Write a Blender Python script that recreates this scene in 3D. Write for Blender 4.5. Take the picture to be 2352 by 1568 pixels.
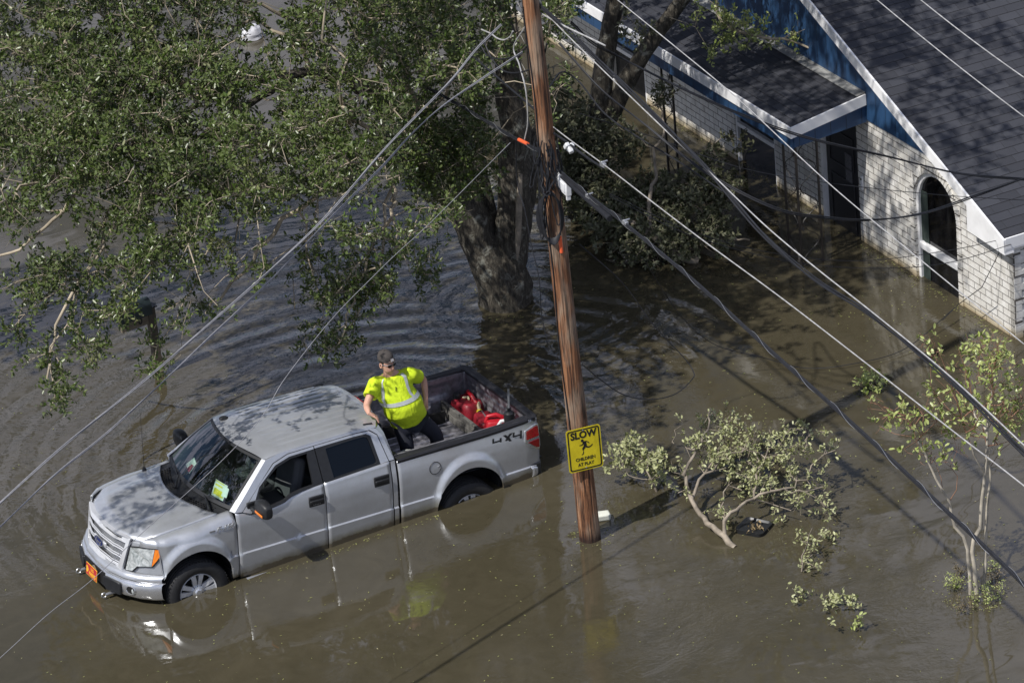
import bpy, bmesh, math, random
import numpy as np
from mathutils import Vector, Matrix
from mathutils.geometry import tessellate_polygon

for o in list(bpy.data.objects): bpy.data.objects.remove(o)
SC = bpy.context.scene
COL = SC.collection
rnd = random.Random(7)
RG = np.random.default_rng(11)
rad = math.radians

# ---------------------------------------------------------------- camera
CAM_C = np.array([-15.27624, -39.13423, 23.06347])
CAM_R = np.array([0.864526, -0.495272, -0.085437])
CAM_U = np.array([0.286646, 0.346264, 0.893272])
CAM_F = np.array([0.412828, 0.796748, -0.441322])
FPX = 9036.5          # focal length in units of a 2352 px wide picture
cam_d = bpy.data.cameras.new('camera')
cam = bpy.data.objects.new('camera', cam_d)
COL.objects.link(cam)
cam.matrix_world = Matrix(((CAM_R[0], CAM_U[0], -CAM_F[0], CAM_C[0]),
                           (CAM_R[1], CAM_U[1], -CAM_F[1], CAM_C[1]),
                           (CAM_R[2], CAM_U[2], -CAM_F[2], CAM_C[2]), (0, 0, 0, 1)))
cam_d.sensor_width = 36
cam_d.lens = FPX / 2352 * 36
cam_d.clip_start = 1
cam_d.clip_end = 3000
SC.camera = cam

# ---------------------------------------------------------------- sun and sky
SUN = Vector((1.011, 0.214, -1.37)).normalized()      # travel direction of the light
sun_d = bpy.data.lights.new('sun', 'SUN')
sun_d.energy = 5.0
sun_d.angle = rad(0.55)
sun_d.color = (1.0, 0.965, 0.915)
sun = bpy.data.objects.new('sun', sun_d)
COL.objects.link(sun)
sun.rotation_euler = SUN.to_track_quat('-Z', 'Y').to_euler()
sun.location = (-20, -5, 30)

world = bpy.data.worlds.new('World')
SC.world = world
world.use_nodes = True
nt = world.node_tree
nt.nodes.clear()
w_out = nt.nodes.new('ShaderNodeOutputWorld')
w_bg = nt.nodes.new('ShaderNodeBackground')
w_sky = nt.nodes.new('ShaderNodeTexSky')
w_sky.sky_type = 'NISHITA'
w_sky.sun_disc = False
w_sky.sun_elevation = math.asin(-SUN.z)
w_sky.sun_rotation = math.atan2(-SUN.x, -SUN.y)
w_sky.dust_density = 0.5
w_sky.ozone_density = 4.0
w_tc = nt.nodes.new('ShaderNodeTexCoord')
w_map = nt.nodes.new('ShaderNodeMapping')
w_map.inputs['Scale'].default_value = (1.0, 1.0, 2.6)
w_map.inputs['Location'].default_value = (0.35, 0.1, 0.2)
w_n = nt.nodes.new('ShaderNodeTexNoise')
w_n.inputs['Scale'].default_value = 8.5
w_n.inputs['Detail'].default_value = 7
w_n.inputs['Roughness'].default_value = 0.58
w_r = nt.nodes.new('ShaderNodeValToRGB')
w_r.color_ramp.elements[0].position = 0.475
w_r.color_ramp.elements[0].color = (0, 0, 0, 1)
w_r.color_ramp.elements[1].position = 0.52
w_r.color_ramp.elements[1].color = (1, 1, 1, 1)
w_mix = nt.nodes.new('ShaderNodeMixRGB')
w_mix.inputs['Color2'].default_value = (8.6, 9.2, 12.0, 1)
nt.links.new(w_tc.outputs['Generated'], w_map.inputs['Vector'])
nt.links.new(w_map.outputs['Vector'], w_n.inputs['Vector'])
nt.links.new(w_n.outputs['Fac'], w_r.inputs['Fac'])
nt.links.new(w_r.outputs['Color'], w_mix.inputs['Fac'])
nt.links.new(w_sky.outputs['Color'], w_mix.inputs['Color1'])
nt.links.new(w_mix.outputs['Color'], w_bg.inputs['Color'])
w_bg.inputs['Strength'].default_value = 0.066
nt.links.new(w_bg.outputs['Background'], w_out.inputs['Surface'])

SC.view_settings.view_transform = 'Standard'
SC.view_settings.look = 'None'
SC.view_settings.exposure = 0.0
SC.view_settings.gamma = 1.0
SC.view_settings.use_curve_mapping = False
SC.cycles.max_bounces = 8
SC.cycles.transparent_max_bounces = 12

# ---------------------------------------------------------------- helpers
def unproj(u, v):
    d = CAM_F + CAM_R * (u - 1176) / FPX + CAM_U * (784 - v) / FPX
    return d / np.linalg.norm(d)
def at_z(u, v, z=0.0):
    """world point at height z seen at (u, v) of the 2352 px wide photograph"""
    d = unproj(u, v)
    return CAM_C + d * (z - CAM_C[2]) / d[2]
def at_plane(u, v, p, n):
    d = unproj(u, v); p = np.array(p, float); n = np.array(n, float)
    return CAM_C + d * np.dot(p - CAM_C, n) / np.dot(d, n)

MATS = {}
def new_mat(name):
    m = bpy.data.materials.new(name)
    m.use_nodes = True
    n = m.node_tree
    b = n.nodes['Principled BSDF']
    MATS[name] = m
    return m, n, b
def N(n, t, **kw):
    x = n.nodes.new(t)
    for k, v in kw.items():
        if k in x.inputs: x.inputs[k].default_value = v
        else: setattr(x, k, v)
    return x
def ramp(n, fac, stops):
    r = n.nodes.new('ShaderNodeValToRGB')
    e = r.color_ramp.elements
    while len(e) < len(stops): e.new(0.5)
    for i, (p, c) in enumerate(stops):
        e[i].position = p
        e[i].color = (*c, 1) if len(c) == 3 else c
    n.links.new(fac, r.inputs['Fac'])
    return r.outputs['Color']
def coords(n, kind='Object', scale=(1, 1, 1), rot=(0, 0, 0), loc=(0, 0, 0)):
    t = n.nodes.new('ShaderNodeTexCoord'); m = n.nodes.new('ShaderNodeMapping')
    m.inputs['Scale'].default_value = scale; m.inputs['Rotation'].default_value = rot
    m.inputs['Location'].default_value = loc
    n.links.new(t.outputs[kind], m.inputs['Vector'])
    return m.outputs['Vector']
def noise(n, vec, scale, detail=4, rough=0.55, dist=0.0):
    x = N(n, 'ShaderNodeTexNoise', Scale=scale, Detail=detail, Roughness=rough, Distortion=dist)
    n.links.new(vec, x.inputs['Vector'])
    return x.outputs['Fac']
def bump(n, b, h, strength=0.3, dist=0.01, normal=None):
    x = N(n, 'ShaderNodeBump', Strength=strength, Distance=dist)
    n.links.new(h, x.inputs['Height'])
    if normal: n.links.new(normal, x.inputs['Normal'])
    if b: n.links.new(x.outputs['Normal'], b.inputs['Normal'])
    return x.outputs['Normal']
def math2(n, op, a, b_=None, clamp=False):
    x = n.nodes.new('ShaderNodeMath'); x.operation = op; x.use_clamp = clamp
    for i, v in enumerate((a, b_)):
        if v is None: continue
        if isinstance(v, (int, float)): x.inputs[i].default_value = v
        else: n.links.new(v, x.inputs[i])
    return x.outputs[0]
def mixc(n, fac, a, b_, mode='MIX'):
    x = n.nodes.new('ShaderNodeMixRGB'); x.blend_type = mode
    for k, v in (('Fac', fac), ('Color1', a), ('Color2', b_)):
        if isinstance(v, (int, float)): x.inputs[k].default_value = v
        elif isinstance(v, tuple): x.inputs[k].default_value = (*v, 1) if len(v) == 3 else v
        else: n.links.new(v, x.inputs[k])
    return x.outputs['Color']
def plain(name, col, rough=0.5, metal=0.0, var=0.12, vscale=6.0, coat=0.0, bmp=0.0, bscale=80, spec=0.5):
    m, n, b = new_mat(name)
    b.inputs['Roughness'].default_value = rough
    b.inputs['Metallic'].default_value = metal
    b.inputs['Coat Weight'].default_value = coat
    b.inputs['Specular IOR Level'].default_value = spec
    v = coords(n)
    f = noise(n, v, vscale, 5)
    lo = tuple(c * (1 - var) for c in col); hi = tuple(min(1, c * (1 + var)) for c in col)
    n.links.new(ramp(n, f, [(0.3, lo), (0.7, hi)]), b.inputs['Base Color'])
    if bmp: bump(n, b, noise(n, v, bscale, 3), bmp, 0.004)
    return m

class MB:
    def __init__(s): s.v = []; s.f = []
    def add(s, verts, faces):
        o = len(s.v); s.v += [tuple(map(float, p)) for p in verts]; s.f += [tuple(i + o for i in f) for f in faces]
        return s
    def box(s, c, d, M_=None):
        c = Vector(c); h = Vector(d) / 2
        vs = [Vector((x * h.x, y * h.y, z * h.z)) for x in (-1, 1) for y in (-1, 1) for z in (-1, 1)]
        if M_ is not None: vs = [M_ @ v for v in vs]
        vs = [v + c for v in vs]
        return s.add(vs, [(0, 1, 3, 2), (4, 6, 7, 5), (0, 4, 5, 1), (2, 3, 7, 6), (0, 2, 6, 4), (1, 5, 7, 3)])
    def tube(s, pts, r, seg=8, cap=True):
        pts = [Vector(p) for p in pts]
        rs = r if hasattr(r, '__len__') else [r] * len(pts)
        vs = []; fs = []
        up = None
        for i, p in enumerate(pts):
            t = (pts[min(i + 1, len(pts) - 1)] - pts[max(i - 1, 0)])
            if t.length < 1e-9: t = Vector((0, 0, 1))
            t.normalize()
            if up is None:
                up = Vector((0, 0, 1)) if abs(t.z) < 0.9 else Vector((1, 0, 0))
            a = (up - t * up.dot(t))
            if a.length < 1e-5: a = t.orthogonal()
            a.normalize(); up = a; b = t.cross(a)
            for k in range(seg):
                w = 2 * math.pi * k / seg
                vs.append(p + (a * math.cos(w) + b * math.sin(w)) * rs[i])
        for i in range(len(pts) - 1):
            for k in range(seg):
                k2 = (k + 1) % seg
                fs.append((i * seg + k, i * seg + k2, (i + 1) * seg + k2, (i + 1) * seg + k))
        if cap:
            fs.append(tuple(range(seg))[::-1]); fs.append(tuple(range((len(pts) - 1) * seg, len(pts) * seg)))
        return s.add(vs, fs)
    def grid(s, rows, close=False):
        nr = len(rows); nc = len(rows[0]); vs = [p for r in rows for p in r]; fs = []
        for i in range(nr - 1):
            for j in range(nc - (0 if close else 1)):
                j2 = (j + 1) % nc
                fs.append((i * nc + j, i * nc + j2, (i + 1) * nc + j2, (i + 1) * nc + j))
        return s.add(vs, fs)
    def lathe(s, prof, c=(0, 0, 0), axis='z', seg=24):
        rows = []
        for (r, h) in prof:
            row = []
            for k in range(seg):
                w = 2 * math.pi * k / seg; x, y = r * math.cos(w), r * math.sin(w)
                p = {'z': (x, y, h), 'y': (x, h, y), 'x': (h, x, y)}[axis]
                row.append((p[0] + c[0], p[1] + c[1], p[2] + c[2]))
            rows.append(row)
        return s.grid(rows, close=True)
    def poly(s, loops, fn, th=None):
        """filled 2-D outline (first loop) with holes, mapped through fn(a, b) -> point; th = offset vector for thickness"""
        vl = [[Vector((a, b, 0)) for a, b in L] for L in loops]
        tr = tessellate_polygon(vl)
        flat = [(p.x, p.y) for L in vl for p in L]
        P = [Vector(fn(a, b)) for a, b in flat]
        n = len(P)
        if th is None: return s.add(P, [tuple(t) for t in tr])
        T = Vector(th); vs = P + [p + T for p in P]
        fs = [tuple(t) for t in tr] + [tuple(i + n for i in reversed(t)) for t in tr]
        k = 0
        for L in loops:
            m = len(L)
            for i in range(m):
                a = k + i; b = k + (i + 1) % m
                fs.append((a, b, b + n, a + n))
            k += m
        return s.add(vs, fs)
    def build(s, name, mat, parent=None, smooth=35, solid=None, bevel=None, sub=None, xf=None):
        me = bpy.data.meshes.new(name)
        vs = s.v if xf is None else [tuple(xf(p)) for p in s.v]
        me.from_pydata(vs, [], s.f)
        bm = bmesh.new(); bm.from_mesh(me)
        bmesh.ops.remove_doubles(bm, verts=bm.verts, dist=1e-5)
        bmesh.ops.recalc_face_normals(bm, faces=bm.faces)
        bm.to_mesh(me); bm.free()
        if smooth:
            for p in me.polygons: p.use_smooth = True
            me.set_sharp_from_angle(angle=rad(smooth))
        me.materials.append(mat)
        o = bpy.data.objects.new(name, me)
        COL.objects.link(o)
        if parent is not None: o.parent = parent
        if bevel:
            b = o.modifiers.new('bevel', 'BEVEL'); b.width = bevel; b.segments = 2; b.limit_method = 'ANGLE'; b.angle_limit = rad(40)
        if solid is not None:
            b = o.modifiers.new('solidify', 'SOLIDIFY'); b.thickness = abs(solid); b.offset = -1 if solid > 0 else 1
        if sub:
            b = o.modifiers.new('subdivision', 'SUBSURF'); b.levels = sub; b.render_levels = sub
        return o

def tag(o, label=None, cat=None, group=None, kind=None):
    if label: o['label'] = label
    if cat: o['category'] = cat
    if group: o['group'] = group
    if kind: o['kind'] = kind
    return o
def empty(name, loc, rot=(0, 0, 0), label=None, cat=None, group=None):
    o = bpy.data.objects.new(name, None); COL.objects.link(o)
    o.empty_display_size = 0.1
    o.location = loc; o.rotation_euler = rot
    return tag(o, label, cat, group)
def raw_mesh(name, V, Fq, mat, parent=None, smooth=True, attr=None):
    """numpy mesh: V (n,3), Fq (m,k)"""
    V = np.asarray(V, np.float32); Fq = np.asarray(Fq, np.int32)
    me = bpy.data.meshes.new(name)
    m, k = Fq.shape
    me.vertices.add(len(V)); me.vertices.foreach_set('co', V.ravel())
    me.loops.add(m * k); me.loops.foreach_set('vertex_index', Fq.ravel())
    me.polygons.add(m)
    me.polygons.foreach_set('loop_start', np.arange(0, m * k, k, dtype=np.int32))
    if smooth: me.polygons.foreach_set('use_smooth', np.ones(m, bool))
    me.update(calc_edges=True)
    if attr is not None:
        a = me.attributes.new('tone', 'FLOAT', 'FACE'); a.data.foreach_set('value', np.asarray(attr, np.float32))
    me.materials.append(mat)
    o = bpy.data.objects.new(name, me); COL.objects.link(o)
    if parent is not None: o.parent = parent
    return o
def text_mesh(name, txt, size, mat, parent, M4, ext=0.002, shear=0.0, sx=1.0, bold=0.0, align='CENTER'):
    cu = bpy.data.curves.new(name, 'FONT'); cu.body = txt; cu.size = size; cu.extrude = ext; cu.shear = shear
    cu.align_x = align; cu.align_y = 'CENTER'; cu.offset = bold; cu.resolution_u = 3
    t = bpy.data.objects.new(name + '_tmp', cu); COL.objects.link(t)
    dg = bpy.context.evaluated_depsgraph_get()
    me = bpy.data.meshes.new_from_object(t.evaluated_get(dg))
    bpy.data.objects.remove(t); bpy.data.curves.remove(cu)
    me.name = name
    S = Matrix.Diagonal((sx, 1, 1, 1))
    me.transform(M4 @ S)
    me.materials.clear(); me.materials.append(mat)
    o = bpy.data.objects.new(name, me); COL.objects.link(o); o.parent = parent
    return o
def frame(origin, xdir, ydir):
    x = Vector(xdir).normalized(); y = Vector(ydir); y = (y - x * y.dot(x)).normalized(); z = x.cross(y)
    return Matrix(((x.x, y.x, z.x, origin[0]), (x.y, y.y, z.y, origin[1]), (x.z, y.z, z.z, origin[2]), (0, 0, 0, 1)))
# ================================================================ water and ground
def make_water():
    m, n, b = new_mat('flood_water')
    geo = n.nodes.new('ShaderNodeNewGeometry')
    P = geo.outputs['Position']
    # murky colour with slow swirls
    f1 = noise(n, P, 0.35, 6, 0.6, 1.2)
    f2 = noise(n, P, 2.2, 6, 0.65, 2.0)
    c = ramp(n, f1, [(0.3, (0.047, 0.041, 0.025)), (0.7, (0.066, 0.057, 0.036))])
    c = mixc(n, 0.25, c, ramp(n, f2, [(0.35, (0.040, 0.034, 0.020)), (0.68, (0.082, 0.071, 0.046))]))
    n.links.new(c, b.inputs['Base Color'])
    b.inputs['Roughness'].default_value = 0.03
    b.inputs['IOR'].default_value = 1.36
    b.inputs['Specular IOR Level'].default_value = 1.0
    # rings spreading from the truck and tree, stronger on their far side
    sep = n.nodes.new('ShaderNodeSeparateXYZ'); n.links.new(P, sep.inputs[0])
    def ring(cx, cy, sx, k, scale_noise, amp):
        dx = math2(n, 'MULTIPLY', math2(n, 'SUBTRACT', sep.outputs[0], cx), sx)
        dy = math2(n, 'SUBTRACT', sep.outputs[1], cy)
        d = math2(n, 'SQRT', math2(n, 'ADD', math2(n, 'MULTIPLY', dx, dx), math2(n, 'MULTIPLY', dy, dy)))
        nn = noise(n, P, scale_noise, 3, 0.5)
        ph = math2(n, 'ADD', math2(n, 'MULTIPLY', d, k), math2(n, 'MULTIPLY', nn, amp))
        ph = math2(n, 'ADD', ph, math2(n, 'MULTIPLY', noise(n, P, scale_noise * 4.5, 4, 0.6, 0.8), amp * 0.26))
        return d, math2(n, 'SINE', ph)
    d1, s1 = ring(3.6, 0.9, 1.0, 15.0, 0.55, 7.0)
    d2, s2 = ring(6.9, 3.4, 1.0, 21.0, 1.1, 6.0)
    # mask: north of the truck and fading with distance
    yn = math2(n, 'MULTIPLY', math2(n, 'ADD', sep.outputs[1], math2(n, 'MULTIPLY', sep.outputs[0], 0.12)), 0.8)
    north = N(n, 'ShaderNodeMapRange'); n.links.new(sep.outputs[1], north.inputs['Value'])
    north.inputs['From Min'].default_value = 0.2; north.inputs['From Max'].default_value = 2.6
    fall = N(n, 'ShaderNodeMapRange'); n.links.new(d1, fall.inputs['Value'])
    fall.inputs['From Min'].default_value = 8.0; fall.inputs['From Max'].default_value = 3.0
    m1 = math2(n, 'MULTIPLY', north.outputs[0], fall.outputs[0])
    fall2 = N(n, 'ShaderNodeMapRange'); n.links.new(d2, fall2.inputs['Value'])
    fall2.inputs['From Min'].default_value = 3.4; fall2.inputs['From Max'].default_value = 0.6
    am = ramp(n, noise(n, P, 0.9, 4, 0.6, 0.6), [(0.36, (0.12, 0.12, 0.12)), (0.62, (1, 1, 1))])
    h = math2(n, 'MULTIPLY', math2(n, 'MULTIPLY', s1, am), math2(n, 'MULTIPLY', m1, 0.0145))
    h = math2(n, 'ADD', h, math2(n, 'MULTIPLY', s2, math2(n, 'MULTIPLY', fall2.outputs[0], 0.005)))
    # gentle ambient ripple
    pm = ramp(n, noise(n, P, 0.5, 3, 0.5), [(0.45, (0, 0, 0)), (0.62, (1, 1, 1))])
    v2 = coords(n, 'Object', (0.8, 1.5, 1), (0, 0, 0.5))
    h = math2(n, 'ADD', h, math2(n, 'MULTIPLY', noise(n, v2, 0.7, 2, 0.4, 0.6), 0.010))
    h = math2(n, 'ADD', h, math2(n, 'MULTIPLY', noise(n, v2, 3.2, 3, 0.5, 2.2), math2(n, 'MULTIPLY', pm, 0.0024)))
    h = math2(n, 'ADD', h, math2(n, 'MULTIPLY', math2(n, 'MULTIPLY', noise(n, P, 13, 3, 0.6, 1.0), pm), 0.0014))
    bump(n, b, h, 1.0, 1.0)
    mb = MB()
    mb.grid([[(x, y, 0) for x in (-400, -40, -10, 0, 5, 10, 20, 60, 500)] for y in (-60, -20, -8, 0, 6, 14, 40, 120, 600)])
    o = mb.build('water', m, smooth=0)
    tag(o, kind='structure')
    # bottom: lawn and road under the flood
    g = plain('drowned_ground', (0.07, 0.065, 0.035), 0.9, var=0.4, vscale=0.4)
    rows = []
    xs = [-400, -60, -20] + [x * 0.5 for x in range(-12, 33)] + [30, 100, 500]
    for y in (-60, -20, -8, -4, -2, 0, 2, 4, 8, 20, 60, 600):
        rows.append([(x, y, -0.388 - 0.054 * max(-4.2, min(6, x))) for x in xs])
    o = MB().grid(rows).build('ground', g, smooth=0)
    tag(o, kind='structure')
make_water()

# ================================================================ house
HW0 = Vector((11.46, -1.68, 0)); HX = Vector((0.99895, -0.0458, 0)); HY = Vector((0.0458, 0.99895, 0))
HROT = math.atan2(HX.y, HX.x)

def mat_brick():
    m, n, b = new_mat('painted_brick')
    t = n.nodes.new('ShaderNodeTexCoord')
    mp = n.nodes.new('ShaderNodeMapping')
    n.links.new(t.outputs['UV'], mp.inputs['Vector'])
    br = n.nodes.new('ShaderNodeTexBrick')
    br.inputs['Scale'].default_value = 1.0
    br.inputs['Mortar Size'].default_value = 0.006
    br.inputs['Mortar Smooth'].default_value = 0.35
    br.inputs['Brick Width'].default_value = 0.27
    br.inputs['Row Height'].default_value = 0.098
    br.inputs['Color1'].default_value = (0.84, 0.83, 0.80, 1)
    br.inputs['Color2'].default_value = (0.75, 0.74, 0.71, 1)
    br.inputs['Mortar'].default_value = (0.13, 0.12, 0.11, 1)
    n.links.new(mp.outputs['Vector'], br.inputs['Vector'])
    ob = coords(n, 'Object')
    nz = noise(n, ob, 7, 6, 0.65)
    c = mixc(n, 0.75, br.outputs['Color'], ramp(n, nz, [(0.3, (0.58, 0.55, 0.50)), (0.7, (1, 1, 1))]), 'MULTIPLY')
    c = mixc(n, 0.35, c, ramp(n, noise(n, coords(n, 'Object', (1, 1, .35)), 1.6, 6, 0.7), [(0.35, (0.68, 0.66, 0.60)), (0.6, (1, 1, 1))]), 'MULTIPLY')
    # flood stain just above the water line
    sp = n.nodes.new('ShaderNodeSeparateXYZ'); n.links.new(ob, sp.inputs[0])
    zz = math2(n, 'ADD', sp.outputs[2], math2(n, 'MULTIPLY', noise(n, ob, 3, 4), 0.16))
    st = ramp(n, zz, [(0.05, (0.36, 0.26, 0.13)), (0.13, (0.72, 0.64, 0.48)), (0.24, (1, 1, 1))])
    c = mixc(n, 1.0, c, st, 'MULTIPLY')
    n.links.new(c, b.inputs['Base Color'])
    b.inputs['Roughness'].default_value = 0.85
    n1 = bump(n, None, math2(n, 'SUBTRACT', 1.0, br.outputs['Fac']), 0.9, 0.012)
    bump(n, b, noise(n, ob, 45, 3), 0.35, 0.006, n1)
    return m
def mat_shingle():
    m, n, b = new_mat('asphalt_shingle')
    t = n.nodes.new('ShaderNodeTexCoord')
    br = n.nodes.new('ShaderNodeTexBrick')
    for k, v in (('Scale', 1.0), ('Mortar Size', 0.004), ('Mortar Smooth', 0.6), ('Brick Width', 0.30), ('Row Height', 0.143), ('Bias', 0.0)):
        br.inputs[k].default_value = v
    br.offset = 0.37; br.inputs['Color1'].default_value = (0.032, 0.034, 0.043, 1); br.inputs['Color2'].default_value = (0.050, 0.053, 0.065, 1)
    br.inputs['Mortar'].default_value = (0.022, 0.022, 0.025, 1)
    n.links.new(t.outputs['UV'], br.inputs['Vector'])
    g = noise(n, t.outputs['UV'], 150, 2, 0.7)
    c = mixc(n, 0.5, br.outputs['Color'], ramp(n, g, [(0.3, (0.35, 0.35, 0.37)), (0.7, (1, 1, 1))]), 'MULTIPLY')
    c = mixc(n, 0.5, c, ramp(n, noise(n, t.outputs['UV'], 1.3, 5), [(0.3, (0.6, 0.6, 0.62)), (0.7, (1, 1, 1))]), 'MULTIPLY')
    n.links.new(c, b.inputs['Base Color'])
    b.inputs['Roughness'].default_value = 0.8
    n1 = bump(n, None, math2(n, 'SUBTRACT', 1.0, br.outputs['Fac']), 0.7, 0.01)
    bump(n, b, g, 0.4, 0.003, n1)
    return m
def mat_siding():
    m, n, b = new_mat('blue_siding')
    t = n.nodes.new('ShaderNodeTexCoord')
    sp = n.nodes.new('ShaderNodeSeparateXYZ'); n.links.new(t.outputs['UV'], sp.inputs[0])
    fr = math2(n, 'FRACT', math2(n, 'DIVIDE', sp.outputs[0], 0.245))
    ed = math2(n, 'LESS_THAN', fr, 0.045)
    nz = noise(n, coords(n, 'Object', (2, 2, 0.6)), 3, 5)
    c = ramp(n, nz, [(0.3, (0.015, 0.046, 0.110)), (0.7, (0.025, 0.072, 0.16))])
    c = mixc(n, ed, c, (0.006, 0.02, 0.045))
    n.links.new(c, b.inputs['Base Color']); b.inputs['Roughness'].default_value = 0.5
    bump(n, b, math2(n, 'SUBTRACT', 1.0, ed), 0.8, 0.01)
    return m
BRICK = mat_brick(); SHINGLE = mat_shingle(); SIDING = mat_siding()
TRIM = plain('white_trim', (0.80, 0.80, 0.80), 0.45, var=0.08, vscale=5)
DARKFRAME = plain('dark_frame', (0.02, 0.021, 0.022), 0.5)
IRON = plain('black_iron', (0.035, 0.030, 0.027), 0.45, var=0.3)
FLASH = plain('flashing', (0.24, 0.24, 0.23), 0.6, var=0.3, vscale=9)
def mat_winglass():
    m, n, b = new_mat('dark_window_glass')
    b.inputs['Base Color'].default_value = (0.006, 0.007, 0.008, 1); b.inputs['Roughness'].default_value = 0.04
    v = coords(n, 'Object', (1, 1, 0.15))
    n.links.new(ramp(n, noise(n, v, 6, 2), [(0.4, (0.004, 0.004, 0.005)), (0.7, (0.012, 0.012, 0.013))]), b.inputs['Base Color'])
    return m
WGLASS = mat_winglass()

def hl(X, Y, Z):      # house local -> same (objects parented to the empty)
    return (X, Y, Z)
def set_uv(o, fn):
    me = o.data; uv = me.uv_layers.new(name='UVMap')
    for lp in me.loops:
        uv.data[lp.index].uv = fn(me.vertices[lp.vertex_index].co)

def make_house():
    H = empty('house', HW0, (0, 0, HROT), 'flooded white brick house with blue siding and dark shingle roofs behind the power cables', 'house')
    ZB = -0.9
    LEN = 15.0; ridge_y = 7.6; SL = 0.40
    def roof_z(y): return 1.40 + SL * (y if y < ridge_y else 2 * ridge_y - y)
    # --- gable wall brick, with openings (a = Y, b = Z)
    arch = []
    yc, hw, zs = 1.83, 0.52, 1.15
    arch += [(yc - hw, ZB + 0.05)]
    for k in range(13):
        w = math.pi * k / 12
        arch.append((yc - hw * math.cos(w), zs + 0.53 * math.sin(w)))
    arch += [(yc + hw, ZB + 0.05)]
    door = [(3.79, ZB + 0.05), (3.79, 1.75), (4.72, 1.75), (4.72, ZB + 0.05)]
    win = [(6.06, ZB + 0.05), (6.06, 1.30), (7.20, 1.30), (7.20, ZB + 0.05)]
    win2 = [(9.90, ZB + 0.05), (9.90, 1.5), (11.0, 1.5), (11.0, ZB + 0.05)]
    wall = MB(); th = (0.10, 0, 0)
    wall.poly([[(0, ZB), (0, 1.38), (1.35, 1.93), (LEN, 1.93), (LEN, ZB)], arch, door, win, win2], lambda a, b: (0, a, b), th)
    w = wall.build('front_wall', BRICK, H, smooth=0)
    set_uv(w, lambda c: (c.y + c.x, c.z + 0.03))
    # raised brick surround of the arch
    ring = MB()
    a_in = [(p[0], p[1]) for p in arch[1:-1]]
    for i in range(26):
        w0 = math.pi * i / 26 + 0.01; w1 = math.pi * (i + 1) / 26 - 0.012
        q = []
        for (rr, ww) in ((0.0, w0), (0.0, w1), (0.1, w1), (0.1, w0)):
            q.append((-0.018, yc - (hw + 0.002 + rr) * math.cos(ww), zs + (0.532 + rr) * math.sin(ww)))
        q2 = [(0.0, p[1], p[2]) for p in q]
        ring.add(q + q2, [(0, 1, 2, 3), (0, 4, 5, 1), (1, 5, 6, 2), (2, 6, 7, 3), (3, 7, 4, 0)])
    zz = 1.14; 
    while zz > -0.2:
        for sy in (-1, 1):
            ring.box((-0.009, yc + sy * (hw + 0.052), zz - 0.044), (0.018, 0.1, 0.084))
        zz -= 0.098
    r = ring.build('arch_surround', BRICK, H, smooth=0)
    set_uv(r, lambda c: (c.y * 0.7, c.z * 0.5 + 0.03))
    # side wall (to the right of the corner)
    sw = MB().poly([[(0.0, ZB), (0.0, 1.42), (9, 1.42), (9, ZB)], [(0.22, -0.1), (0.22, 1.05), (1.3, 1.05), (1.3, -0.1)]], lambda a, b: (a, -0.002, b), (0, 0.1, 0))
    s_ = sw.build('side_wall', BRICK, H, smooth=0); set_uv(s_, lambda c: (c.x + 0.1, c.z + 0.03))
    back = MB().box((9.0, LEN / 2, 0.4), (0.1, LEN, 2.6)).box((4.5, LEN, 0.4), (9, 0.1, 2.6))
    bo = back.build('back_wall', BRICK, H, smooth=0); set_uv(bo, lambda c: (c.y + c.x, c.z + 0.03))
    # quoins hint: corner bricks
    qn = MB(); zz = -0.2; i = 0
    while zz < 1.38:
        qn.box((0.055 + (0.045 if i % 2 else 0), -0.006, zz + 0.044), (0.11 + (0.09 if i % 2 else 0), 0.012, 0.084)); zz += 0.098; i += 1
    qo = qn.build('corner_bricks', BRICK, H, smooth=0); set_uv(qo, lambda c: (c.x * 0.3, c.z * .3 + 0.03))
    # --- side window panel
    sp_ = empty('window', (0.76, 0.02, 0.5)); sp_.parent = H
    MB().box((0, 0.02, 0), (1.06, 0.02, 1.12)).build('pane', plain('pale_pane', (0.20, 0.24, 0.22), 0.25), sp_)
    MB().poly([[(-.55, -.6), (-.55, .56), (.55, .56), (.55, -.6)], [(-.49, -.55), (-.49, .5), (.49, .5), (.49, -.55)]], lambda a, b: (a, -0.01, b), (0, 0.03, 0)).build('frame', plain('grey_frame', (0.18, 0.2, 0.18), 0.5), sp_)
    # --- arched window
    aw = empty('window', (0, yc, 0)); aw.parent = H
    def archloop(ins, zb):
        L = [(-(hw - ins), zb)]
        for k in range(13):
            w_ = math.pi * k / 12
            L.append((-(hw - ins) * math.cos(w_), zs + (0.53 - ins) * math.sin(w_)))
        return L + [((hw - ins), zb)]
    MB().poly([archloop(0.0, -0.85), archloop(0.055, -0.80)], lambda a, b: (0.028, a, b), (0.05, 0, 0)).build('frame', TRIM, aw, smooth=0)
    MB().box((0.045, 0, 0.50), (0.075, 2 * hw - 0.11, 0.09)).build('sash_rail', TRIM, aw, smooth=0, bevel=0.006)
    MB().poly([archloop(0.05, -0.82)], lambda a, b: (0.07, a, b)).build('pane', WGLASS, aw, smooth=0)
    cur = MB()
    cur.grid([[(0.062 + 0.006 * math.sin(k * 1.9), -0.47 + 0.035 * k, z) for k in range(6)] for z in (-0.3, 1.3)][::1])
    cu = cur.build('curtain', plain('green_curtain', (0.03, 0.045, 0.038), 0.8), aw)
    cu.location.y = 0.76
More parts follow.
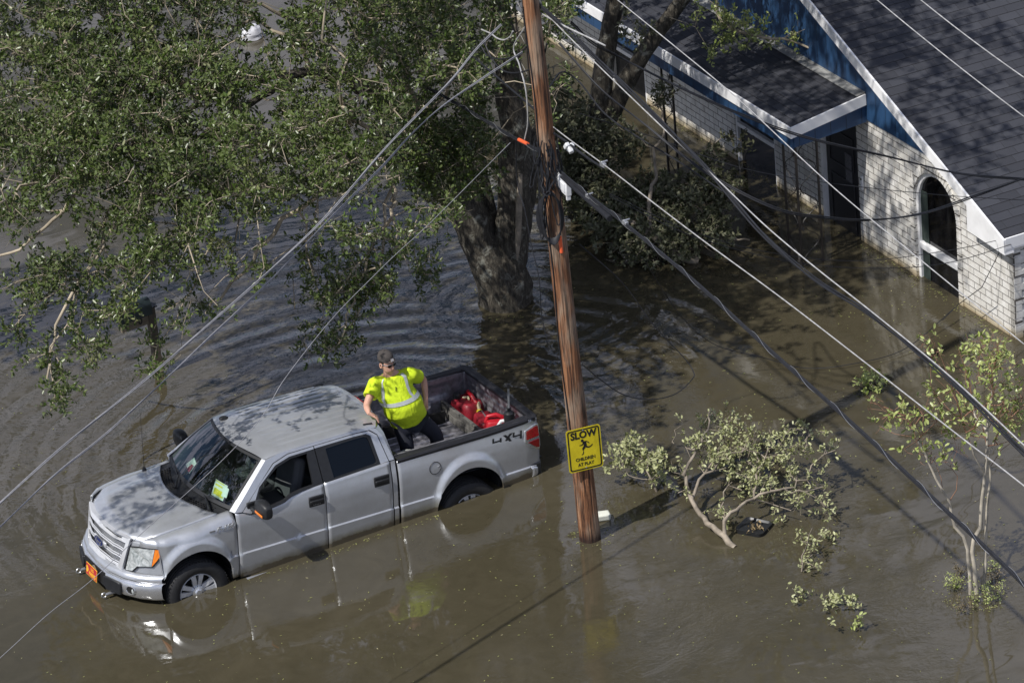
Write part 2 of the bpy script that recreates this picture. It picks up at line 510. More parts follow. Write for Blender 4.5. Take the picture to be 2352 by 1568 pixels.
    # --- rectangular windows
    for (y0, y1, zt) in ((6.06, 7.20, 1.30), (9.90, 11.0, 1.5)):
        ww = empty('window', (0, (y0 + y1) / 2, 0)); ww.parent = H; h_ = (y1 - y0) / 2
        MB().poly([[(-h_, -0.85), (-h_, zt), (h_, zt), (h_, -0.85)], [(-h_ + .05, -0.8), (-h_ + .05, zt - .05), (h_ - .05, zt - .05), (h_ - .05, -0.8)]],
                  lambda a, b: (0.015, a, b), (0.05, 0, 0)).build('frame', TRIM, ww, smooth=0)
        MB().box((0.035, 0, 0.60), (0.06, 2 * h_ - 0.1, 0.06)).build('sash_rail', TRIM, ww, smooth=0)
        MB().box((0.075, 0, (zt - .8) / 2), (0.01, 2 * h_ - 0.1, zt + .8)).build('pane', WGLASS, ww, smooth=0)
    # --- door
    D = empty('door', (0.05, 4.25, 0)); D.parent = H
    MB().box((0, 0, 0.42), (0.045, 0.82, 2.55)).build('door_leaf', plain('black_door', (0.010, 0.010, 0.011), 0.35), D, smooth=0)
    pn = MB()
    for (zc, hh) in ((1.2, 0.5), (0.35, 0.85)):
        pn.poly([[(-.32, zc - hh / 2), (-.32, zc + hh / 2), (.32, zc + hh / 2), (.32, zc - hh / 2)], [(-.30, zc - hh / 2 + .02), (-.30, zc + hh / 2 - .02), (.30, zc + hh / 2 - .02), (.30, zc - hh / 2 + .02)]], lambda a, b: (-0.034, a, b), (0.01, 0, 0))
    pn.build('panel_moulding', plain('door_moulding', (0.03, 0.03, 0.032), 0.4), D, smooth=0)
    MB().box((-0.030, 0.455, 0.40), (0.10, 0.05, 2.6)).box((-0.025, 0, 1.73), (0.10, 0.86, 0.05)).build('door_frame', TRIM, D, smooth=0)
    MB().box((-0.028, -0.18, 0.98), (0.006, 0.17, 0.42)).build('notice', plain('notice_paper', (0.09, 0.09, 0.10), 0.6, var=0.4, vscale=30), D, smooth=0)
    bell = MB().box((-0.02, 3.66, 0.92), (0.03, 0.055, 0.20)).build('doorbell', TRIM, H, bevel=0.012)
    MB().lathe([(0.0, -0.04), (0.016, -0.04), (0.018, -0.03)], (0, 3.66, 0.975), 'x', 12).build('doorbell_button', DARKFRAME, bell)
    # --- gable siding above the brick
    g = MB().poly([[(0.02, 1.42), (0.50, 1.93), (LEN, 1.93), (LEN, 1.95), (2 * ridge_y - 0.3, 1.5), (ridge_y, roof_z(ridge_y) - 0.02), (0.02, roof_z(0.02) - 0.02)]][0:1] and
                  [[(1.3, 1.93), (ridge_y, roof_z(ridge_y) - .02), (13.8, 1.93)]], lambda a, b: (-0.030, a, b), (0.08, 0, 0))
    gs = g.build('gable_siding', SIDING, H, smooth=0); set_uv(gs, lambda c: (c.y, c.z))
    # --- main roof: two slopes, x from -0.12
    XO = -0.14; XE = 9.3
    def slope(name, ya, za, yb, zb_):
        L = math.hypot(yb - ya, zb_ - za)
        mb = MB(); rows = []
        K = max(2, int(L / 0.143))
        # real courses: every shingle row is a small step
        vs = []
        for i in range(K):
            t0, t1 = i / K, (i + 1) / K
            y0, z0 = ya + (yb - ya) * t0, za + (zb_ - za) * t0
            y1, z1 = ya + (yb - ya) * t1, za + (zb_ - za) * t1
            rows.append([(x, y0, z0 + 0.005) for x in (XO, XE)]); rows.append([(x, y1, z1 + 0.001) for x in (XO, XE)])
        mb.grid(rows)
        o = mb.build(name, SHINGLE, H, smooth=0)
        set_uv(o, lambda c: (c.x, math.hypot(c.y - ya, c.z - za) / L * (K * 0.143) ))
        return o
    slope('roof', -0.02, 1.50 - 0.01, ridge_y, 1.50 + SL * ridge_y)
    slope('roof', 2 * ridge_y + .02, 1.49, ridge_y, 1.50 + SL * ridge_y)
    MB().poly([[(-0.02, 1.44), (ridge_y, 1.44 + SL * ridge_y), (15.2, 1.44), (15.2, 1.47), (ridge_y, 1.485 + SL * ridge_y), (-0.02, 1.475)]], lambda a, b: (XO + 0.01, a, b), (9.2, 0, 0)).build('roof_deck', DARKFRAME, H, smooth=0)
    # barge board (rake) and boxed eave return
    rk = MB()
    def rake(y0, y1, w_=0.165):
        a = [(y0, 1.505 + SL * y0), (y1, 1.505 + SL * y1), (y1, 1.505 + SL * y1 - w_), (y0, 1.505 + SL * y0 - w_)]
        rk.poly([a], lambda a_, b_: (XO - 0.03, a_, b_), (0.028, 0, 0))
    rake(-0.06, ridge_y + 0.02)
    rk.poly([[(-0.045, 1.43), (0.81, 1.46 + 0.81 * SL - 0.05), (0.81, 1.30), (-0.06, 1.27)]], lambda a, b: (XO - 0.022, a, b), (0.15, 0, 0))
    b2 = [(ridge_y, 1.50 + SL * ridge_y), (15.2, 1.50), (15.2, 1.35), (ridge_y, 1.35 + SL * ridge_y)]
    rk.poly([b2], lambda a, b: (XO - 0.03, a, b), (0.028, 0, 0))
    rk.build('barge_board', TRIM, H, smooth=0)
    MB().box((XO + 4.7, -0.05, 1.42), (9.4, 0.025, 0.15)).box((XO + 4.7, 0.0, 1.335), (9.4, 0.12, 0.02)).build('eave_fascia', TRIM, H, smooth=0)
    dr = MB().box((XO - 0.02, 3.75, 1.512 + SL * 3.75), (0.05, 0.001, 0.02))
    # --- porch roof along the wall
    PX = -1.2; Y0 = 3.44; Y1 = 14.2; za, zb = 2.125, 2.30
    mb = MB(); rows = []; K = 9; L = math.hypot(PX, zb - za)
    for i in range(K):
        t0, t1 = i / K, (i + 1) / K
        rows.append([(PX * (1 - t0), y, za + (zb - za) * t0 + 0.005) for y in (Y0, Y1)])
        rows.append([(PX * (1 - t1) - 0.03 * (i == K - 1), y, za + (zb - za) * t1 + 0.001) for y in (Y0, Y1)])
    mb.grid(rows); pr = mb.build('porch_roof', SHINGLE, H, smooth=0)
    set_uv(pr, lambda c: (c.y, (c.x - PX) / (-PX) * 1.28))
    MB().box((PX / 2 - .03, (Y0 + Y1) / 2 + .02, 2.07), (-PX - 0.04, Y1 - Y0 - .06, 0.05)).build('porch_deck', DARKFRAME, H, smooth=0)
    MB().poly([[(Y0, 2.34), (Y0 + 0.0, 2.29), (Y1, 2.29), (Y1, 2.34)]], lambda a, b: (-0.045, a, b), (0.012, 0, 0)).add(
        [(-0.045, Y0, 2.325), (-0.045, Y1, 2.325), (-0.17, Y1, 2.308), (-0.17, Y0, 2.308)], [(0, 1, 2, 3)]).build('flashing', FLASH, H, smooth=0)
    fa = MB()
    fa.box((PX - 0.015, (Y0 + Y1) / 2, 2.06), (0.028, Y1 - Y0 + 0.03, 0.15))
    # sloped end fascia
    fa.poly([[(PX - 0.028, 1.985), (PX - 0.028, 2.14), (-0.04, 2.315), (-0.04, 2.16)]], lambda a, b: (a, Y0 - 0.03, b), (0, 0.028, 0))
    fa.build('porch_fascia', TRIM, H, smooth=0)
    fr = MB()
    fr.box((PX + 0.02, (Y0 + Y1) / 2 + 0.02, 1.90), (0.03, Y1 - Y0 - 0.0, 0.20))
    fo = fr.build('porch_frieze', SIDING, H, smooth=0); set_uv(fo, lambda c: (c.y, c.z))
    fr = MB().poly([[(PX + 0.035, 1.83), (PX + 0.035, 2.0), (-0.03, 2.17), (-0.03, 1.90)]], lambda a, b: (a, Y0 + 0.0, b), (0, 0.03, 0))
    fo = fr.build('porch_frieze', SIDING, H, smooth=0); set_uv(fo, lambda c: (c.x + 0.11, c.z))
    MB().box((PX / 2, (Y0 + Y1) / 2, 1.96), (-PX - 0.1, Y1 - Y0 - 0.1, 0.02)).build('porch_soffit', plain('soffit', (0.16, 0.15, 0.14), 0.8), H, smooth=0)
    # interior: dark block so panes never look through
    MB().box((1.5, LEN / 2, 0.4), (0.05, LEN - 0.3, 2.4)).build('dark_inner_block', DARKFRAME, H, smooth=0)
    # --- wrought iron porch posts
    def trellis(y0, x0, n=3, corner=True):
        T = empty('trellis_post', (x0, y0, 0)); T.parent = H
        pos = [(0, 0.33), (0, 0), (0.33, 0)] if corner else [(0, 0.0), (0, 0.30)]
        for px, py in pos:
            MB().box((px, py, 0.5), (0.026, 0.026, 2.7)).build('bar', IRON, T, smooth=0)
        sc = MB(); segs = [((0, 0.03), (0, 0.31)), ((0.03, 0), (0.31, 0))] if corner else [((0, 0.03), (0, 0.28))]
        for (a, b) in segs:
            a = Vector((a[0], a[1], 0)); b = Vector((b[0], b[1], 0))
            pts = []
            for k in range(41):
                z = -0.3 + 2.1 * k / 40; t = 0.5 + 0.46 * math.sin(k * 0.62)
                pts.append(a.lerp(b, t) + Vector((0, 0, z)))
            sc.tube(pts, 0.007, 5)
            for k in range(2, 41, 5):
                p = pts[k]; ax = (b - a).normalized()
                for q in range(6):
                    w_ = q * math.pi / 3 + k; d = ax * math.cos(w_) + Vector((0, 0, 1)) * math.sin(w_); e = ax * math.cos(w_ + .5) + Vector((0, 0, 1)) * math.sin(w_ + .5)
                    o_ = ax.cross(Vector((0, 0, 1))) * 0.006
                    sc.add([p - o_, p + d * 0.035 - o_, p + (d + e) * 0.042, p + e * 0.03 + o_], [(0, 1, 2, 3)])
        sc.build('scroll', IRON, T)
    trellis(Y0 + 0.10, PX + 0.10)
    trellis(6.95, PX + 0.10, corner=False)
    trellis(11.6, PX + 0.10, corner=False)
    return H
HOUSE = make_house()
# ================================================================ utility pole
def mat_polewood():
    m, n, b = new_mat('pole_wood')
    v = coords(n, 'Object', (9, 9, 0.55))
    f = noise(n, v, 2.4, 8, 0.68, 0.8)
    v2 = coords(n, 'Object', (22, 22, 0.8))
    g = noise(n, v2, 2.0, 5, 0.6, 0.4)
    c = ramp(n, f, [(0.28, (0.030, 0.013, 0.007)), (0.42, (0.15, 0.062, 0.028)), (0.56, (0.30, 0.135, 0.06)), (0.72, (0.42, 0.27, 0.17))])
    c = mixc(n, 0.75, c, ramp(n, g, [(0.36, (0.12, 0.10, 0.09)), (0.52, (1, 1, 1))]), 'MULTIPLY')
    big = noise(n, coords(n, 'Object', (3, 3, 1.0)), 1.2, 3)
    c = mixc(n, ramp(n, big, [(0.48, (0, 0, 0)), (0.62, (.65, .65, .65))]), c, (0.34, 0.27, 0.20), 'MIX')
    c = mixc(n, 0.7, c, ramp(n, g, [(0.38, (0.10, 0.09, 0.08)), (0.5, (1, 1, 1))]), 'MULTIPLY')
    sp = n.nodes.new('ShaderNodeSeparateXYZ'); n.links.new(coords(n), sp.inputs[0])
    zz = math2(n, 'ADD', sp.outputs[2], math2(n, 'MULTIPLY', g, 0.12))
    c = mixc(n, 1.0, c, ramp(n, zz, [(0.10, (0.16, 0.12, 0.11)), (0.24, (1, 1, 1))]), 'MULTIPLY')
    n.links.new(c, b.inputs['Base Color']); b.inputs['Roughness'].default_value = 0.75
    n1 = bump(n, None, g, 0.8, 0.02)
    bump(n, b, f, 0.7, 0.02, n1)
    return m
POLEW = mat_polewood()
PB = Vector((4.385, -2.735, 0)); PT = Vector((4.26, -2.675, 6.96))
PD = (PT - PB).normalized()
def pole_at(z): return PB + PD * (z / PD.z)
STEEL = plain('galvanised', (0.45, 0.46, 0.48), 0.35, 0.7)
CABLE_G = plain('bare_aluminium_cable', (0.27, 0.27, 0.285), 0.5, 0.2, var=0.2, vscale=30)
CABLE_B = plain('black_cable', (0.016, 0.017, 0.021), 0.55, var=0.3, vscale=20, spec=0.3)
CABLE_W = plain('bright_cable', (0.42, 0.415, 0.41), 0.45, 0.2, var=0.3, vscale=12)
ORANGE = plain('orange_sleeve', (0.75, 0.12, 0.04), 0.45)
WHITEP = plain('white_plastic', (0.66, 0.67, 0.68), 0.4)
BLACKP = plain('black_plastic', (0.016, 0.017, 0.019), 0.42)

def pole_local(p):   # world -> local of the pole object (unrotated, at the base)
    return Vector(p) - PB
def make_pole():
    P = empty('utility_pole', PB, (0, 0, 0), 'tall leaning brown wooden pole carrying the cables and the yellow sign', 'utility pole')
    mb = MB(); rows = []
    H = 9.5
    for i in range(40):
        z = -0.9 + (H + 0.9) * i / 39
        c = PD * (z / PD.z); r = 0.131 - 0.0056 * max(z, 0)
        row = []
        for k in range(32):
            w = 2 * math.pi * k / 32
            rr = r * (1 + 0.018 * math.sin(5 * w + z * 0.7) + 0.014 * math.sin(11 * w + 1.3 * z) + rnd.uniform(-.006, .006))
            row.append((c.x + rr * math.cos(w), c.y + rr * math.sin(w), z))
        rows.append(row)
    mb.grid(rows, close=True)
    mb.build('shaft', POLEW, P)
    # bolts and knots
    # conductor running down the near-left side
    wire = MB(); side = Vector((-0.87, -0.1, 0)).normalized()
    pts = [PD * (z / PD.z) + side * (0.131 - 0.0056 * z + 0.008) + Vector((0, 0, 0)) + side.cross(Vector((0, 0, 1))) * 0.02 * math.sin(z * 3) for z in np.linspace(6.9, 1.2, 40)]
    wire.tube(pts, 0.008, 6)
    wire.build('ground_wire', CABLE_B, P)
    w2 = MB()
    base = [PD * (z / PD.z) for z in (6.0, 5.55, 5.2)]
    rg = random.Random(3)
    for j in range(16):   # tangle of drop wires on the pole at bundle height
        z0 = rg.uniform(4.75, 5.3); a0 = rg.uniform(3.0, 5.6); rr = rg.uniform(0.14, 0.30); ln = rg.uniform(0.25, 0.9)
        pts = []
        for k in range(15):
            t = k / 14; w = a0 + rg.uniform(-.05, .05) + (t - .5) * rg.uniform(0.6, 1.4)
            z = z0 - ln * math.sin(math.pi * t)
            c = PD * (z / PD.z); q = 0.125 + (rr - 0.125) * math.sin(math.pi * t)
            pts.append((c.x + q * math.cos(w), c.y + q * math.sin(w), z))
        w2.tube(pts, rg.choice((0.006, 0.008, 0.010)), 5)
    w2.build('drop_wire_tangle', CABLE_B, P)
    return P
POLE = make_pole()

def catenary(a, b, sag, n=24):
    a = Vector(a); b = Vector(b)
    return [a.lerp(b, i / (n - 1)) - Vector((0, 0, sag * 4 * (i / (n - 1)) * (1 - i / (n - 1)))) for i in range(n)]
def smooth_path(P, n=10):
    P = [Vector(p) for p in P]; out = []
    Q = [P[0] * 2 - P[1]] + P + [P[-1] * 2 - P[-2]]
    for i in range(1, len(Q) - 2):
        a, b, c, d = Q[i - 1], Q[i], Q[i + 1], Q[i + 2]
        for k in range(n):
            t = k / n
            out.append(0.5 * ((2 * b) + (c - a) * t + (2 * a - 5 * b + 4 * c - d) * t * t + (3 * b - a - 3 * c + d) * t ** 3))
    out.append(P[-1]); return out
def cable(name, pts, r, mat, label, cat='cable', group=None, strands=1, gap=0.02, twist=0.0, seg=6, wrap=False):
    """one cable run = one thing; its strands are lashed together"""
    pts = [Vector(p) for p in pts]
    root = pts[0].copy()
    mb = MB()
    for s in range(strands):
        w0 = 2 * math.pi * s / strands
        q = []; L = 0
        for i, p in enumerate(pts):
            if i: L += (p - pts[i - 1]).length
            t = (pts[min(i + 1, len(pts) - 1)] - pts[max(i - 1, 0)]).normalized()
            a = Vector((0, 0, 1)) - t * t.z; a.normalize(); b = t.cross(a)
            w = w0 + L * twist
            off = (a * math.cos(w) + b * math.sin(w)) * (gap if strands > 1 else 0)
            q.append(p + off - root)
        mb.tube(q, r if not hasattr(r, '__len__') else r[s % len(r)], seg)
    o = mb.build(name, mat, None)
    o.location = root
    tag(o, label, cat, group)
    if wrap:
        wr = MB(); L = 0; q = []
        for i in range(1, len(pts)):
            d = pts[i] - pts[i - 1]; K = max(2, int(d.length / 0.04)); t = d.normalized()
            a = Vector((0, 0, 1)) - t * t.z; a.normalize(); b = t.cross(a)
            for k in range(K):
                L += d.length / K
                q.append(pts[i - 1] + d * (k / K) + (a * math.cos(L * 7) + b * math.sin(L * 7)) * (gap + 0.012) - root)
        wr.tube(q, 0.0022, 4)
        wr.build('lashing_wire', STEEL, o)
    return o
SD = np.array([-0.12, -0.99, 0.0]); SN = np.cross(SD, [0, 0, 1])
def on_line(u, v, p=(4.36, -2.72, 0), sd=SD):
    return Vector(at_plane(u, v, p, np.cross(sd, [0, 0, 1])))
def run(px, p=(4.36, -2.72, 0), sd=SD, n=9): return smooth_path([on_line(u, v, p, sd) for u, v in px], n)
G_ST = 'cables strung along the street on the leaning pole'
def make_cables():
    # telecom bundle, bottom
    A = run([(900, 160), (1040, 233), (1190, 322), (1248, 352), (1285, 392), (1360, 455), (1440, 517), (1600, 650), (1770, 805), (1950, 965), (2150, 1150), (2352, 1342), (2560, 1560)])
    cable('telephone_cable_bundle', A, (0.010, 0.009, 0.010, 0.007), CABLE_B, 'lowest thick black cable bundle, lashed with wire, running from pole to lower right corner', 'cable', None, 4, 0.013, 0.04, 6, True)
    bl = Vector((0, 0, 0.0))
    sl = run([(1292, 396), (1330, 430), (1385, 478), (1400, 492)], n=8)
    cable('corrugated_sleeve', [p - Vector((0, 0, 0.055)) for p in sl], 0.036, CABLE_B, 'thick ribbed black tube clamped under the cable bundle right of the pole', 'cable sleeve', seg=10)
    B = run([(1262, 285), (1310, 322), (1400, 388), (1500, 465), (1620, 556), (1800, 688), (2000, 842), (2200, 998), (2352, 1115), (2560, 1285)])
    cable('messenger_cable', B, 0.0066, CABLE_W, 'thin straight silver cable between the black bundle and the twisted three-strand cable', 'cable')
    B2 = run([(1262, 300), (1300, 325), (1340, 356), (1385, 386)])
    cable('short_black_cable', B2, 0.014, CABLE_B, 'short black cable tied below the thin silver cable beside the pole', 'cable')
    Cc = run([(1215, -10), (1330, 95), (1500, 262), (1620, 385), (1750, 535), (1870, 640), (2000, 722), (2180, 872), (2352, 1040), (2560, 1240)])
    cable('twisted_supply_cable', Cc, (0.0105, 0.0105, 0.007), CABLE_B, 'thick twisted dark supply cable sweeping from pole top to right edge', 'cable', None, 3, 0.017, 1.1)
    C2 = run([(1195, -30), (1320, 98), (1500, 272), (1640, 405), (1760, 520), (1880, 620), (2010, 722), (2180, 862), (2352, 1022), (2560, 1215)])
    cable('bare_neutral_cable', C2, 0.0068, CABLE_W, 'pale bare cable running alongside the thick twisted supply cable', 'cable')
    T1 = run([(1408, -8), (1560, 115), (1700, 232), (1900, 418), (2100, 585), (2352, 790)], p=(4.9, -2.7, 0))
    cable('roof_line_cable', T1, 0.0056, CABLE_W, 'pale cable crossing over the porch roof corner and the arched window', 'cable')
    T2 = [on_line(2000, -12, (6.5, -3, 0)), on_line(2352, 268, (6.5, -3, 0))]
    cable('upper_roof_cable', catenary(T2[0], T2[1], 0.02), 0.0056, CABLE_W, 'lower of two pale cables crossing the big shingle roof', 'cable')
    T3 = [on_line(2100, -12, (6.5, -3, 0)), on_line(2352, 178, (6.5, -3, 0))]
    cable('top_roof_cable', catenary(T3[0], T3[1], 0.02), 0.0056, CABLE_W, 'upper of two pale cables crossing the big shingle roof, near the top right corner', 'cable')
    # service drops toward the house (black, drooping)
    def toward(px, z0, z1, n=9):
        K = len(px); P = [Vector(at_z(u, v, z0 + (z1 - z0) * i / (K - 1))) for i, (u, v) in enumerate(px)]
        return smooth_path(P, n)
    cable('service_drop_cable', toward([(1310, 50), (1360, 98), (1420, 130), (1560, 200), (1700, 262), (1850, 315), (2050, 362), (2200, 398), (2352, 412)], 6.6, 3.0), (0.010, 0.008), CABLE_B,
          'black service cable passing below the porch fascia to the eave of the big roof', 'cable', None, 2, 0.010, 0.8)
    cable('service_drop_cable', toward([(1285, 100), (1380, 205), (1480, 285), (1620, 395), (1780, 478), (1900, 500), (2000, 505), (2120, 490), (2240, 450), (2352, 410)], 6.4, 3.0), (0.009, 0.008), CABLE_B,
          'sagging black service cable looping low across door and arched window', 'cable', None, 2, 0.010, 0.8)
    cable('thin_drop_wire', toward([(1330, 260), (1500, 315), (1700, 385), (1900, 420), (2150, 447), (2352, 460)], 5.0, 2.6), 0.0045, CABLE_B, 'very thin dark wire crossing the door and the top of the arched window', 'wire')
    cable('thin_drop_wire', toward([(1400, 445), (1560, 520), (1700, 565), (1850, 592), (2000, 598), (2180, 575), (2300, 550)], 4.6, 1.35), 0.0045, CABLE_B, 'upper of two thin slack wires drooping to the eave corner of the roof', 'wire')
    cable('thin_drop_wire', toward([(1400, 450), (1560, 530), (1700, 575), (1850, 606), (2020, 616), (2180, 603), (2352, 552)], 4.6, 1.3), 0.0045, CABLE_B, 'lower of two thin slack wires drooping to the eave corner of the roof', 'wire')
    cable('eave_wire', [Vector(at_z(u, v, z)) for u, v, z in ((2308, 552, 1.3), (2290, 590, 1.1), (2255, 660, .7), (2200, 700, .22), (2165, 735, .15))], 0.0055, CABLE_B, 'loose black wire dangling from eave corner down into the water', 'wire')
    cable('slack_ground_wire', smooth_path([Vector(at_z(u, v, z)) for u, v, z in ((1475, 590, 2.4), (1560, 720, 1.2), (1640, 790, .6), (1750, 820, .25), (1850, 845, .05), (1960, 835, .05), (2080, 800, .05), (2195, 705, .2))]), 0.005, CABLE_B, 'slack black wire lying across the water between pole and house', 'wire')
    # loop hanging low on the pole
    cable('hanging_loop_wire', smooth_path([Vector(at_z(u, v, z)) for u, v, z in ((1335, 835, 2.9), (1380, 872, 2.5), (1430, 905, 2.2), (1490, 917, 2.0), (1550, 905, 1.9), (1590, 870, 1.9), (1592, 852, 1.95), (1570, 820, 2.1), (1500, 745, 2.6), (1430, 650, 3.2), (1330, 560, 3.8))]), 0.006, CABLE_B,
          'thin black wire in a wide U-shaped loop hanging from the pole over the water', 'wire')
    # left hand lines: direction toward the lower left of the picture
    LD = np.array([-1, -0.35, 0.0])
    def lrun(px, p=(4.36, -2.72, 0), n=9): return smooth_path([Vector(at_plane(u, v, p, np.cross(LD, [0, 0, 1]))) for u, v in px], n)
    cable('left_supply_cable', lrun([(1151, 57), (1094, 114), (1037, 184), (960, 262), (875, 352), (735, 512), (590, 648), (440, 780), (300, 900), (150, 1020), (0, 1155), (-160, 1300)]), (0.0065, 0.006, 0.0045), CABLE_G,
          'upper of two twisted silver cables running from pole to left edge over the oak', 'cable', None, 3, 0.0085, 1.4)
    cable('left_supply_cable', lrun([(1200, 120), (1176, 136), (1100, 186), (1015, 245), (945, 308), (875, 385), (744, 516), (610, 655), (477, 779), (400, 852), (250, 990), (120, 1095), (0, 1210), (-160, 1360)]), (0.007, 0.005), CABLE_G,
          'lower of two twisted silver cables running from pole to left edge over the oak', 'cable', None, 2, 0.007, 1.4)
    cable('guy_wire', lrun([(1172, 328), (990, 510), (920, 574), (860, 632), (760, 735), (655, 868), (600, 958), (505, 1062), (330, 1220), (212, 1330), (110, 1410), (0, 1510), (-160, 1650)], p=(4.36, -2.6, 0)), 0.0038, CABLE_G,
          'single thin grey wire crossing in front of the truck windshield and bonnet', 'wire')
    cable('jumper_wire', smooth_path([on_line(u, v) for u, v in ((1106, 68), (1128, 78), (1142, 88), (1158, 92), (1172, 84), (1178, 72))]), 0.009, CABLE_W, 'short pale jumper wire beside the pole near the top edge', 'wire')
    cable('jumper_loop', smooth_path([on_line(u, v) for u, v in ((1098, 108), (1112, 100), (1126, 128), (1148, 158), (1180, 168), (1220, 158), (1248, 130), (1256, 100))]), 0.009, CABLE_B, 'black jumper cable looping across the pole below its top', 'wire')
    cable('jumper_loop', smooth_path([on_line(u, v) for u, v in ((1106, 108), (1120, 128), (1150, 136), (1185, 128), (1212, 105), (1228, 78), (1232, 40), (1226, -5))]), 0.009, CABLE_B, 'black jumper cable arching over the left side of the pole near the top edge', 'wire')
    cable('riser_wire', smooth_path([on_line(u, v) for u, v in ((1212, -5), (1216, 30), (1206, 62), (1180, 108), (1193, 150), (1208, 210), (1212, 280), (1205, 320))]), 0.009, CABLE_W, 'pale jointed wire hanging down the left side of the pole', 'wire')
    cable('hanging_cable', smooth_path([on_line(u, v) for u, v in ((1185, 318), (1188, 420), (1205, 480), (1220, 560), (1238, 640), (1244, 720), (1258, 790))]), 0.0065, CABLE_B, 'thin black cable hanging beside the pole in front of the oak trunk', 'wire')
    cable('upper_left_cable', run([(860, -10), (930, 40), (1010, 90), (1060, 110), (1180, 210), (1240, 262)], p=(4.4, -2.5, 0)), 0.012, CABLE_B, 'dark cable passing behind the pole top through the oak crown', 'cable')
    cable('spread_cable', run([(1240, 30), (1300, 62), (1355, 88), (1390, 105)]), 0.010, CABLE_W, 'pale insulated cable end right of the pole near its top', 'cable')
    cable('right_slack_cable', toward([(1262, 200), (1290, 166), (1330, 188), (1390, 262), (1470, 318), (1560, 372), (1660, 440)], 5.4, 4.2), 0.010, CABLE_B, 'slack dark cable hanging right of the pole over the fallen branches', 'cable')
    # coil of spare cable
    c0 = pole_at(4.35) + Vector((-0.13, -0.17, 0)); mb = MB()
    for k in range(7):
        pts = [];  rr = 0.10 + 0.006 * k
        for i in range(25):
            w = 2 * math.pi * i / 24
            pts.append((rr * math.cos(w) * (0.9 + .02 * k), -rr * 0.5 * math.cos(w) + 0.006 * k, 0.34 * math.sin(w) * (1 - .03 * k)))
        mb.tube(pts, 0.009, 5)
    o = mb.build('cable_coil', CABLE_B); o.location = c0
    tag(o, 'black coil of spare cable hung on the pole beside the white box', 'cable coil')
    # junction box
    a = on_line(1268, 392); b = on_line(1296, 420)
    J = empty('junction_box', a.lerp(b, .5) - Vector((0, 0, .03)), (0, 0, math.atan2(SD[1], SD[0])), 'white telephone junction box hanging under the cable bundle on the pole', 'junction box')
    J.rotation_euler.y = 0.04
    MB().box((0, 0, 0), (0.60, 0.07, 0.19)).build('case', WHITEP, J, bevel=0.012)
    MB().box((0, -0.040, 0.0), (0.52, 0.012, 0.11)).box((0.28, -0.005, -0.115), (0.03, 0.05, 0.06)).box((-0.28, -0.005, -0.115), (0.03, 0.05, 0.06)).build('lid', WHITEP, J, bevel=0.004)
    text_mesh('stencil', '33', 0.08, BLACKP, J, frame((-0.10, -0.048, 0.01), (1, 0, 0), (0, 0, 1)), 0.001, align='CENTER')
    # orange markers
    def sleeve(p, q, lab):
        o = MB().tube([Vector((0, 0, 0)), (q - p)], 0.022, 10).build('marker_sleeve', ORANGE); o.location = p
        tag(o, lab, 'marker sleeve')
    sleeve(on_line(1192, 321), on_line(1212, 331), 'orange sleeve tilted on the cable bundle left of the pole')
    p_ = pole_at(4.08) + Vector((-0.045, -0.16, 0)); sleeve(p_, p_ - PD * 0.20, 'orange sleeve standing upright against the pole below the cable coil')
    # white splice block on the silver cable
    s = on_line(1308, 328); rg = random.Random(9)
    W = MB()
    for k in range(5): W.box((rg.uniform(-.04, .04), rg.uniform(-.05, .05), rg.uniform(-.04, .03)), (0.05, 0.09, 0.05), Matrix.Rotation(rg.uniform(-1, 1), 3, 'X'))
    o = W.build('cable_splice', WHITEP, bevel=0.01); o.location = s - Vector((0, 0, 0.05)); tag(o, 'white clamp block on the thin silver cable just right of the pole', 'cable clamp')
    for (u, v, lab) in ((1385, 378, 'small bright clamp on the thin silver cable farther from the pole'), (1352, 452, 'small bright clamp on the black bundle above the ribbed tube'), (1436, 512, 'small bright clamp on the black bundle beyond the ribbed tube'), (1222, 88, 'grey insulated connector on the pole below the top edge')):
        o = MB().box((0, 0, 0), (0.04, 0.09, 0.05)).lathe([(0, -.04), (.012, -.04), (.012, .04), (0, .04)], (0.02, 0, 0.03), 'x', 8).build('cable_clamp', STEEL, bevel=0.008)
        o.location = on_line(u, v); tag(o, lab, 'cable clamp')
make_cables()

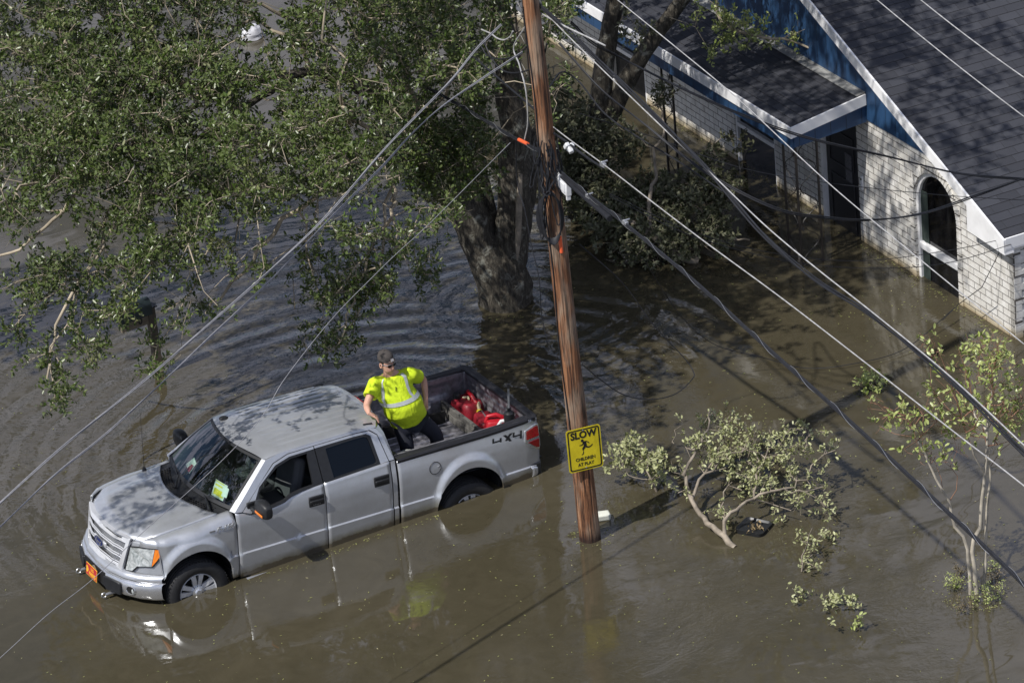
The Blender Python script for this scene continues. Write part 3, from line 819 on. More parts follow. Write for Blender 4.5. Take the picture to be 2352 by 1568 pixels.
# ================================================================ yellow sign
def mat_sign():
    m, n, b = new_mat('yellow_sign_face')
    v = coords(n)
    c = ramp(n, noise(n, v, 5, 6, 0.7), [(0.3, (0.50, 0.40, 0.012)), (0.65, (0.66, 0.54, 0.018))])
    sp = ramp(n, noise(n, v, 40, 3, 0.7), [(0.60, (1, 1, 1)), (0.70, (0.62, 0.55, 0.40))])
    c = mixc(n, 0.8, c, sp, 'MULTIPLY')
    n.links.new(c, b.inputs['Base Color']); b.inputs['Roughness'].default_value = 0.4
    return m
SIGNBLK = plain('sign_black', (0.012, 0.011, 0.010), 0.5, var=0.3)
def make_sign():
    # four corners seen at: TL (1300,990) TR (1377,972) BR (1386,1068) BL (1307,1088)
    pc = pole_at(1.35)
    nrm = np.array([-0.174, -0.984, 0.035]); pp = np.array(pc) + nrm * 0.155
    TL, TR, BR, BL = [Vector(at_plane(u, v, pp, nrm)) for u, v in ((1299.5, 991), (1377.5, 972), (1386.5, 1069), (1307.5, 1088))]
    c = (TL + TR + BR + BL) / 4
    xd = ((TR - TL) + (BR - BL)).normalized(); w = ((TR - TL).length + (BR - BL).length) / 2; h = ((TL - BL).length + (TR - BR).length) / 2
    F = frame((0, 0, 0), xd, ((TL - BL) + (TR - BR)))
    S = empty('warning_sign', c, F.to_euler(), 'yellow SLOW CHILDREN AT PLAY sign tilted on the wooden pole', 'road sign')
    def rr(w_, h_, r):
        L = []
        for cx, cy, a0 in ((w_ / 2 - r, h_ / 2 - r, 0), (-w_ / 2 + r, h_ / 2 - r, 90), (-w_ / 2 + r, -h_ / 2 + r, 180), (w_ / 2 - r, -h_ / 2 + r, 270)):
            for k in range(6): a = rad(a0 + 18 * k); L.append((cx + r * math.cos(a), cy + r * math.sin(a)))
        return L
    MB().poly([rr(w, h, 0.035)], lambda a, b: (a, b, 0), (0, 0, -0.004)).build('plate', mat_sign(), S, smooth=0)
    MB().poly([rr(w - 0.03, h - 0.03, 0.03), rr(w - 0.062, h - 0.062, 0.022)], lambda a, b: (a, b, 0.0022), None).build('border', SIGNBLK, S, smooth=0)
    I4 = lambda x, y: Matrix.Translation((x, y, 0.001))
    text_mesh('word_slow', 'SLOW', h * 0.225, SIGNBLK, S, I4(0, h * 0.335), 0.002, sx=0.93, bold=0.0045)
    text_mesh('word_children', 'CHILDREN', h * 0.104, SIGNBLK, S, I4(0, -h * 0.225), 0.002, sx=0.90, bold=0.0010)
    text_mesh('word_at_play', 'AT PLAY', h * 0.104, SIGNBLK, S, I4(0, -h * 0.350), 0.002, sx=0.90, bold=0.0010)
    fig = MB(); k = h * 1.10
    def P(*pts): fig.poly([[(a * k, b * k + h * 0.085) for a, b in pts]], lambda a, b: (a, b, 0.0022), None)
    hd = [(-0.035 + 0.03 * math.cos(t), 0.105 + 0.032 * math.sin(t)) for t in np.linspace(0, 2 * math.pi, 14)[:-1]]
    P(*hd)
    P((-0.03, 0.075), (0.0, 0.088), (0.035, 0.075), (0.05, 0.02), (0.045, -0.03), (0.02, -0.045), (-0.02, -0.03), (-0.012, 0.02))         # torso
    P((0.0, 0.088), (0.05, 0.085), (0.095, 0.055), (0.105, 0.022), (0.093, 0.018), (0.08, 0.045), (0.045, 0.062), (0.02, 0.06))              # rear arm
    P((-0.01, 0.07), (-0.03, 0.055), (-0.05, 0.025), (-0.10, 0.022), (-0.102, 0.008), (-0.045, 0.004), (-0.012, 0.03))                        # front arm
    P((0.045, -0.02), (0.09, -0.045), (0.125, -0.035), (0.165, -0.005), (0.172, -0.02), (0.135, -0.055), (0.09, -0.072), (0.02, -0.05))       # rear leg
    P((-0.02, -0.02), (0.02, -0.05), (-0.015, -0.085), (-0.035, -0.12), (-0.045, -0.165), (-0.075, -0.19), (-0.07, -0.20), (-0.03, -0.18), (-0.02, -0.13), (-0.045, -0.09), (-0.052, -0.06))
    fig.build('running_child_symbol', SIGNBLK, S, smooth=0)
    for y in (h * 0.44, -h * 0.44):
        MB().lathe([(0, 0.006), (0.008, 0.005), (0.010, 0.0)], (0.0, y, 0), 'z', 10).build('bolt', STEEL, S)
make_sign()
# ================================================================ pickup truck (own frame: x backwards, y to its right, z up from the wheel tread)
TA = math.atan(0.054)
TM = Matrix.Rotation(TA, 4, 'Y')
TLOC = TM @ Vector((0, 0, -0.385))
def TW(p): return TM @ Vector(p) + TLOC

def mat_paint():
    m, n, b = new_mat('silver_paint')
    v = coords(n)
    c = ramp(n, noise(n, v, 1.5, 5), [(0.3, (0.52, 0.54, 0.57)), (0.7, (0.58, 0.60, 0.63))])
    dust = ramp(n, noise(n, v, 9, 6, 0.7), [(0.45, (1, 1, 1)), (0.75, (0.88, 0.87, 0.84))])
    c = mixc(n, 0.7, c, dust, 'MULTIPLY')
    g = n.nodes.new('ShaderNodeNewGeometry'); sp = n.nodes.new('ShaderNodeSeparateXYZ'); n.links.new(g.outputs['Position'], sp.inputs[0])
    zz = math2(n, 'ADD', sp.outputs[2], math2(n, 'MULTIPLY', noise(n, v, 5, 5, 0.7), -0.12))
    wet = ramp(n, zz, [(0.0, (.30, .25, .17)), (0.02, (.62, .58, .48)), (0.10, (1, 1, 1))])
    c = mixc(n, 1.0, c, wet, 'MULTIPLY')
    n.links.new(c, b.inputs['Base Color'])
    b.inputs['Metallic'].default_value = 0.62
    r = ramp(n, noise(n, v, 3, 5), [(0.3, (0.30, 0.30, 0.30)), (0.7, (0.40, 0.40, 0.40))])
    n.links.new(r, b.inputs['Roughness'])
    b.inputs['Coat Weight'].default_value = 0.9; b.inputs['Coat Roughness'].default_value = 0.08
    bump(n, b, noise(n, v, 700, 1), 0.05, 0.001)
    return m
PAINT = mat_paint()
BEDP = plain('scuffed_bed_paint', (0.25, 0.245, 0.27), 0.42, 0.5, var=0.45, vscale=14)
CHROME = plain('chrome', (0.70, 0.71, 0.73), 0.17, 0.8, var=0.08)
BRIGHT = plain('bright_trim', (0.66, 0.67, 0.69), 0.28, 0.35, var=0.08, coat=0.5)
SATIN = plain('satin_silver', (0.42, 0.43, 0.45), 0.3, 0.7, var=0.1)
RUBBER = plain('tyre_rubber', (0.016, 0.016, 0.017), 0.62, var=0.35, vscale=25, bmp=0.3)
BPLAST = plain('black_trim', (0.013, 0.014, 0.016), 0.5, var=0.2, vscale=20)
LINER = plain('wheel_well_black', (0.006, 0.006, 0.006), 0.9)
SEATM = plain('grey_seat_cloth', (0.075, 0.08, 0.085), 0.9)
DASH = plain('dark_dashboard', (0.012, 0.012, 0.013), 0.7)
def mat_railcap():
    m, n, b = new_mat('rail_cap_plastic')
    v = coords(n, 'Object', (0.8, 14, 14))
    c = ramp(n, noise(n, v, 3, 5, 0.7), [(0.35, (0.010, 0.010, 0.012)), (0.62, (0.022, 0.022, 0.026)), (0.8, (0.10, 0.10, 0.11))])
    n.links.new(c, b.inputs['Base Color']); b.inputs['Roughness'].default_value = 0.45
    return m
RAILCAP = mat_railcap()
def mat_glass():
    m, n, b = new_mat('windscreen_glass')
    out = n.nodes['Material Output']
    fr = n.nodes.new('ShaderNodeFresnel'); fr.inputs['IOR'].default_value = 1.55
    tr = n.nodes.new('ShaderNodeBsdfTransparent'); tr.inputs['Color'].default_value = (0.62, 0.72, 0.68, 1)
    gl = n.nodes.new('ShaderNodeBsdfGlossy'); gl.inputs['Roughness'].default_value = 0.02; gl.inputs['Color'].default_value = (1, 1, 1, 1)
    mx = n.nodes.new('ShaderNodeMixShader')
    n.links.new(math2(n, 'ADD', math2(n, 'MULTIPLY', fr.outputs[0], 1.25), 0.03), mx.inputs[0]); n.links.new(tr.outputs[0], mx.inputs[1]); n.links.new(gl.outputs[0], mx.inputs[2])
    n.links.new(mx.outputs[0], out.inputs['Surface'])
    return m
GLASS = mat_glass()
def mat_tint():
    m, n, b = new_mat('tinted_side_glass')
    b.inputs['Base Color'].default_value = (0.004, 0.004, 0.005, 1); b.inputs['Roughness'].default_value = 0.03
    b.inputs['Specular IOR Level'].default_value = 0.7
    return m
TINT = mat_tint()
AMBER = plain('amber_lens', (0.80, 0.22, 0.02), 0.2, coat=0.5)
REDL = plain('red_lens', (0.28, 0.008, 0.012), 0.2, coat=0.6, var=0.25, vscale=40)
def mat_lamp():
    m, n, b = new_mat('headlamp_lens')
    v = coords(n, 'Object', (1, 1, 1))
    c = ramp(n, noise(n, v, 9, 4, 0.6, 2.5), [(0.35, (0.30, 0.33, 0.32)), (0.55, (0.60, 0.63, 0.62)), (0.7, (0.80, 0.82, 0.80))])
    n.links.new(c, b.inputs['Base Color']); b.inputs['Roughness'].default_value = 0.12; b.inputs['Metallic'].default_value = 0.35
    b.inputs['Coat Weight'].default_value = 0.8
    return m
LAMP = mat_lamp()

ARCH = ((0.0, 0.505, 0.462), (3.715, 0.565, 0.468))     # x, z, radius
def ss(a, b, x):
    t = max(0, min(1, (x - a) / (b - a))); return t * t * (3 - 2 * t)
def lerpt(x, T):
    xs = [t[0] for t in T]; ys = [t[1] for t in T]; return float(np.interp(x, xs, ys))
W_Z = [(.35, .940), (.60, .968), (.738, .976), (.752, .958), (.95, .968), (1.12, .966), (1.22, .954), (1.33, .930), (1.42, .922)]
W_X = [(-.70, -.50), (-.59, -.225), (-.46, -.088), (-.34, -.036), (-.1, -.006), (.2, 0), (4.25, 0), (4.55, -.012), (4.76, -.05)]
def bw(x, z):
    w = lerpt(z - (0.03 * x / 3.7 if 0.5 < z < 1.0 else 0), W_Z) + lerpt(x, W_X)
    for xc, zc, r0 in ARCH:
        dx, dz = x - xc, z - zc; r = math.hypot(dx, dz)
        if dz > -0.2 and r < 0.8:
            R = r0 + 0.035 + 0.155 * max(0, dz / max(r, 1e-6)) ** 1.5
            w += 0.052 * ss(R, R - 0.10, r)
    return w
def belt(x): return lerpt(x, [(.545, 1.300), (.75, 1.240), (1.0, 1.238), (1.2, 1.262), (1.3, 1.302), (1.45, 1.327), (1.8, 1.347), (2.46, 1.375), (2.72, 1.388)])
def gh(x, z): return 0.930 - 0.5 * (z - 1.33)
def rail(x): return lerpt(x, [(2.7, 1.365), (3.9, 1.378), (4.76, 1.408)])

def panel_cols(x0, x1, step=0.045):
    xs = set(np.round(np.linspace(x0, x1, max(3, int((x1 - x0) / step))), 4))
    for xc, zc, r in ARCH:
        for k in range(33):
            x = xc - r * math.cos(math.pi * k / 32)
            if x0 < x < x1: xs.add(round(x, 4))
    return sorted(xs)
def side_rows(x0, x1, ztop, zbot, s, nz=22, extra=None):
    xs = panel_cols(x0, x1); rows = []
    zcr = [0.0]
    for x in xs:
        zb = zbot
        for xc, zc, r in ARCH:
            d = abs(x - xc)
            if d < r: zb = max(zb, zc + math.sqrt(max(0, r * r - d * d)))
        if x < -0.44: zb = max(zb, 1.085)
        zt = ztop(x); col = []
        n_ = nz
        ts = np.linspace(0, 1, n_)
        zc_ = 0.745 + 0.03 * x / 3.7
        zs = [zb + (zt - zb) * t for t in ts]
        if zb < zc_ - 0.01:   # keep a sharp row pair on the crease
            k = min(range(1, n_ - 1), key=lambda i: abs(zs[i] - zc_)); k = max(1, min(n_ - 3, k))
            zs[k] = zc_ - 0.007; zs[k + 1] = zc_ + 0.007
        for z in zs: col.append((x, s * bw(x, z), z))
        if extra: col += extra(x, s, col[-1])
        # inward return at the bottom edge
        y0 = col[0][1]; col.insert(0, (x, y0 - s * 0.035, col[0][2] + 0.004))
        rows.append(col)
    return rows
def hoodline(x): return lerpt(x, [(-.72, .64), (-.6, .70), (-.45, .765), (-.2, .785), (.6, .80)])
def hoodz(x): return lerpt(x, [(-.72, 1.135), (-.66, 1.165), (-.5, 1.19), (-.25, 1.222), (.1, 1.252), (.4, 1.283), (.6, 1.30)])
def fender_roll(x, s, last):
    y0, z0 = abs(last[1]), last[2]; y1, z1 = hoodline(x), hoodz(x) - 0.012
    out = []
    for k in range(1, 9):
        a = math.pi / 2 * k / 8
        out.append((x, s * (y1 + (y0 - y1) * math.cos(a)), z0 + (z1 - z0) * math.sin(a)))
    return out
XF = [(0, -.80), (.3, -.78), (.57, -.70), (.75, -.59), (.88, -.46), (.95, -.34), (.99, -.1)]
def xf(y):
    return lerpt(abs(y), XF)
def lean(z): return (z - 0.80) * 0.16
def FS(off=0.0): return lambda y, z: (xf(y) + lean(z) + off, y, z)

def make_truck():
    T = empty('pickup_truck', TLOC, (0, TA, 0), 'silver four-door pickup truck standing in the flood with its wheels under water', 'pickup truck')
    def part(mb, name, mat, parent=T, **k): return mb.build(name, mat, parent, **k)
    # ---------------- body sides
    for s in (-1, 1):
        # fender
        xs_top = lambda x: min(1.10, 1.10)
        mb = MB().grid(side_rows(-0.60, 0.548, lambda x: 1.10 if x > -.44 else 1.115, 0.455, s, 20, fender_roll))
        part(mb, 'fender', PAINT, solid=0.02)
        for (x0, x1, nm) in ((0.560, 1.744, 'front_door'), (1.756, 2.650, 'rear_door')):
            D = empty(nm, (0, 0, 0)); D.parent = T
            mb = MB().grid(side_rows(x0, x1, belt, 0.43, s, 24))
            if nm == 'front_door':
                outer = [(.655, 1.282), (.95, 1.52), (1.19, 1.692), (1.40, 1.748), (1.744, 1.757)]
                inner = [(1.744, 1.730), (1.41, 1.722), (1.205, 1.672), (.935, 1.495), (.755, 1.245)]
            else:
                outer = [(1.756, 1.758), (2.3, 1.764), (2.50, 1.756), (2.588, 1.69), (2.650, 1.385)]
                inner = [(2.54, 1.378), (2.505, 1.70), (2.45, 1.735), (2.3, 1.740), (1.756, 1.733)]
            mb.poly([outer + inner], lambda a, b: (a, s * gh(a, b), b), (0, -s * 0.03, 0))
            part(mb, 'door_panel', PAINT, D, solid=0.02)
            tr = MB()
            if nm == 'front_door':
                o_ = [(.752, 1.242), (.94, 1.492), (1.207, 1.667), (1.415, 1.717), (1.744, 1.725), (1.744, 1.347), (1.45, 1.327), (1.3, 1.302), (1.2, 1.262), (1.0, 1.238), (.75, 1.239)]
                h_ = [(.90, 1.42), (.99, 1.515), (1.22, 1.65), (1.42, 1.70), (1.64, 1.705), (1.615, 1.357), (1.45, 1.350), (1.30, 1.328), (1.2, 1.288), (1.0, 1.262), (.89, 1.262)]
            else:
                o_ = [(1.756, 1.728), (2.3, 1.735), (2.45, 1.730), (2.50, 1.695), (2.535, 1.379), (2.46, 1.376), (1.8, 1.347), (1.756, 1.346)]
                h_ = [(1.89, 1.70), (2.30, 1.715), (2.41, 1.712), (2.45, 1.695), (2.468, 1.66), (2.495, 1.43), (2.488, 1.405), (2.46, 1.395), (1.90, 1.368)]
            tr.poly([o_, h_], lambda a, b: (a, s * (gh(a, b) + 0.004), b), (0, -s * 0.035, 0))
            part(tr, 'window_trim', BPLAST, D, smooth=0)
            if nm == 'rear_door' or s == 1:
                part(MB().poly([h_], lambda a, b: (a, s * (gh(a, b) - 0.012), b), (0, -s * 0.006, 0)), 'window_glass', TINT, D, smooth=0)
            # handle
            hx = 1.625 if nm == 'front_door' else 2.515; hz = 1.165 if nm == 'front_door' else 1.18
            yb = s * (bw(hx, hz) + 0.002)
            hb = MB().box((hx, yb, hz), (0.21, 0.024, 0.135))
            ho = part(hb, 'handle', BPLAST, D, bevel=0.012)
            part(MB().box((hx - 0.005, yb + s * 0.026, hz + 0.006), (0.185, 0.024, 0.040)), 'grip', BPLAST, ho, bevel=0.009)
            if nm == 'front_door':
                kb = MB()
                for k in range(5): kb.box((hx - 0.045 + 0.021 * k, yb + s * 0.0115, hz - 0.040), (0.012, 0.004, 0.009))
                part(kb, 'keypad', SATIN, ho, smooth=0)
        # cab side ring: A pillar, roof rail, C pillar
        ring = [(.548, 1.300), (1.10, 1.752), (1.28, 1.785), (1.6, 1.795), (2.3, 1.80), (2.52, 1.792), (2.60, 1.76), (2.65, 1.68), (2.725, 1.385),
                (2.661, 1.385), (2.598, 1.695), (2.51, 1.766), (2.3, 1.774), (1.395, 1.759), (1.18, 1.702), (.645, 1.289)]
        mb = MB().poly([ring], lambda a, b: (a, s * gh(a, b), b), (0, -s * 0.04, 0))
        # A pillar face toward the windscreen
        mb.add([(.548, s * gh(0, 1.30), 1.300), (1.10, s * gh(0, 1.752), 1.752), (1.075, s * .675, 1.762), (.515, s * .868, 1.305)], [(0, 1, 2, 3)])
        # lower strip behind the rear door
        mb.grid(side_rows(2.662, 2.722, lambda x: 1.386, 0.45, s, 20))
        part(mb, 'cab_side', PAINT, smooth=30)
        # bed side
        mb = MB().grid(side_rows(2.752, 4.735, lambda x: rail(x) - 0.006, 0.50 , s, 24))
        B_ = part(mb, 'bed_side', PAINT, solid=0.02)
        # rail cap
        rc = MB(); rows = []
        for x in np.linspace(2.752, 4.60, 30):
            z = rail(x); yo = bw(x, z) + 0.006
            rows.append([(x, s * yo, z - 0.035), (x, s * (yo + .002), z - .004), (x, s * (yo - 0.012), z + 0.018), (x, s * (yo - 0.035), z + 0.026), (x, s * (yo - .055), z + .023), (x, s * (yo - .06), z + .027), (x, s * (yo - .10), z + .025), (x, s * (yo - .115), z + .012), (x, s * (yo - .118), z - .02)])
        rc.grid(rows); part(rc, 'rail_cap', RAILCAP)
        # bright inner lip
        part(MB().box((3.7, s * 0.80, 1.365), (1.85, 0.025, 0.05)), 'inner_rail', BEDP, smooth=0)
        # inner bed wall with wheel box
        iw = MB(); rows = []
        for x in np.linspace(2.79, 4.66, 60):
            row = []
            for z in np.linspace(0.86, 1.375, 16):
                y = 0.80
                rec = ss(2.95, 3.0, x) * ss(4.42, 4.36, x) * ss(1.30, 1.27, z)
                y += 0.028 * rec
                wx = ss(3.20, 3.34, x) * ss(4.16, 4.04, x)
                lim = 1.125 - 0.00 * x
                wz = ss(lim + 0.03, lim - 0.03, z)
                y -= 0.20 * wx * wz
                y -= 0.045 * ss(lim + 0.02, lim - 0.02, z) * (1 - wx) * ss(2.92, 3.0, x) * ss(4.44, 4.36, x)
                row.append((x, s * y, z))
            rows.append(row)
        iw.grid(rows); part(iw, 'bed_wall', BEDP, smooth=50)
        # tail lamp
        L = [(4.53, 1.28), (4.515, 1.14), (4.56, 1.08), (4.66, 1.01), (4.735, .975), (4.748, 1.05), (4.745, 1.31), (4.70, 1.318)]
        tl = MB().poly([L], lambda a, b: (a, s * (bw(a, b) + 0.012), b), (0, -s * 0.03, 0))
        TL_ = part(tl, 'tail_lamp', CHROME, bevel=0.004)
        for P_ in ([(4.553, 1.265), (4.545, 1.165), (4.732, 1.165), (4.732, 1.29), (4.70, 1.296)], [(4.560, 1.125), (4.68, 1.03), (4.73, 1.012), (4.732, 1.128)]):
            part(MB().poly([P_], lambda a, b: (a, s * (bw(a, b) + 0.016), b), (0, -s * 0.004, 0)), 'lens', REDL, TL_, smooth=0)
        # rear bumper end
        rb = MB(); rows = []
        for k in range(14):
            t = k / 13; x = 4.60 + 0.24 * math.sin(t * math.pi / 2); y = s * (0.955 - 0.36 * (1 - math.cos(t * math.pi / 2)))
            rows.append([(x, y, 0.62), (x + .012, y + s * .008, 0.66), (x + .012, y + s * .008, 0.74), (x - .01, y, 0.77)])
        rb.grid(rows); part(rb, 'rear_bumper_end', CHROME, solid=0.02)
        part(MB().box((4.66, s * .90, .72), (0.16, 0.08, 0.16)), 'bumper_filler', BPLAST, bevel=0.01)
        # rocker and liner
        for xc, zc, r in ARCH:
            rows = []
            for k in range(21):
                a = math.pi * (k / 20) * 1.3 - 0.47
                rows.append([(xc + (r + .02) * math.cos(a), s * y, zc + (r + .02) * math.sin(a)) for y in (.58, .93)])
            ln = MB().grid(rows); ln.box((xc, s * .57, .62), (1.0, .03, 0.85))
            part(ln, 'wheel_liner', LINER)
        if s == -1:
            # fuel flap
            fx, fz = 3.25, 1.145
            rgp = []
            for k in range(33):
                a = 2 * math.pi * k / 32; x, z = fx + .078 * math.cos(a), fz + .078 * math.sin(a)
                rgp.append((x, s * (bw(x, z) + 0.003), z))
            F_ = part(MB().tube(rgp, 0.0045, 5, cap=False), 'fuel_flap', BPLAST)
            part(MB().lathe([(0, .006), (.012, .005), (.014, 0)], (fx + .055, -bw(fx, fz) - .008, fz), 'y', 10), 'flap_dimple', SATIN, F_)
        # mirror
        Mi = empty('door_mirror', (0.80, s * 0.93, 1.30)); Mi.parent = T
        mb = MB(); rows = []
        for k in range(9):
            t = k / 8; yy = s * (0.08 + 0.29 * t); g = math.sin(math.pi * min(1, max(0, .12 + .80 * t))) ** 0.35
            row = []
            for q in range(16):
                a = 2 * math.pi * q / 16; ca, sa = math.cos(a), math.sin(a)
                sx_ = abs(ca) ** .6 * (1 if ca > 0 else -1); sz_ = abs(sa) ** .6 * (1 if sa > 0 else -1)
                row.append((0.03 + 0.075 * g * sx_ + 0.01 * t, yy, 0.055 + 0.112 * g * sz_))
            rows.append(row)
        mb.grid(rows, close=True); n0 = len(mb.v)
        mb.f.append(tuple(range(n0 - 16, n0))); mb.f.append(tuple(range(0, 16)))
        part(mb, 'housing', BPLAST, Mi, sub=1)
        part(MB().box((0.0, s * .06, 0.0), (0.10, 0.18, 0.055)).box((0.0, s * .0, 0.02), (0.17, 0.03, 0.12)), 'mount', BPLAST, Mi, bevel=0.015)
        if s == -1: part(MB().box((-0.046, s * .245, 0.022), (0.012, 0.19, 0.030)), 'turn_signal', AMBER, Mi, bevel=0.004)
    # ---------------- 4x4 and fender lettering on the near side
    zf = lambda x, z: frame((x, -(bw(x, z) + 0.004), z), (1, 0, 0.015), (0, 0.06, 1))
    mb4 = MB(); F4 = zf(4.275, 1.258)
    def p4(*pts): mb4.poly([[(a, b) for a, b in pts]], lambda a, b: F4 @ Vector((a, b, 0.001)), None)
    p4((-.205, .050), (-.180, .050), (-.187, .006), (-.106, .006), (-.102, .032), (-.077, .032), (-.086, -.056), (-.112, -.056), (-.108, -.014), (-.212, -.014))
    p4((-.060, -.05), (-.012, .002), (-.055, .052), (-.015, .052), (.008, .026), (.04, .052), (.085, .052), (.030, .002), (.062, -.05), (.022, -.05), (.006, -.024), (-.022, -.05))
    p4((.085, .050), (.110, .050), (.103, .006), (.184, .006), (.188, .050), (.213, .050), (.203, -.056), (.177, -.056), (.181, -.014), (.078, -.014))
    mb4.build('four_by_four_decal', BPLAST, T, smooth=0)
    text_mesh('fender_badge', 'F-150', 0.083, CHROME, T, frame((0.405, -(bw(.4, 1.155) + 0.006), 1.157), (1, -0.012, 0.03), (0, 0.1, 1)), 0.004, shear=0.35, sx=1.25, bold=0.003)
    MB().box((0.235, -(bw(.23, 1.15) + .003), 1.152), (0.075, 0.006, 0.022)).build('badge_strip', SATIN, T, smooth=0)
    # ---------------- bonnet
    mb = MB(); rows = []
    def xr(y): return 0.155 + 0.25 * (abs(y) / 0.8) ** 2
    NY = 41
    ys = np.linspace(-1, 1, NY)
    prof = [(0.050, 1.105), (0.056, 1.135), (0.072, 1.158), (0.105, 1.174)]
    for dx, z in prof: rows.append([(xf(t * .775) + dx, t * .775 * (1 - .07 * (t * t)), z - 0.012 * abs(t) ** 3) for t in ys])
    for k in range(1, 22):
        u = k / 21; row = []
        for t in ys:
            y = t * 0.78; xa = xf(y) + 0.105; x = xa + (xr(y) - xa) * u
            hy = hoodline(x) * t * 0.995
            yy = hy
            dome = 0.020 * ss(.60, .50, abs(yy)) - 0.012 * ss(.40, .33, abs(yy)) * ss(-.60, -.50, x) * ss(.05, -.08, x)
            z = hoodz(x) + dome + 0.018 * (1 - t * t) - 0.006 * abs(t) ** 6
            if u < 0.15: z = 1.174 + (z - 1.174) * ss(0, .15, u)
            row.append((x, yy, z))
        rows.append(row)
    mb.grid(rows); part(mb, 'bonnet', PAINT, solid=0.015, smooth=50)
    # cowl
    mb = MB(); rows = []
    def xw(y): return 0.375 + 0.165 * (abs(y) / 0.86) ** 2
    for u in np.linspace(0, 1, 6):
        rows.append([(xr(t * .80) - .03 + (xw(t * .80) + .02 - xr(t * .80) + .03) * u, t * .83, 1.272 - .02 * math.sin(math.pi * u) + .022 * u - .012 * t * t) for t in np.linspace(-1, 1, 25)])
    mb.grid(rows); CW = part(mb, 'cowl_panel', BPLAST)
    for s in (-1, 1):
        vt = MB()
        for r_ in range(4):
            for k in range(13):
                y = s * (0.12 + 0.043 * k); x = xr(y) + 0.02 + 0.034 * r_
                vt.box((x, y, 1.268 + .003 * r_ - .006), (0.014, 0.028, 0.014))
        part(vt, 'vent_slots', LINER, CW, smooth=0)
    # wipers
    for (a, b, c) in (((.33, -.70, 1.30), (.42, -.40, 1.335), (.44, .02, 1.335)), ((.245, .06, 1.30), (.37, .25, 1.335), (.52, .72, 1.335))):
        w = part(MB().tube([a, ((a[0] + b[0]) / 2, (a[1] + b[1]) / 2, 1.335), b], [.018, .012, .009], 8), 'wiper', BPLAST)
        part(MB().tube([(b[0] - .07, b[1] - .22, 1.318), b, (b[0] + .10, b[1] + .36, 1.345)] if False else [a[:2] + (1.31,), b, c], 0.007, 5), 'blade', BPLAST, w)
    # windscreen
    mb = MB(); rows = []
    for u in np.linspace(0, 1, 12):
        row = []
        for t in np.linspace(-1, 1, 25):
            yb, yt = t * .868, t * .675
            xb, zb = xw(yb), 1.318 - .015 * t * t; xt, zt = .945 + .13 * t * t, 1.795 - .035 * t * t
            row.append((xb + (xt - xb) * u - .012 * math.sin(math.pi * u), yb + (yt - yb) * u, zb + (zt - zb) * u + .014 * math.sin(math.pi * u)))
        rows.append(row)
    mb.grid(rows); part(mb, 'windscreen', GLASS, smooth=60)
    bd = MB()
    edge = [r[0] for r in rows]; edge2 = [r[-1] for r in rows]
    for strip, (w0, w1) in ((rows[-1], (0, 0.045)),):
        bd.grid([[Vector(p) + Vector((-.002, 0, .002)) for p in rows[-1]], [Vector(a).lerp(Vector(b), .55) + Vector((-.003, 0, .003)) for a, b in zip(rows[-1], rows[-2])]])
    bd.grid([[Vector(p) + Vector((-.003, 0, .003)) for p in rows[0]], [Vector(a).lerp(Vector(b), .7) + Vector((-.003, 0, .003)) for a, b in zip(rows[0], rows[1])]])
    for e, q in ((0, 1), (-1, -2)):
        bd.grid([[Vector(r[e]) + Vector((-.003, 0, .003)) for r in rows], [Vector(r[e]).lerp(Vector(r[q]), .45) + Vector((-.003, 0, .003)) for r in rows]])
    part(bd, 'windscreen_border', BPLAST, smooth=0)
    # ---------------- roof
    mb = MB(); rows = []
    for u in np.linspace(0, 1, 34):
        row = []
        for t in np.linspace(-1, 1, 113):
            a = abs(t)
            y = t * 0.70
            xa = .94 + .14 * t * t; xb = 2.76 - .16 * a ** 3
            x = xa + (xb - xa) * u
            zc = lerpt(x, [(.94, 1.80), (1.15, 1.838), (1.5, 1.866), (2.1, 1.878), (2.5, 1.872), (2.68, 1.85), (2.76, 1.81)])
            ze = lerpt(x, [(1.08, 1.755), (1.28, 1.785), (1.6, 1.795), (2.3, 1.80), (2.52, 1.792), (2.6, 1.765)])
            z = ze + (zc - ze) * (1 - a ** 3.2) ** 0.75
            for yr in (.12, .24, .36, .48, .58):
                q = abs(abs(y) - yr)
                z -= 0.010 * ss(.020, .006, q) * ss(1.30, 1.38, x) * ss(2.55, 2.45, x)
            row.append((x, y, z))
        rows.append(row)
    mb.grid(rows); RF = part(mb, 'roof', PAINT, smooth=40)
    part(MB().lathe([(0.0, .028), (.035, .024), (.055, .010), (.060, 0)], (1.13, .47, 1.822), 'z', 18), 'roof_antenna', BPLAST, RF)
    for s in (-1, 1): part(MB().tube([(2.46, s * .655, 1.828), (2.58, s * .652, 1.812)], 0.009, 6), 'rail_clip', BPLAST, RF)
    # cab back
    bk = MB()
    top = rows[-1]
    bk.grid([top, [(2.735 - .05 * abs(t) ** 3, t * .76, 1.64) for t in np.linspace(-1, 1, 113)], [(2.745 - .03 * abs(t) ** 3, t * .925, 1.36) for t in np.linspace(-1, 1, 113)], [(2.742, t * .93, 0.5) for t in np.linspace(-1, 1, 113)]])
    for s in (-1, 1):
        bk.grid([[(2.60, s * gh(0, 1.765), 1.765), (2.65, s * gh(0, 1.68), 1.68), (2.725, s * gh(0, 1.385), 1.385)], [(2.66, s * .66, 1.775), (2.70, s * .72, 1.68), (2.74, s * .88, 1.385)]])
    part(bk, 'cab_back', PAINT, smooth=60)
    part(MB().poly([[(-.62, 1.42), (-.55, 1.70), (.55, 1.70), (.62, 1.42)]], lambda a, b: (2.752, a, b), (.01, 0, 0)), 'back_window', TINT, smooth=0)
    part(MB().box((2.77, 0, 1.79), (0.03, .36, .03)), 'brake_lamp', REDL, bevel=.006)
    # ---------------- nose
    mb = MB(); rows = []
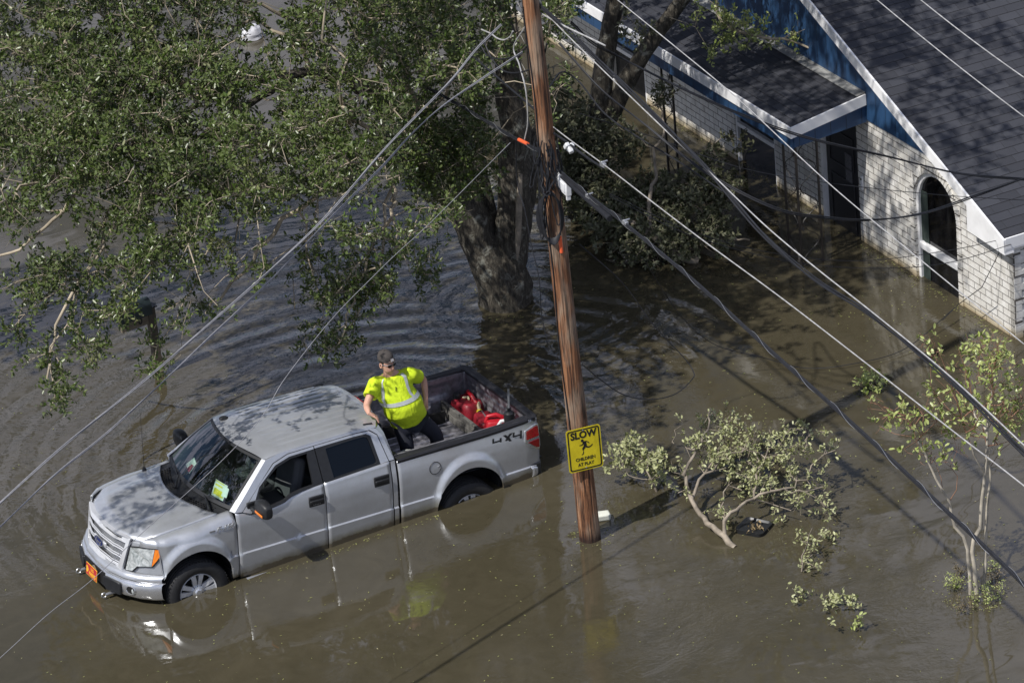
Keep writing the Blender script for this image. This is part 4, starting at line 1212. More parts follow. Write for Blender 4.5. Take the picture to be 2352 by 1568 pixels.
    for z, o_ in ((0.70, 0), (.74, 0), (.80, 0), (.90, 0), (1.0, 0), (1.07, 0), (1.100, 0), (1.116, .03), (1.128, .07), (1.14, .12), (1.165, .20)):
        rows.append([(xf(y) + lean(z) + .012 + o_, y * (1 - .25 * o_), z) for y in np.linspace(-.905, .905, 49)])
    mb.grid(rows); part(mb, 'front_panel', PAINT, smooth=50)
    # body-coloured valance over the chrome bumper
    mb = MB(); rows = []
    for dz, off in ((.655, -.075), (.665, -.088), (.70, -.085), (.725, -.055), (.735, -.01)):
        rows.append([(xf(y * .985) + off, y, dz) for y in np.linspace(-.945, .945, 49)])
    mb.grid(rows); part(mb, 'valance', PAINT, smooth=50)
    mb = MB(); rows = []
    for dz, off in ((.425, -.05), (.435, -.09), (.46, -.115), (.56, -.125), (.625, -.118), (.645, -.10), (.65, -.06)):
        rows.append([(xf(y * .975) + off, y, dz) for y in np.linspace(-.965, .965, 57)])
    mb.grid(rows); BU = part(mb, 'front_bumper', CHROME, smooth=50)
    cfun = lambda off: (lambda y, z: (xf(y * .975) + off, y, z))
    for s in (-1, 1):
        part(MB().poly([[(s * .30, .615), (s * .57, .615), (s * .59, .60), (s * .59, .455), (s * .33, .445), (s * .28, .52)]], cfun(-.128), (-.03, 0, 0)), 'bumper_pad', BPLAST, BU, bevel=.012)
        fr_ = [(s * .70 + .062 * math.cos(a), .545 + .058 * math.sin(a)) for a in np.linspace(0, 2 * math.pi, 25)[:-1]]
        fi = [(s * .70 + .052 * math.cos(a), .545 + .048 * math.sin(a)) for a in np.linspace(0, 2 * math.pi, 25)[:-1]]
        Fg = part(MB().poly([fr_, fi], cfun(-.130), (-.008, 0, 0)), 'fog_lamp', CHROME, BU)
        part(MB().poly([fi], cfun(-.1275), None), 'recess', LINER, Fg, smooth=0)
        part(MB().lathe([(0, -.01), (.025, -.006), (.036, 0.0)], (xf(.70) - .128, s * .715, .53), 'x', 14), 'lens', LAMP, Fg)
        hk = MB().tube([(-.76, s * .37, .40), (-.86, s * .37, .40), (-.955, s * .37, .395)], [.022, .022, .018], 10)
        hk.tube([(-.955 + .03 * math.cos(a) - .02, s * .37, .395 + .03 * math.sin(a)) for a in np.linspace(0, 2 * math.pi, 13)], .008, 6)
        hk.tube([(-.80, s * .37 + .03, .40), (-.87, s * .37 + .06, .41), (-.87, s * .37 + .0, .44), (-.80, s * .37, .44)], .008, 6)
        part(hk, 'tow_hook', STEEL, BU)
    part(MB().poly([[(-.28, .64), (.28, .64), (.28, .455), (-.28, .455)]], cfun(-.126), (-.01, 0, 0)), 'plate_recess', BPLAST, BU, smooth=0)
    # front plate: red with yellow rim, device and lettering
    PLR = plain('plate_red', (0.42, 0.03, 0.035), 0.45, var=.2, vscale=30); PLY = plain('plate_yellow', (0.80, 0.42, 0.03), 0.45)
    Fp = frame((-.965, -.02, .55), (0, -1, 0), (.12, 0, 1))
    PL = MB().box((0, 0, 0), (.31, .155, .004)).build('front_plate', PLY, T, bevel=.001, xf=lambda p: Fp @ Vector(p))
    MB().box((0, 0, .003), (.295, .140, .003)).build('plate_field', PLR, PL, smooth=0, xf=lambda p: Fp @ Vector(p))
    dv = MB()
    dv.poly([[(-.115 + .030 * math.cos(a) * (1 + .25 * math.cos(3 * a)), .0 + .045 * math.sin(a)) for a in np.linspace(0, 2 * math.pi, 19)[:-1]]], lambda a, b: Fp @ Vector((a, b, .0055)), None)
    dv.build('plate_device', PLY, PL, smooth=0)
    text_mesh('plate_letters', 'U.S.', .055, PLY, PL, Fp @ Matrix.Translation((.03, .030, .0055)), .0005, bold=.002)
    text_mesh('plate_letters', 'MARINES', .062, PLY, PL, Fp @ Matrix.Translation((.035, -.033, .0055)), .0005, sx=.75, bold=.003)
    # grille
    GZ0, GZ1 = .715, 1.165
    def hw_(z): return .49 + (z - GZ0) * .22
    def gl(ins): 
        out = []
        for y in np.linspace(-1, 1, 17): out.append((y * (hw_(GZ1) - ins), GZ1 - ins * 1.15 - .01 * y * y))
        for y in np.linspace(1, -1, 17): out.append((y * (hw_(GZ0) - ins), GZ0 + ins * .8 + .01 * (1 - y * y)))
        return out
    G = empty('grille', (0, 0, 0)); G.parent = T
    part(MB().poly([gl(0.0), gl(.062)], lambda y, z: FS(-.012)(y, z), (-.028, 0, 0)), 'surround', BRIGHT, G, bevel=.006)
    part(MB().poly([gl(.05)], lambda y, z: FS(-.004)(y, z), None), 'mesh', LINER, G, smooth=0)
    ms = MB()
    for z in np.arange(.78, 1.10, .017):
        ms.tube([FS(-.008)(y, z) for y in np.linspace(-hw_(z) + .07, hw_(z) - .07, 15)], .0022, 4)
    part(ms, 'mesh_wires', BPLAST, G)
    for zb in (.995, .895, .795):
        for dz, rr in ((.013, .007), (-.014, .009)):
            bar = []
            for y in np.linspace(-hw_(zb) + .055, hw_(zb) - .055, 25): bar.append(FS(-.020)(y, zb + dz - .02 * (abs(y) / .5) ** 6))
            part(MB().tube(bar, rr, 8), 'bar', BRIGHT, G)
    ov = [(.125 * math.cos(a), .925 + .052 * math.sin(a)) for a in np.linspace(0, 2 * math.pi, 29)[:-1]]
    ovi = [(.113 * math.cos(a), .925 + .043 * math.sin(a)) for a in np.linspace(0, 2 * math.pi, 29)[:-1]]
    part(MB().box((-.825 + lean(.925), 0, .925), (.03, .33, .06)), 'centre_bar', BRIGHT, G, bevel=.012)
    E_ = part(MB().poly([ov], lambda y, z: FS(-.045)(y, z), (-.012, 0, 0)), 'oval_badge', CHROME, G)
    part(MB().poly([ovi], lambda y, z: FS(-.0595)(y, z), (-.002, 0, 0)), 'badge_field', plain('badge_blue', (.012, .022, .12), .25, coat=.5), E_, smooth=0)
    text_mesh('badge_script', 'Ford', .075, CHROME, E_, frame((-.864 + lean(.925), 0, .925), (0, -1, 0), (.16, 0, 1)), .0008, shear=.3, sx=1.1, bold=.001)
    # head lamps
    for s in (-1, 1):
        Lp = [(.575, 1.055), (.66, 1.068), (.78, 1.078), (.885, 1.078), (.898, 1.06), (.902, .985), (.875, .91), (.835, .835), (.69, .815), (.635, .745), (.525, .735)]
        Lq = [(s * a, b) for a, b in Lp]
        H_ = part(MB().poly([Lq], FS(-.006), (-.012, 0, 0)), 'headlamp', BPLAST, smooth=0)
        In = [(.592, 1.045), (.66, 1.056), (.785, 1.066), (.845, 1.066), (.828, .848), (.685, .828), (.628, .757), (.545, .748)]
        part(MB().poly([[(s * a, b) for a, b in In]], FS(-.019), (-.006, 0, 0)), 'lens', LAMP, H_, smooth=0)
        Am = [(.85, 1.066), (.882, 1.066), (.890, 1.055), (.893, .985), (.866, .915), (.833, .85)]
        part(MB().poly([[(s * a, b) for a, b in Am]], FS(-.021), (-.004, 0, 0)), 'amber_lens', AMBER, H_, smooth=0)
    # ---------------- bed floor, front wall, tailgate
    mb = MB(); rows = []
    for x in (2.79, 4.68):
        row = []
        for k in range(121):
            y = -.80 + 1.6 * k / 120; z = .87 + (.012 if (k // 6) % 2 else 0)
            row.append((x, y, z))
        rows.append(row)
    mb.grid(rows); part(mb, 'bed_floor', BEDP, smooth=30)
    mb = MB(); rows = []
    for y in np.linspace(-.82, .82, 60):
        rows.append([(2.785 + .012 * (1 if int((y + .82) / .14) % 2 else 0) * ss(.86, .9, z) * ss(1.33, 1.29, z), y, z) for z in np.linspace(.86, 1.385, 14)])
    mb.grid(rows); part(mb, 'bed_front_wall', BEDP, smooth=30)
    part(MB().box((2.785, 0, 1.392), (.05, 1.70, .03)), 'front_wall_cap', RAILCAP, bevel=.008)
    TG = empty('tailgate', (4.70, 0, .87)); TG.parent = T
    mb = MB()
    def xt(y): return .045 - .02 * (abs(y) / .9) ** 3
    mb.grid([[(xt(y) + .012 * math.sin(math.pi * (z + .15) / .65), y, z) for y in np.linspace(-.80, .80, 25)] for z in np.linspace(-.17, .52, 10)])
    part(mb, 'outer_skin', PAINT, TG)
    mb = MB(); rows = []
    for y in np.linspace(-.80, .80, 161):
        row = []
        for z in np.linspace(0, .50, 40):
            x = -.030
            x += .012 * (ss(.285, .30, z) * ss(.43, .415, z)) * ss(.76, .73, abs(y)) * (1 - .9 * ss(.335, .345, z) * ss(.38, .37, z))
            k = (abs(y) % .125) / .125
            x += .014 * ss(.04, .06, z) * ss(.26, .24, z) * ss(.22, .30, k) * ss(.86, .78, k) * ss(.76, .74, abs(y))
            row.append((x, y, z))
        rows.append(row)
    mb.grid(rows); part(mb, 'inner_skin', BEDP, TG, smooth=40)
    mb = MB(); rows = []
    for y in np.linspace(-.915, .915, 45):
        e = abs(y) / .915; dx = -.09 * max(0, (e - .9) / .1) ** 2; zt = .545 - .006 * e ** 4
        rows.append([(-.055 + (.0 if e < .9 else -.03), y, zt - .035), (-.055 + (.0 if e < .9 else -.03), y, zt - .004), (-.045, y, zt + .006), (-.02, y, zt + .002), (0.0, y, zt + .010), (.02, y, zt + .004), (.04 + dx, y, zt + .008), (.058 + dx, y, zt - .004), (.062 + dx, y, zt - .05)])
    mb.grid(rows); part(mb, 'tailgate_cap', RAILCAP, TG)
    for s in (-1, 1):
        part(MB().box((4.655, s * .795, 1.13), (.07, .05, .52)), 'bed_corner_post', BEDP, bevel=.015)
        part(MB().tube([(4.55, s * .80, 1.385), (4.585, s * .80, 1.41), (4.62, s * .80, 1.385)], .012, 6), 'tie_down', BPLAST)
    part(MB().box((4.80, 0, .69), (.12, 1.25, .13)), 'rear_bumper', CHROME, bevel=.02)
    part(MB().box((4.79, 0, .765), (.14, 1.5, .02)), 'bumper_step_pad', BPLAST, bevel=.005)
    # ---------------- underbody, side steps
    ub = MB().box((2.1, 0, .60), (5.0, 1.12, .34)).box((1.6, 0, .50), (2.3, 1.84, .12)).box((3.0, 0, .52), (.28, 1.84, .14)).box((4.40, 0, .66), (.5, 1.80, .16)).box((-.45, 0, .62), (.35, 1.3, .35))
    part(ub, 'underbody', LINER, smooth=0)
    for s in (-1, 1):
        part(MB().tube([(.62, s * .99, .385), (1.0, s * 1.0, .39), (2.4, s * 1.0, .45), (2.62, s * .98, .46)], .045, 8), 'side_step', STEEL)
    # ---------------- wheels
    for (xc, zc) in ((0.0, .40), (3.715, .40)):
        for s in (-1, 1):
            Wh = empty('wheel', (xc, s * .835, zc)); Wh.parent = T
            R = .402
            prof = [(.235, s * .10), (.262, s * .132), (.30, s * .142), (.345, s * .138), (.385, s * .118), (R, s * .098)]
            for k in range(5): prof += [(R, s * (.09 - .045 * k)), (R - .010, s * (.082 - .045 * k)), (R - .010, s * (.072 - .045 * k)), (R, s * (.064 - .045 * k))]
            prof += [(R - .01, s * -.12), (.30, s * -.14), (.235, s * -.10)]
            ty = MB().lathe(prof, (0, 0, 0), 'y', 48)
            for k in range(60):
                a = 2 * math.pi * k / 60
                ty.box(((R - .004) * math.cos(a), s * .108, (R - .004) * math.sin(a)), (.012, .03, .008), Matrix.Rotation(-a, 3, 'Y'))
            part(ty, 'tyre', RUBBER, Wh, smooth=40)
            rim = MB().lathe([(.243, s * .112), (.236, s * .120), (.228, s * .112), (.215, s * .06), (.21, s * -.08)], (0, 0, 0), 'y', 40)
            Rm = part(rim, 'rim', BRIGHT, Wh, smooth=40)
            part(MB().lathe([(.0, s * .02), (.212, s * .02)], (0, 0, 0), 'y', 30), 'brake_disc', LINER, Rm)
            sp = MB()
            for k in range(5):
                a0 = 2 * math.pi * (k + .25) / 5
                for sg in (-1, 1):
                    pts = [(.055, sg * .010 * 0 + sg * .0), (.075, sg * .052), (.17, sg * .070), (.226, sg * .088), (.226, sg * .020), (.15, sg * .012), (.055, 0)]
                    P3 = []
                    for (r_, w_) in pts[:-1]:
                        P3.append((r_ * math.cos(a0) - w_ * math.sin(a0), s * (.112 - .02 * (r_ < .1)), r_ * math.sin(a0) + w_ * math.cos(a0)))
                    nn = len(P3)
                    P4 = [(p[0], p[1] - s * .03, p[2]) for p in P3]
                    sp.add(P3 + P4, [tuple(range(nn))] + [(i, (i + 1) % nn, (i + 1) % nn + nn, i + nn) for i in range(nn)])
            part(sp, 'spokes', BRIGHT, Rm, smooth=0)
            part(MB().lathe([(0, s * .135), (.035, s * .134), (.042, s * .128), (.05, s * .118), (.075, s * .112), (.082, s * .09)], (0, 0, 0), 'y', 24), 'hub_cap', CHROME, Wh)
    # ---------------- interior
    part(MB().box((.80, 0, 1.20), (.55, 1.55, .12)).box((.95, 0, 1.05), (.25, 1.5, .3)), 'dashboard', DASH, bevel=.03)
    part(MB().box((1.7, 0, .78), (2.0, 1.5, .06)), 'cabin_floor', DASH, smooth=0)
    part(MB().box((1.1, -.38, 1.28), (.3, .36, .07)), 'instrument_hood', DASH, bevel=.02)
    sw = MB().tube([(1.12 + .06 * math.sin(a), -.38 + .17 * math.cos(a), 1.27 + .16 * math.sin(a)) for a in np.linspace(0, 2 * math.pi, 21)], .014, 6)
    part(sw.box((1.12, -.38, 1.27), (.05, .3, .05)), 'steering_wheel', DASH)
    def seat(x, y, w):
        S_ = empty('seat', (x, y, .9)); S_.parent = T
        part(MB().box((0, 0, .05), (.50, w, .18)), 'cushion', SEATM, S_, bevel=.05)
        part(MB().box((.24, 0, .40), (.15, w * .95, .58), Matrix.Rotation(.22, 3, 'Y')), 'backrest', SEATM, S_, bevel=.05)
        if w < 1: part(MB().box((.32, 0, .76), (.09, .26, .18), Matrix.Rotation(.15, 3, 'Y')), 'headrest', SEATM, S_, bevel=.03)
    seat(1.32, -.40, .52); seat(1.32, .40, .52); seat(2.15, 0, 1.35)
    part(MB().box((1.3, 0, 1.0), (.6, .22, .2)), 'console', SEATM, bevel=.03)
    # ceiling liner keeps the cabin dark
    part(MB().grid([[(x, y, 1.76 - .02 * (abs(y) > .5)) for y in (-.64, -.4, 0, .4, .64)] for x in (1.12, 2.6)]), 'headliner', SEATM, smooth=0)
    # papers on the dashboard
    PW = plain('paper_white', (.72, .78, .74), .6, var=.05); PY = plain('paper_yellow', (.68, .62, .05), .6); PR = plain('paper_red', (.25, .02, .03), .6)
    def onws(y, u, off=0.008):     # point just inside the windscreen
        t = y / .80
        yb, yt = t * .868, t * .675
        xb, zb = xw(yb), 1.318 - .015 * t * t; xt_, zt = .945 + .13 * t * t, 1.795 - .035 * t * t
        return (xb + (xt_ - xb) * u - .012 * math.sin(math.pi * u) + off, yb + (yt - yb) * u, zb + (zt - zb) * u + .014 * math.sin(math.pi * u) - off)
    def paper(name, quad, mat, off, par=T): return part(MB().grid([[onws(*[quad[0][i] + (quad[1][i] - quad[0][i]) * a + (quad[3][i] - quad[0][i]) * b_ + (quad[0][i] + quad[2][i] - quad[1][i] - quad[3][i]) * a * b_ for i in (0, 1)], off) for a in np.linspace(0, 1, 5)] for b_ in np.linspace(0, 1, 5)]), name, mat, par, smooth=0)
    q = [(-.42, .10), (-.34, .36), (-.57, .35), (-.62, .09)]
    pp = paper('parking_notice', q, PW, .012)
    paper('notice_stripe', [(-.435, .135), (-.40, .235), (-.57, .22), (-.60, .12)], PY, .009, pp)
    paper('notice_stripe', [(-.39, .275), (-.38, .30), (-.51, .295), (-.52, .27)], PY, .009, pp)
    paper('notice_stripe', [(-.36, .335), (-.36, .35), (-.52, .34), (-.52, .325)], PY, .009, pp)
    paper('inspection_sticker', [(-.565, .15), (-.54, .33), (-.62, .31), (-.65, .16)], PW, .007, pp)
    p2 = paper('white_card', [(.34, .22), (.30, .40), (.16, .36), (.14, .16)], PW, .012)
    paper('card_patch', [(.26, .18), (.23, .30), (.17, .30), (.15, .17)], PR, .009, p2)
    part(MB().tube([(.17, .80, 1.27), (.175, .80, 1.62), (.18, .80, 2.08)], [.004, .0025, .002], 5).lathe([(.0, .05), (.018, .04), (.028, 0)], (.17, .80, 1.25), 'z', 10), 'aerial', BPLAST)
    return T
TRUCK = make_truck()
# ================================================================ vegetation
def mat_leaf(name, lo, hi, pale, rough=0.35, palemix=0.5):
    m, n, b = new_mat(name)
    at = n.nodes.new('ShaderNodeAttribute'); at.attribute_name = 'tone'
    c = ramp(n, at.outputs['Fac'], [(0.0, lo), (0.55, hi), (0.90, hi), (0.98, pale)])
    g = n.nodes.new('ShaderNodeNewGeometry')
    c = mixc(n, math2(n, 'MULTIPLY', g.outputs['Backfacing'], palemix), c, pale)
    n.links.new(c, b.inputs['Base Color'])
    b.inputs['Roughness'].default_value = rough
    b.inputs['Specular IOR Level'].default_value = 0.5
    # light through the leaf
    tl = n.nodes.new('ShaderNodeBsdfTranslucent'); n.links.new(mixc(n, 0.5, c, (0.10, 0.16, 0.02)), tl.inputs['Color'])
    mx = n.nodes.new('ShaderNodeMixShader'); mx.inputs[0].default_value = 0.14
    n.links.new(b.outputs[0], mx.inputs[1]); n.links.new(tl.outputs[0], mx.inputs[2])
    n.links.new(mx.outputs[0], n.nodes['Material Output'].inputs['Surface'])
    return m
LEAF_OAK = mat_leaf('oak_leaf', (0.018, 0.038, 0.008), (0.066, 0.108, 0.017), (0.19, 0.205, 0.09), 0.36, 0.28)
LEAF_DRY = mat_leaf('wilting_leaf', (0.11, 0.125, 0.04), (0.29, 0.31, 0.12), (0.48, 0.49, 0.27), 0.45, 0.6)
LEAF_DULL = mat_leaf('dull_leaf', (0.04, 0.05, 0.02), (0.10, 0.11, 0.055), (0.20, 0.20, 0.12), 0.5, 0.5)  # dull dark-olive leaf colour
LEAF_YEL = mat_leaf('yellow_green_leaf', (0.09, 0.14, 0.02), (0.29, 0.36, 0.08), (0.50, 0.52, 0.24), 0.4, 0.4)
def mat_bark(name, dark, mid, light, zs=1.0):
    m, n, b = new_mat(name)
    v = coords(n, 'Object', (1, 1, 0.28))
    f = noise(n, v, 26, 6, 0.75, 0.5)
    l = noise(n, coords(n), 4.5, 6, 0.7, 0.4)
    c = ramp(n, f, [(0.32, dark), (0.52, mid), (0.68, light)])
    c = mixc(n, ramp(n, l, [(0.56, (0, 0, 0)), (0.66, (.8, .8, .8))]), c, (0.33, 0.33, 0.28))
    n.links.new(c, b.inputs['Base Color']); b.inputs['Roughness'].default_value = 0.9
    bump(n, b, f, 1.0, 0.035)
    return m
BARK = mat_bark('oak_bark', (0.010, 0.009, 0.007), (0.070, 0.060, 0.045), (0.17, 0.155, 0.12))
TWIG = plain('pale_twig', (0.33, 0.28, 0.205), 0.8, var=0.45, vscale=2.5)
TWIGD = plain('dark_twig', (0.15, 0.13, 0.095), 0.8, var=0.4, vscale=3)
TWIG_RED = plain('reddish_twig', (0.22, 0.12, 0.075), 0.7, var=0.4, vscale=2.5)
MYRT = plain('myrtle_bark', (0.40, 0.36, 0.29), 0.7, var=0.35, vscale=8)
WETW = plain('broken_branch_wood', (0.23, 0.195, 0.150), 0.8, var=0.5, vscale=9)

class Skel:
    """branch skeleton grown toward attraction points"""
    def __init__(s): s.P = []; s.par = []; s.r = []; s.L = []; s.fixed = []
    def node(s, p, par, r=0.0, fixed=True):
        s.P.append(np.array(p, float)); s.par.append(par)
        s.L.append(0 if par < 0 else s.L[par] + float(np.linalg.norm(s.P[-1] - s.P[par])))
        s.r.append(r); s.fixed.append(fixed); return len(s.P) - 1
    def limb(s, pts, r0, r1, start=-1, step=0.16, wob=0.03, rg=RG):
        pts = [np.array(p, float) for p in pts]
        sp = [np.array(q) for q in smooth_path([Vector(p) for p in pts], 12)]
        out = [sp[0]]
        for q in sp[1:]:
            if np.linalg.norm(q - out[-1]) >= step: out.append(q)
        out.append(sp[-1]) if np.linalg.norm(sp[-1] - out[-1]) > 0.03 else None
        prev = start; n = len(out)
        ids = []
        for i, q in enumerate(out):
            if i == 0 and start >= 0: continue
            t = i / max(1, n - 1); r = r0 + (r1 - r0) * t
            q = q + rg.normal(0, wob * min(1, 0.3 + t), 3) * (0 if i == 0 else 1)
            prev = s.node(q, prev, r); ids.append(prev)
        return ids
    def grow(s, A, alpha=0.30, step=0.24, wob=0.10, sag=0.06, rg=RG, root_bias=None):
        A = np.asarray(A, float)
        P = np.array(s.P); 
        d0 = np.array([np.min(np.linalg.norm(P - a, axis=1)) for a in A])
        tips = []
        cap = len(P) + len(A) * 12 + 10
        B = np.zeros((cap, 3)); LL = np.zeros(cap); n = len(P); B[:n] = P; LL[:n] = s.L
        for i in np.argsort(d0):
            a = A[i]
            d = np.linalg.norm(B[:n] - a, axis=1)
            k = int(np.argmin(d + alpha * LL[:n])); dk = d[k]
            if dk < 0.05: tips.append(k); continue
            m = max(1, int(dk / step)); p0 = B[k].copy(); prev = k
            off = rg.normal(0, wob * min(1, dk), 3)
            for j in range(1, m + 1):
                t = j / m
                q = p0 + (a - p0) * t + off * math.sin(math.pi * t) + np.array([0, 0, sag * dk]) * math.sin(math.pi * t) + (rg.normal(0, 0.025, 3) if j < m else 0)
                if n >= cap: break
                prev = s.node(q, prev, 0.0, False); B[n] = q; LL[n] = s.L[prev]; n += 1
            tips.append(prev)
        return tips
    def radii(s, tip_r=0.0045, ex=2.3):
        n = len(s.P); acc = np.zeros(n)
        ch = np.zeros(n, int)
        for i in range(n):
            if s.par[i] >= 0: ch[s.par[i]] += 1
        for i in range(n - 1, -1, -1):
            if ch[i] == 0: acc[i] = max(acc[i], tip_r ** ex)
            if s.par[i] >= 0: acc[s.par[i]] += acc[i]
        rr = acc ** (1 / ex)
        s.R = np.array([s.r[i] if s.fixed[i] else rr[i] for i in range(n)])
        for i in range(n):
            if not s.fixed[i] and s.par[i] >= 0: s.R[i] = min(s.R[i], s.R[s.par[i]] * 0.92)
    def mesh(s, name, mat, parent, rmin=0.0, rmax=9.0, seg=None, rough=0.0):
        n = len(s.P); P = np.array(s.P); kids = [[] for _ in range(n)]
        for i in range(n):
            if s.par[i] >= 0: kids[s.par[i]].append(i)
        V = []; F = []; nv = 0
        # chains: follow the thickest child
        main = [-1] * n
        for i in range(n):
            if kids[i]: main[i] = max(kids[i], key=lambda k: (s.fixed[k], s.R[k]))
        starts = [i for i in range(n) if s.par[i] < 0 or main[s.par[i]] != i]
        for st in starts:
            ch = [st] if s.par[st] < 0 else [s.par[st], st]
            i = st
            while main[i] >= 0: i = main[i]; ch.append(i)
            if len(ch) < 2: continue
            rs = np.array([s.R[k] for k in ch]); 
            if s.par[st] >= 0: rs[0] = min(rs[0], rs[1] * 1.25)
            keep = (rs >= rmin) & (rs < rmax)
            idx = [k for k, ok in enumerate(keep) if ok]
            if len(idx) < 2: continue
            a, b = idx[0], idx[-1] + 1
            c = P[ch[a:b]]; r = rs[a:b]
            T = np.gradient(c, axis=0) if len(c) > 1 else None
            T /= np.linalg.norm(T, axis=1)[:, None] + 1e-9
            up = np.array([0.0, 0, 1]) if abs(T[0, 2]) < 0.9 else np.array([1.0, 0, 0])
            sg = seg or (14 if r.max() > 0.06 else (6 if r.max() > 0.015 else 3))
            ang = np.arange(sg) * 2 * math.pi / sg
            for j in range(len(c)):
                x = up - T[j] * np.dot(up, T[j]); x /= np.linalg.norm(x) + 1e-9; up = x; y = np.cross(T[j], x)
                rr = r[j] * (1 + (RG.normal(0, rough, sg) if rough else 0))
                V.append(c[j] + (np.outer(np.cos(ang) * rr, x) + np.outer(np.sin(ang) * rr, y)))
            for j in range(len(c) - 1):
                o = nv + j * sg; k = np.arange(sg); k2 = (k + 1) % sg
                F.append(np.stack([o + k, o + k2, o + sg + k2, o + sg + k], 1))
            nv += len(c) * sg
        if not V: return None
        return raw_mesh(name, np.concatenate(V), np.concatenate(F), mat, parent)

def leaf_arrays(base, dirs, n_per, rg, L=(0.055, 0.085), W=0.42, spread=0.10, up=0.35, tone=None):
    """whorls of small folded leaves: base (k,3) twig ends, dirs (k,3)"""
    k = len(base)
    B = np.repeat(base, n_per, 0); D = np.repeat(dirs, n_per, 0); n = len(B)
    t = rg.random(n)
    o = B - D * (t * spread * 1.6)[:, None] + rg.normal(0, 0.012, (n, 3))
    rv = rg.normal(0, 1, (n, 3)); rv -= D * np.sum(rv * D, 1)[:, None]; rv /= np.linalg.norm(rv, axis=1)[:, None] + 1e-9
    ax = D * (0.35 + 0.5 * rg.random(n))[:, None] + rv * (0.8) + np.array([0, 0, 0.12]); ax /= np.linalg.norm(ax, axis=1)[:, None]
    nr = np.array([0, 0, up]) + D * 0.35 + rg.normal(0, 0.42, (n, 3)); nr -= ax * np.sum(nr * ax, 1)[:, None]; nr /= np.linalg.norm(nr, axis=1)[:, None] + 1e-9
    sd = np.cross(nr, ax)
    ln = rg.uniform(L[0], L[1], n)[:, None]; wd = ln * W * 0.5
    v0 = o; v3 = o + ax * ln
    v1 = o + ax * ln * 0.30 + sd * wd * 0.85 + nr * wd * 0.25; v2 = o + ax * ln * 0.30 - sd * wd * 0.85 + nr * wd * 0.25
    v4 = o + ax * ln * 0.72 + sd * wd * 0.9 + nr * wd * 0.2; v5 = o + ax * ln * 0.72 - sd * wd * 0.9 + nr * wd * 0.2
    V = np.stack([v0, v1, v4, v3, v5, v2], 1).reshape(-1, 3)
    i0 = np.arange(n)[:, None] * 6
    F = np.concatenate([i0 + np.array([[0, 1, 2, 3]]), i0 + np.array([[0, 3, 4, 5]])], 1).reshape(-1, 4)
    tn = np.clip(rg.normal(0.5, 0.22, n) if tone is None else np.repeat(tone, n_per) + rg.normal(0, 0.16, n), 0, 1)
    return V, F, np.repeat(tn, 2)
def twiglets(tips, n_tw, rg, length=(0.10, 0.26), down=0.1, spread=1.0):
    """short side twigs around every tip: returns starts, ends, directions"""
    k = len(tips); S = np.repeat(tips, n_tw, 0)
    S = S + rg.normal(0, 0.05, S.shape)
    d = rg.normal(0, 1, S.shape) * spread + np.array([0, 0, 0.35 - down]); d /= np.linalg.norm(d, axis=1)[:, None]
    ln = rg.uniform(length[0], length[1], len(S))[:, None]
    return S, S + d * ln, d
def twig_mesh(name, S, E, mat, parent, r=0.0035):
    n = len(S); d = E - S; x = np.cross(d, np.array([0.3, 0.2, 1.0])); x /= np.linalg.norm(x, axis=1)[:, None] + 1e-9; y = np.cross(d, x); y /= np.linalg.norm(y, axis=1)[:, None] + 1e-9
    V = []; 
    mid = (S + E) / 2 + x * 0.012
    for c, rr in ((S, r * 1.2), (mid, r), (E, r * 0.6)):
        for a in (0, 2.094, 4.189): V.append(c + (x * math.cos(a) + y * math.sin(a)) * rr)
    V = np.stack(V, 1).reshape(-1, 3); i0 = np.arange(n)[:, None] * 9; F = []
    for j in (0, 3):
        for a in range(3): F.append(i0 + np.array([[j + a, j + (a + 1) % 3, j + 3 + (a + 1) % 3, j + 3 + a]]))
    o = raw_mesh(name, V, np.concatenate(F, 0), mat, parent); o['kind'] = 'stuff'; return o

from mathutils import noise as mnoise
def sample_blobs(blobs, dens, rg, holes=(), zfun=None, clump=None):
    """blobs: (u, v, ru, rv, weight) seen regions of foliage in the photograph; gives (k,3) positions through zfun(u, v) -> (zmid, spread)"""
    out = []
    for (u, v, ru, rv, w) in blobs:
        k = max(1, int(dens * w * math.pi * ru * rv / 1e4))
        rr = np.sqrt(rg.random(k)); th = rg.random(k) * 2 * math.pi
        for a, b in zip(u + ru * rr * np.cos(th), v + rv * rr * np.sin(th)):
            if clump and rg.random() > clump(a, b): continue
            if any(((a - hu) / hr) ** 2 + ((b - hv) / hq) ** 2 < 1 and rg.random() < 0.93 for hu, hv, hr, hq in holes): continue
            zm, sp = zfun(a, b)
            z = zm + rg.uniform(-1, 1) * sp
            out.append(at_z(a, b, max(z, 0.12)))
    return np.array(out)

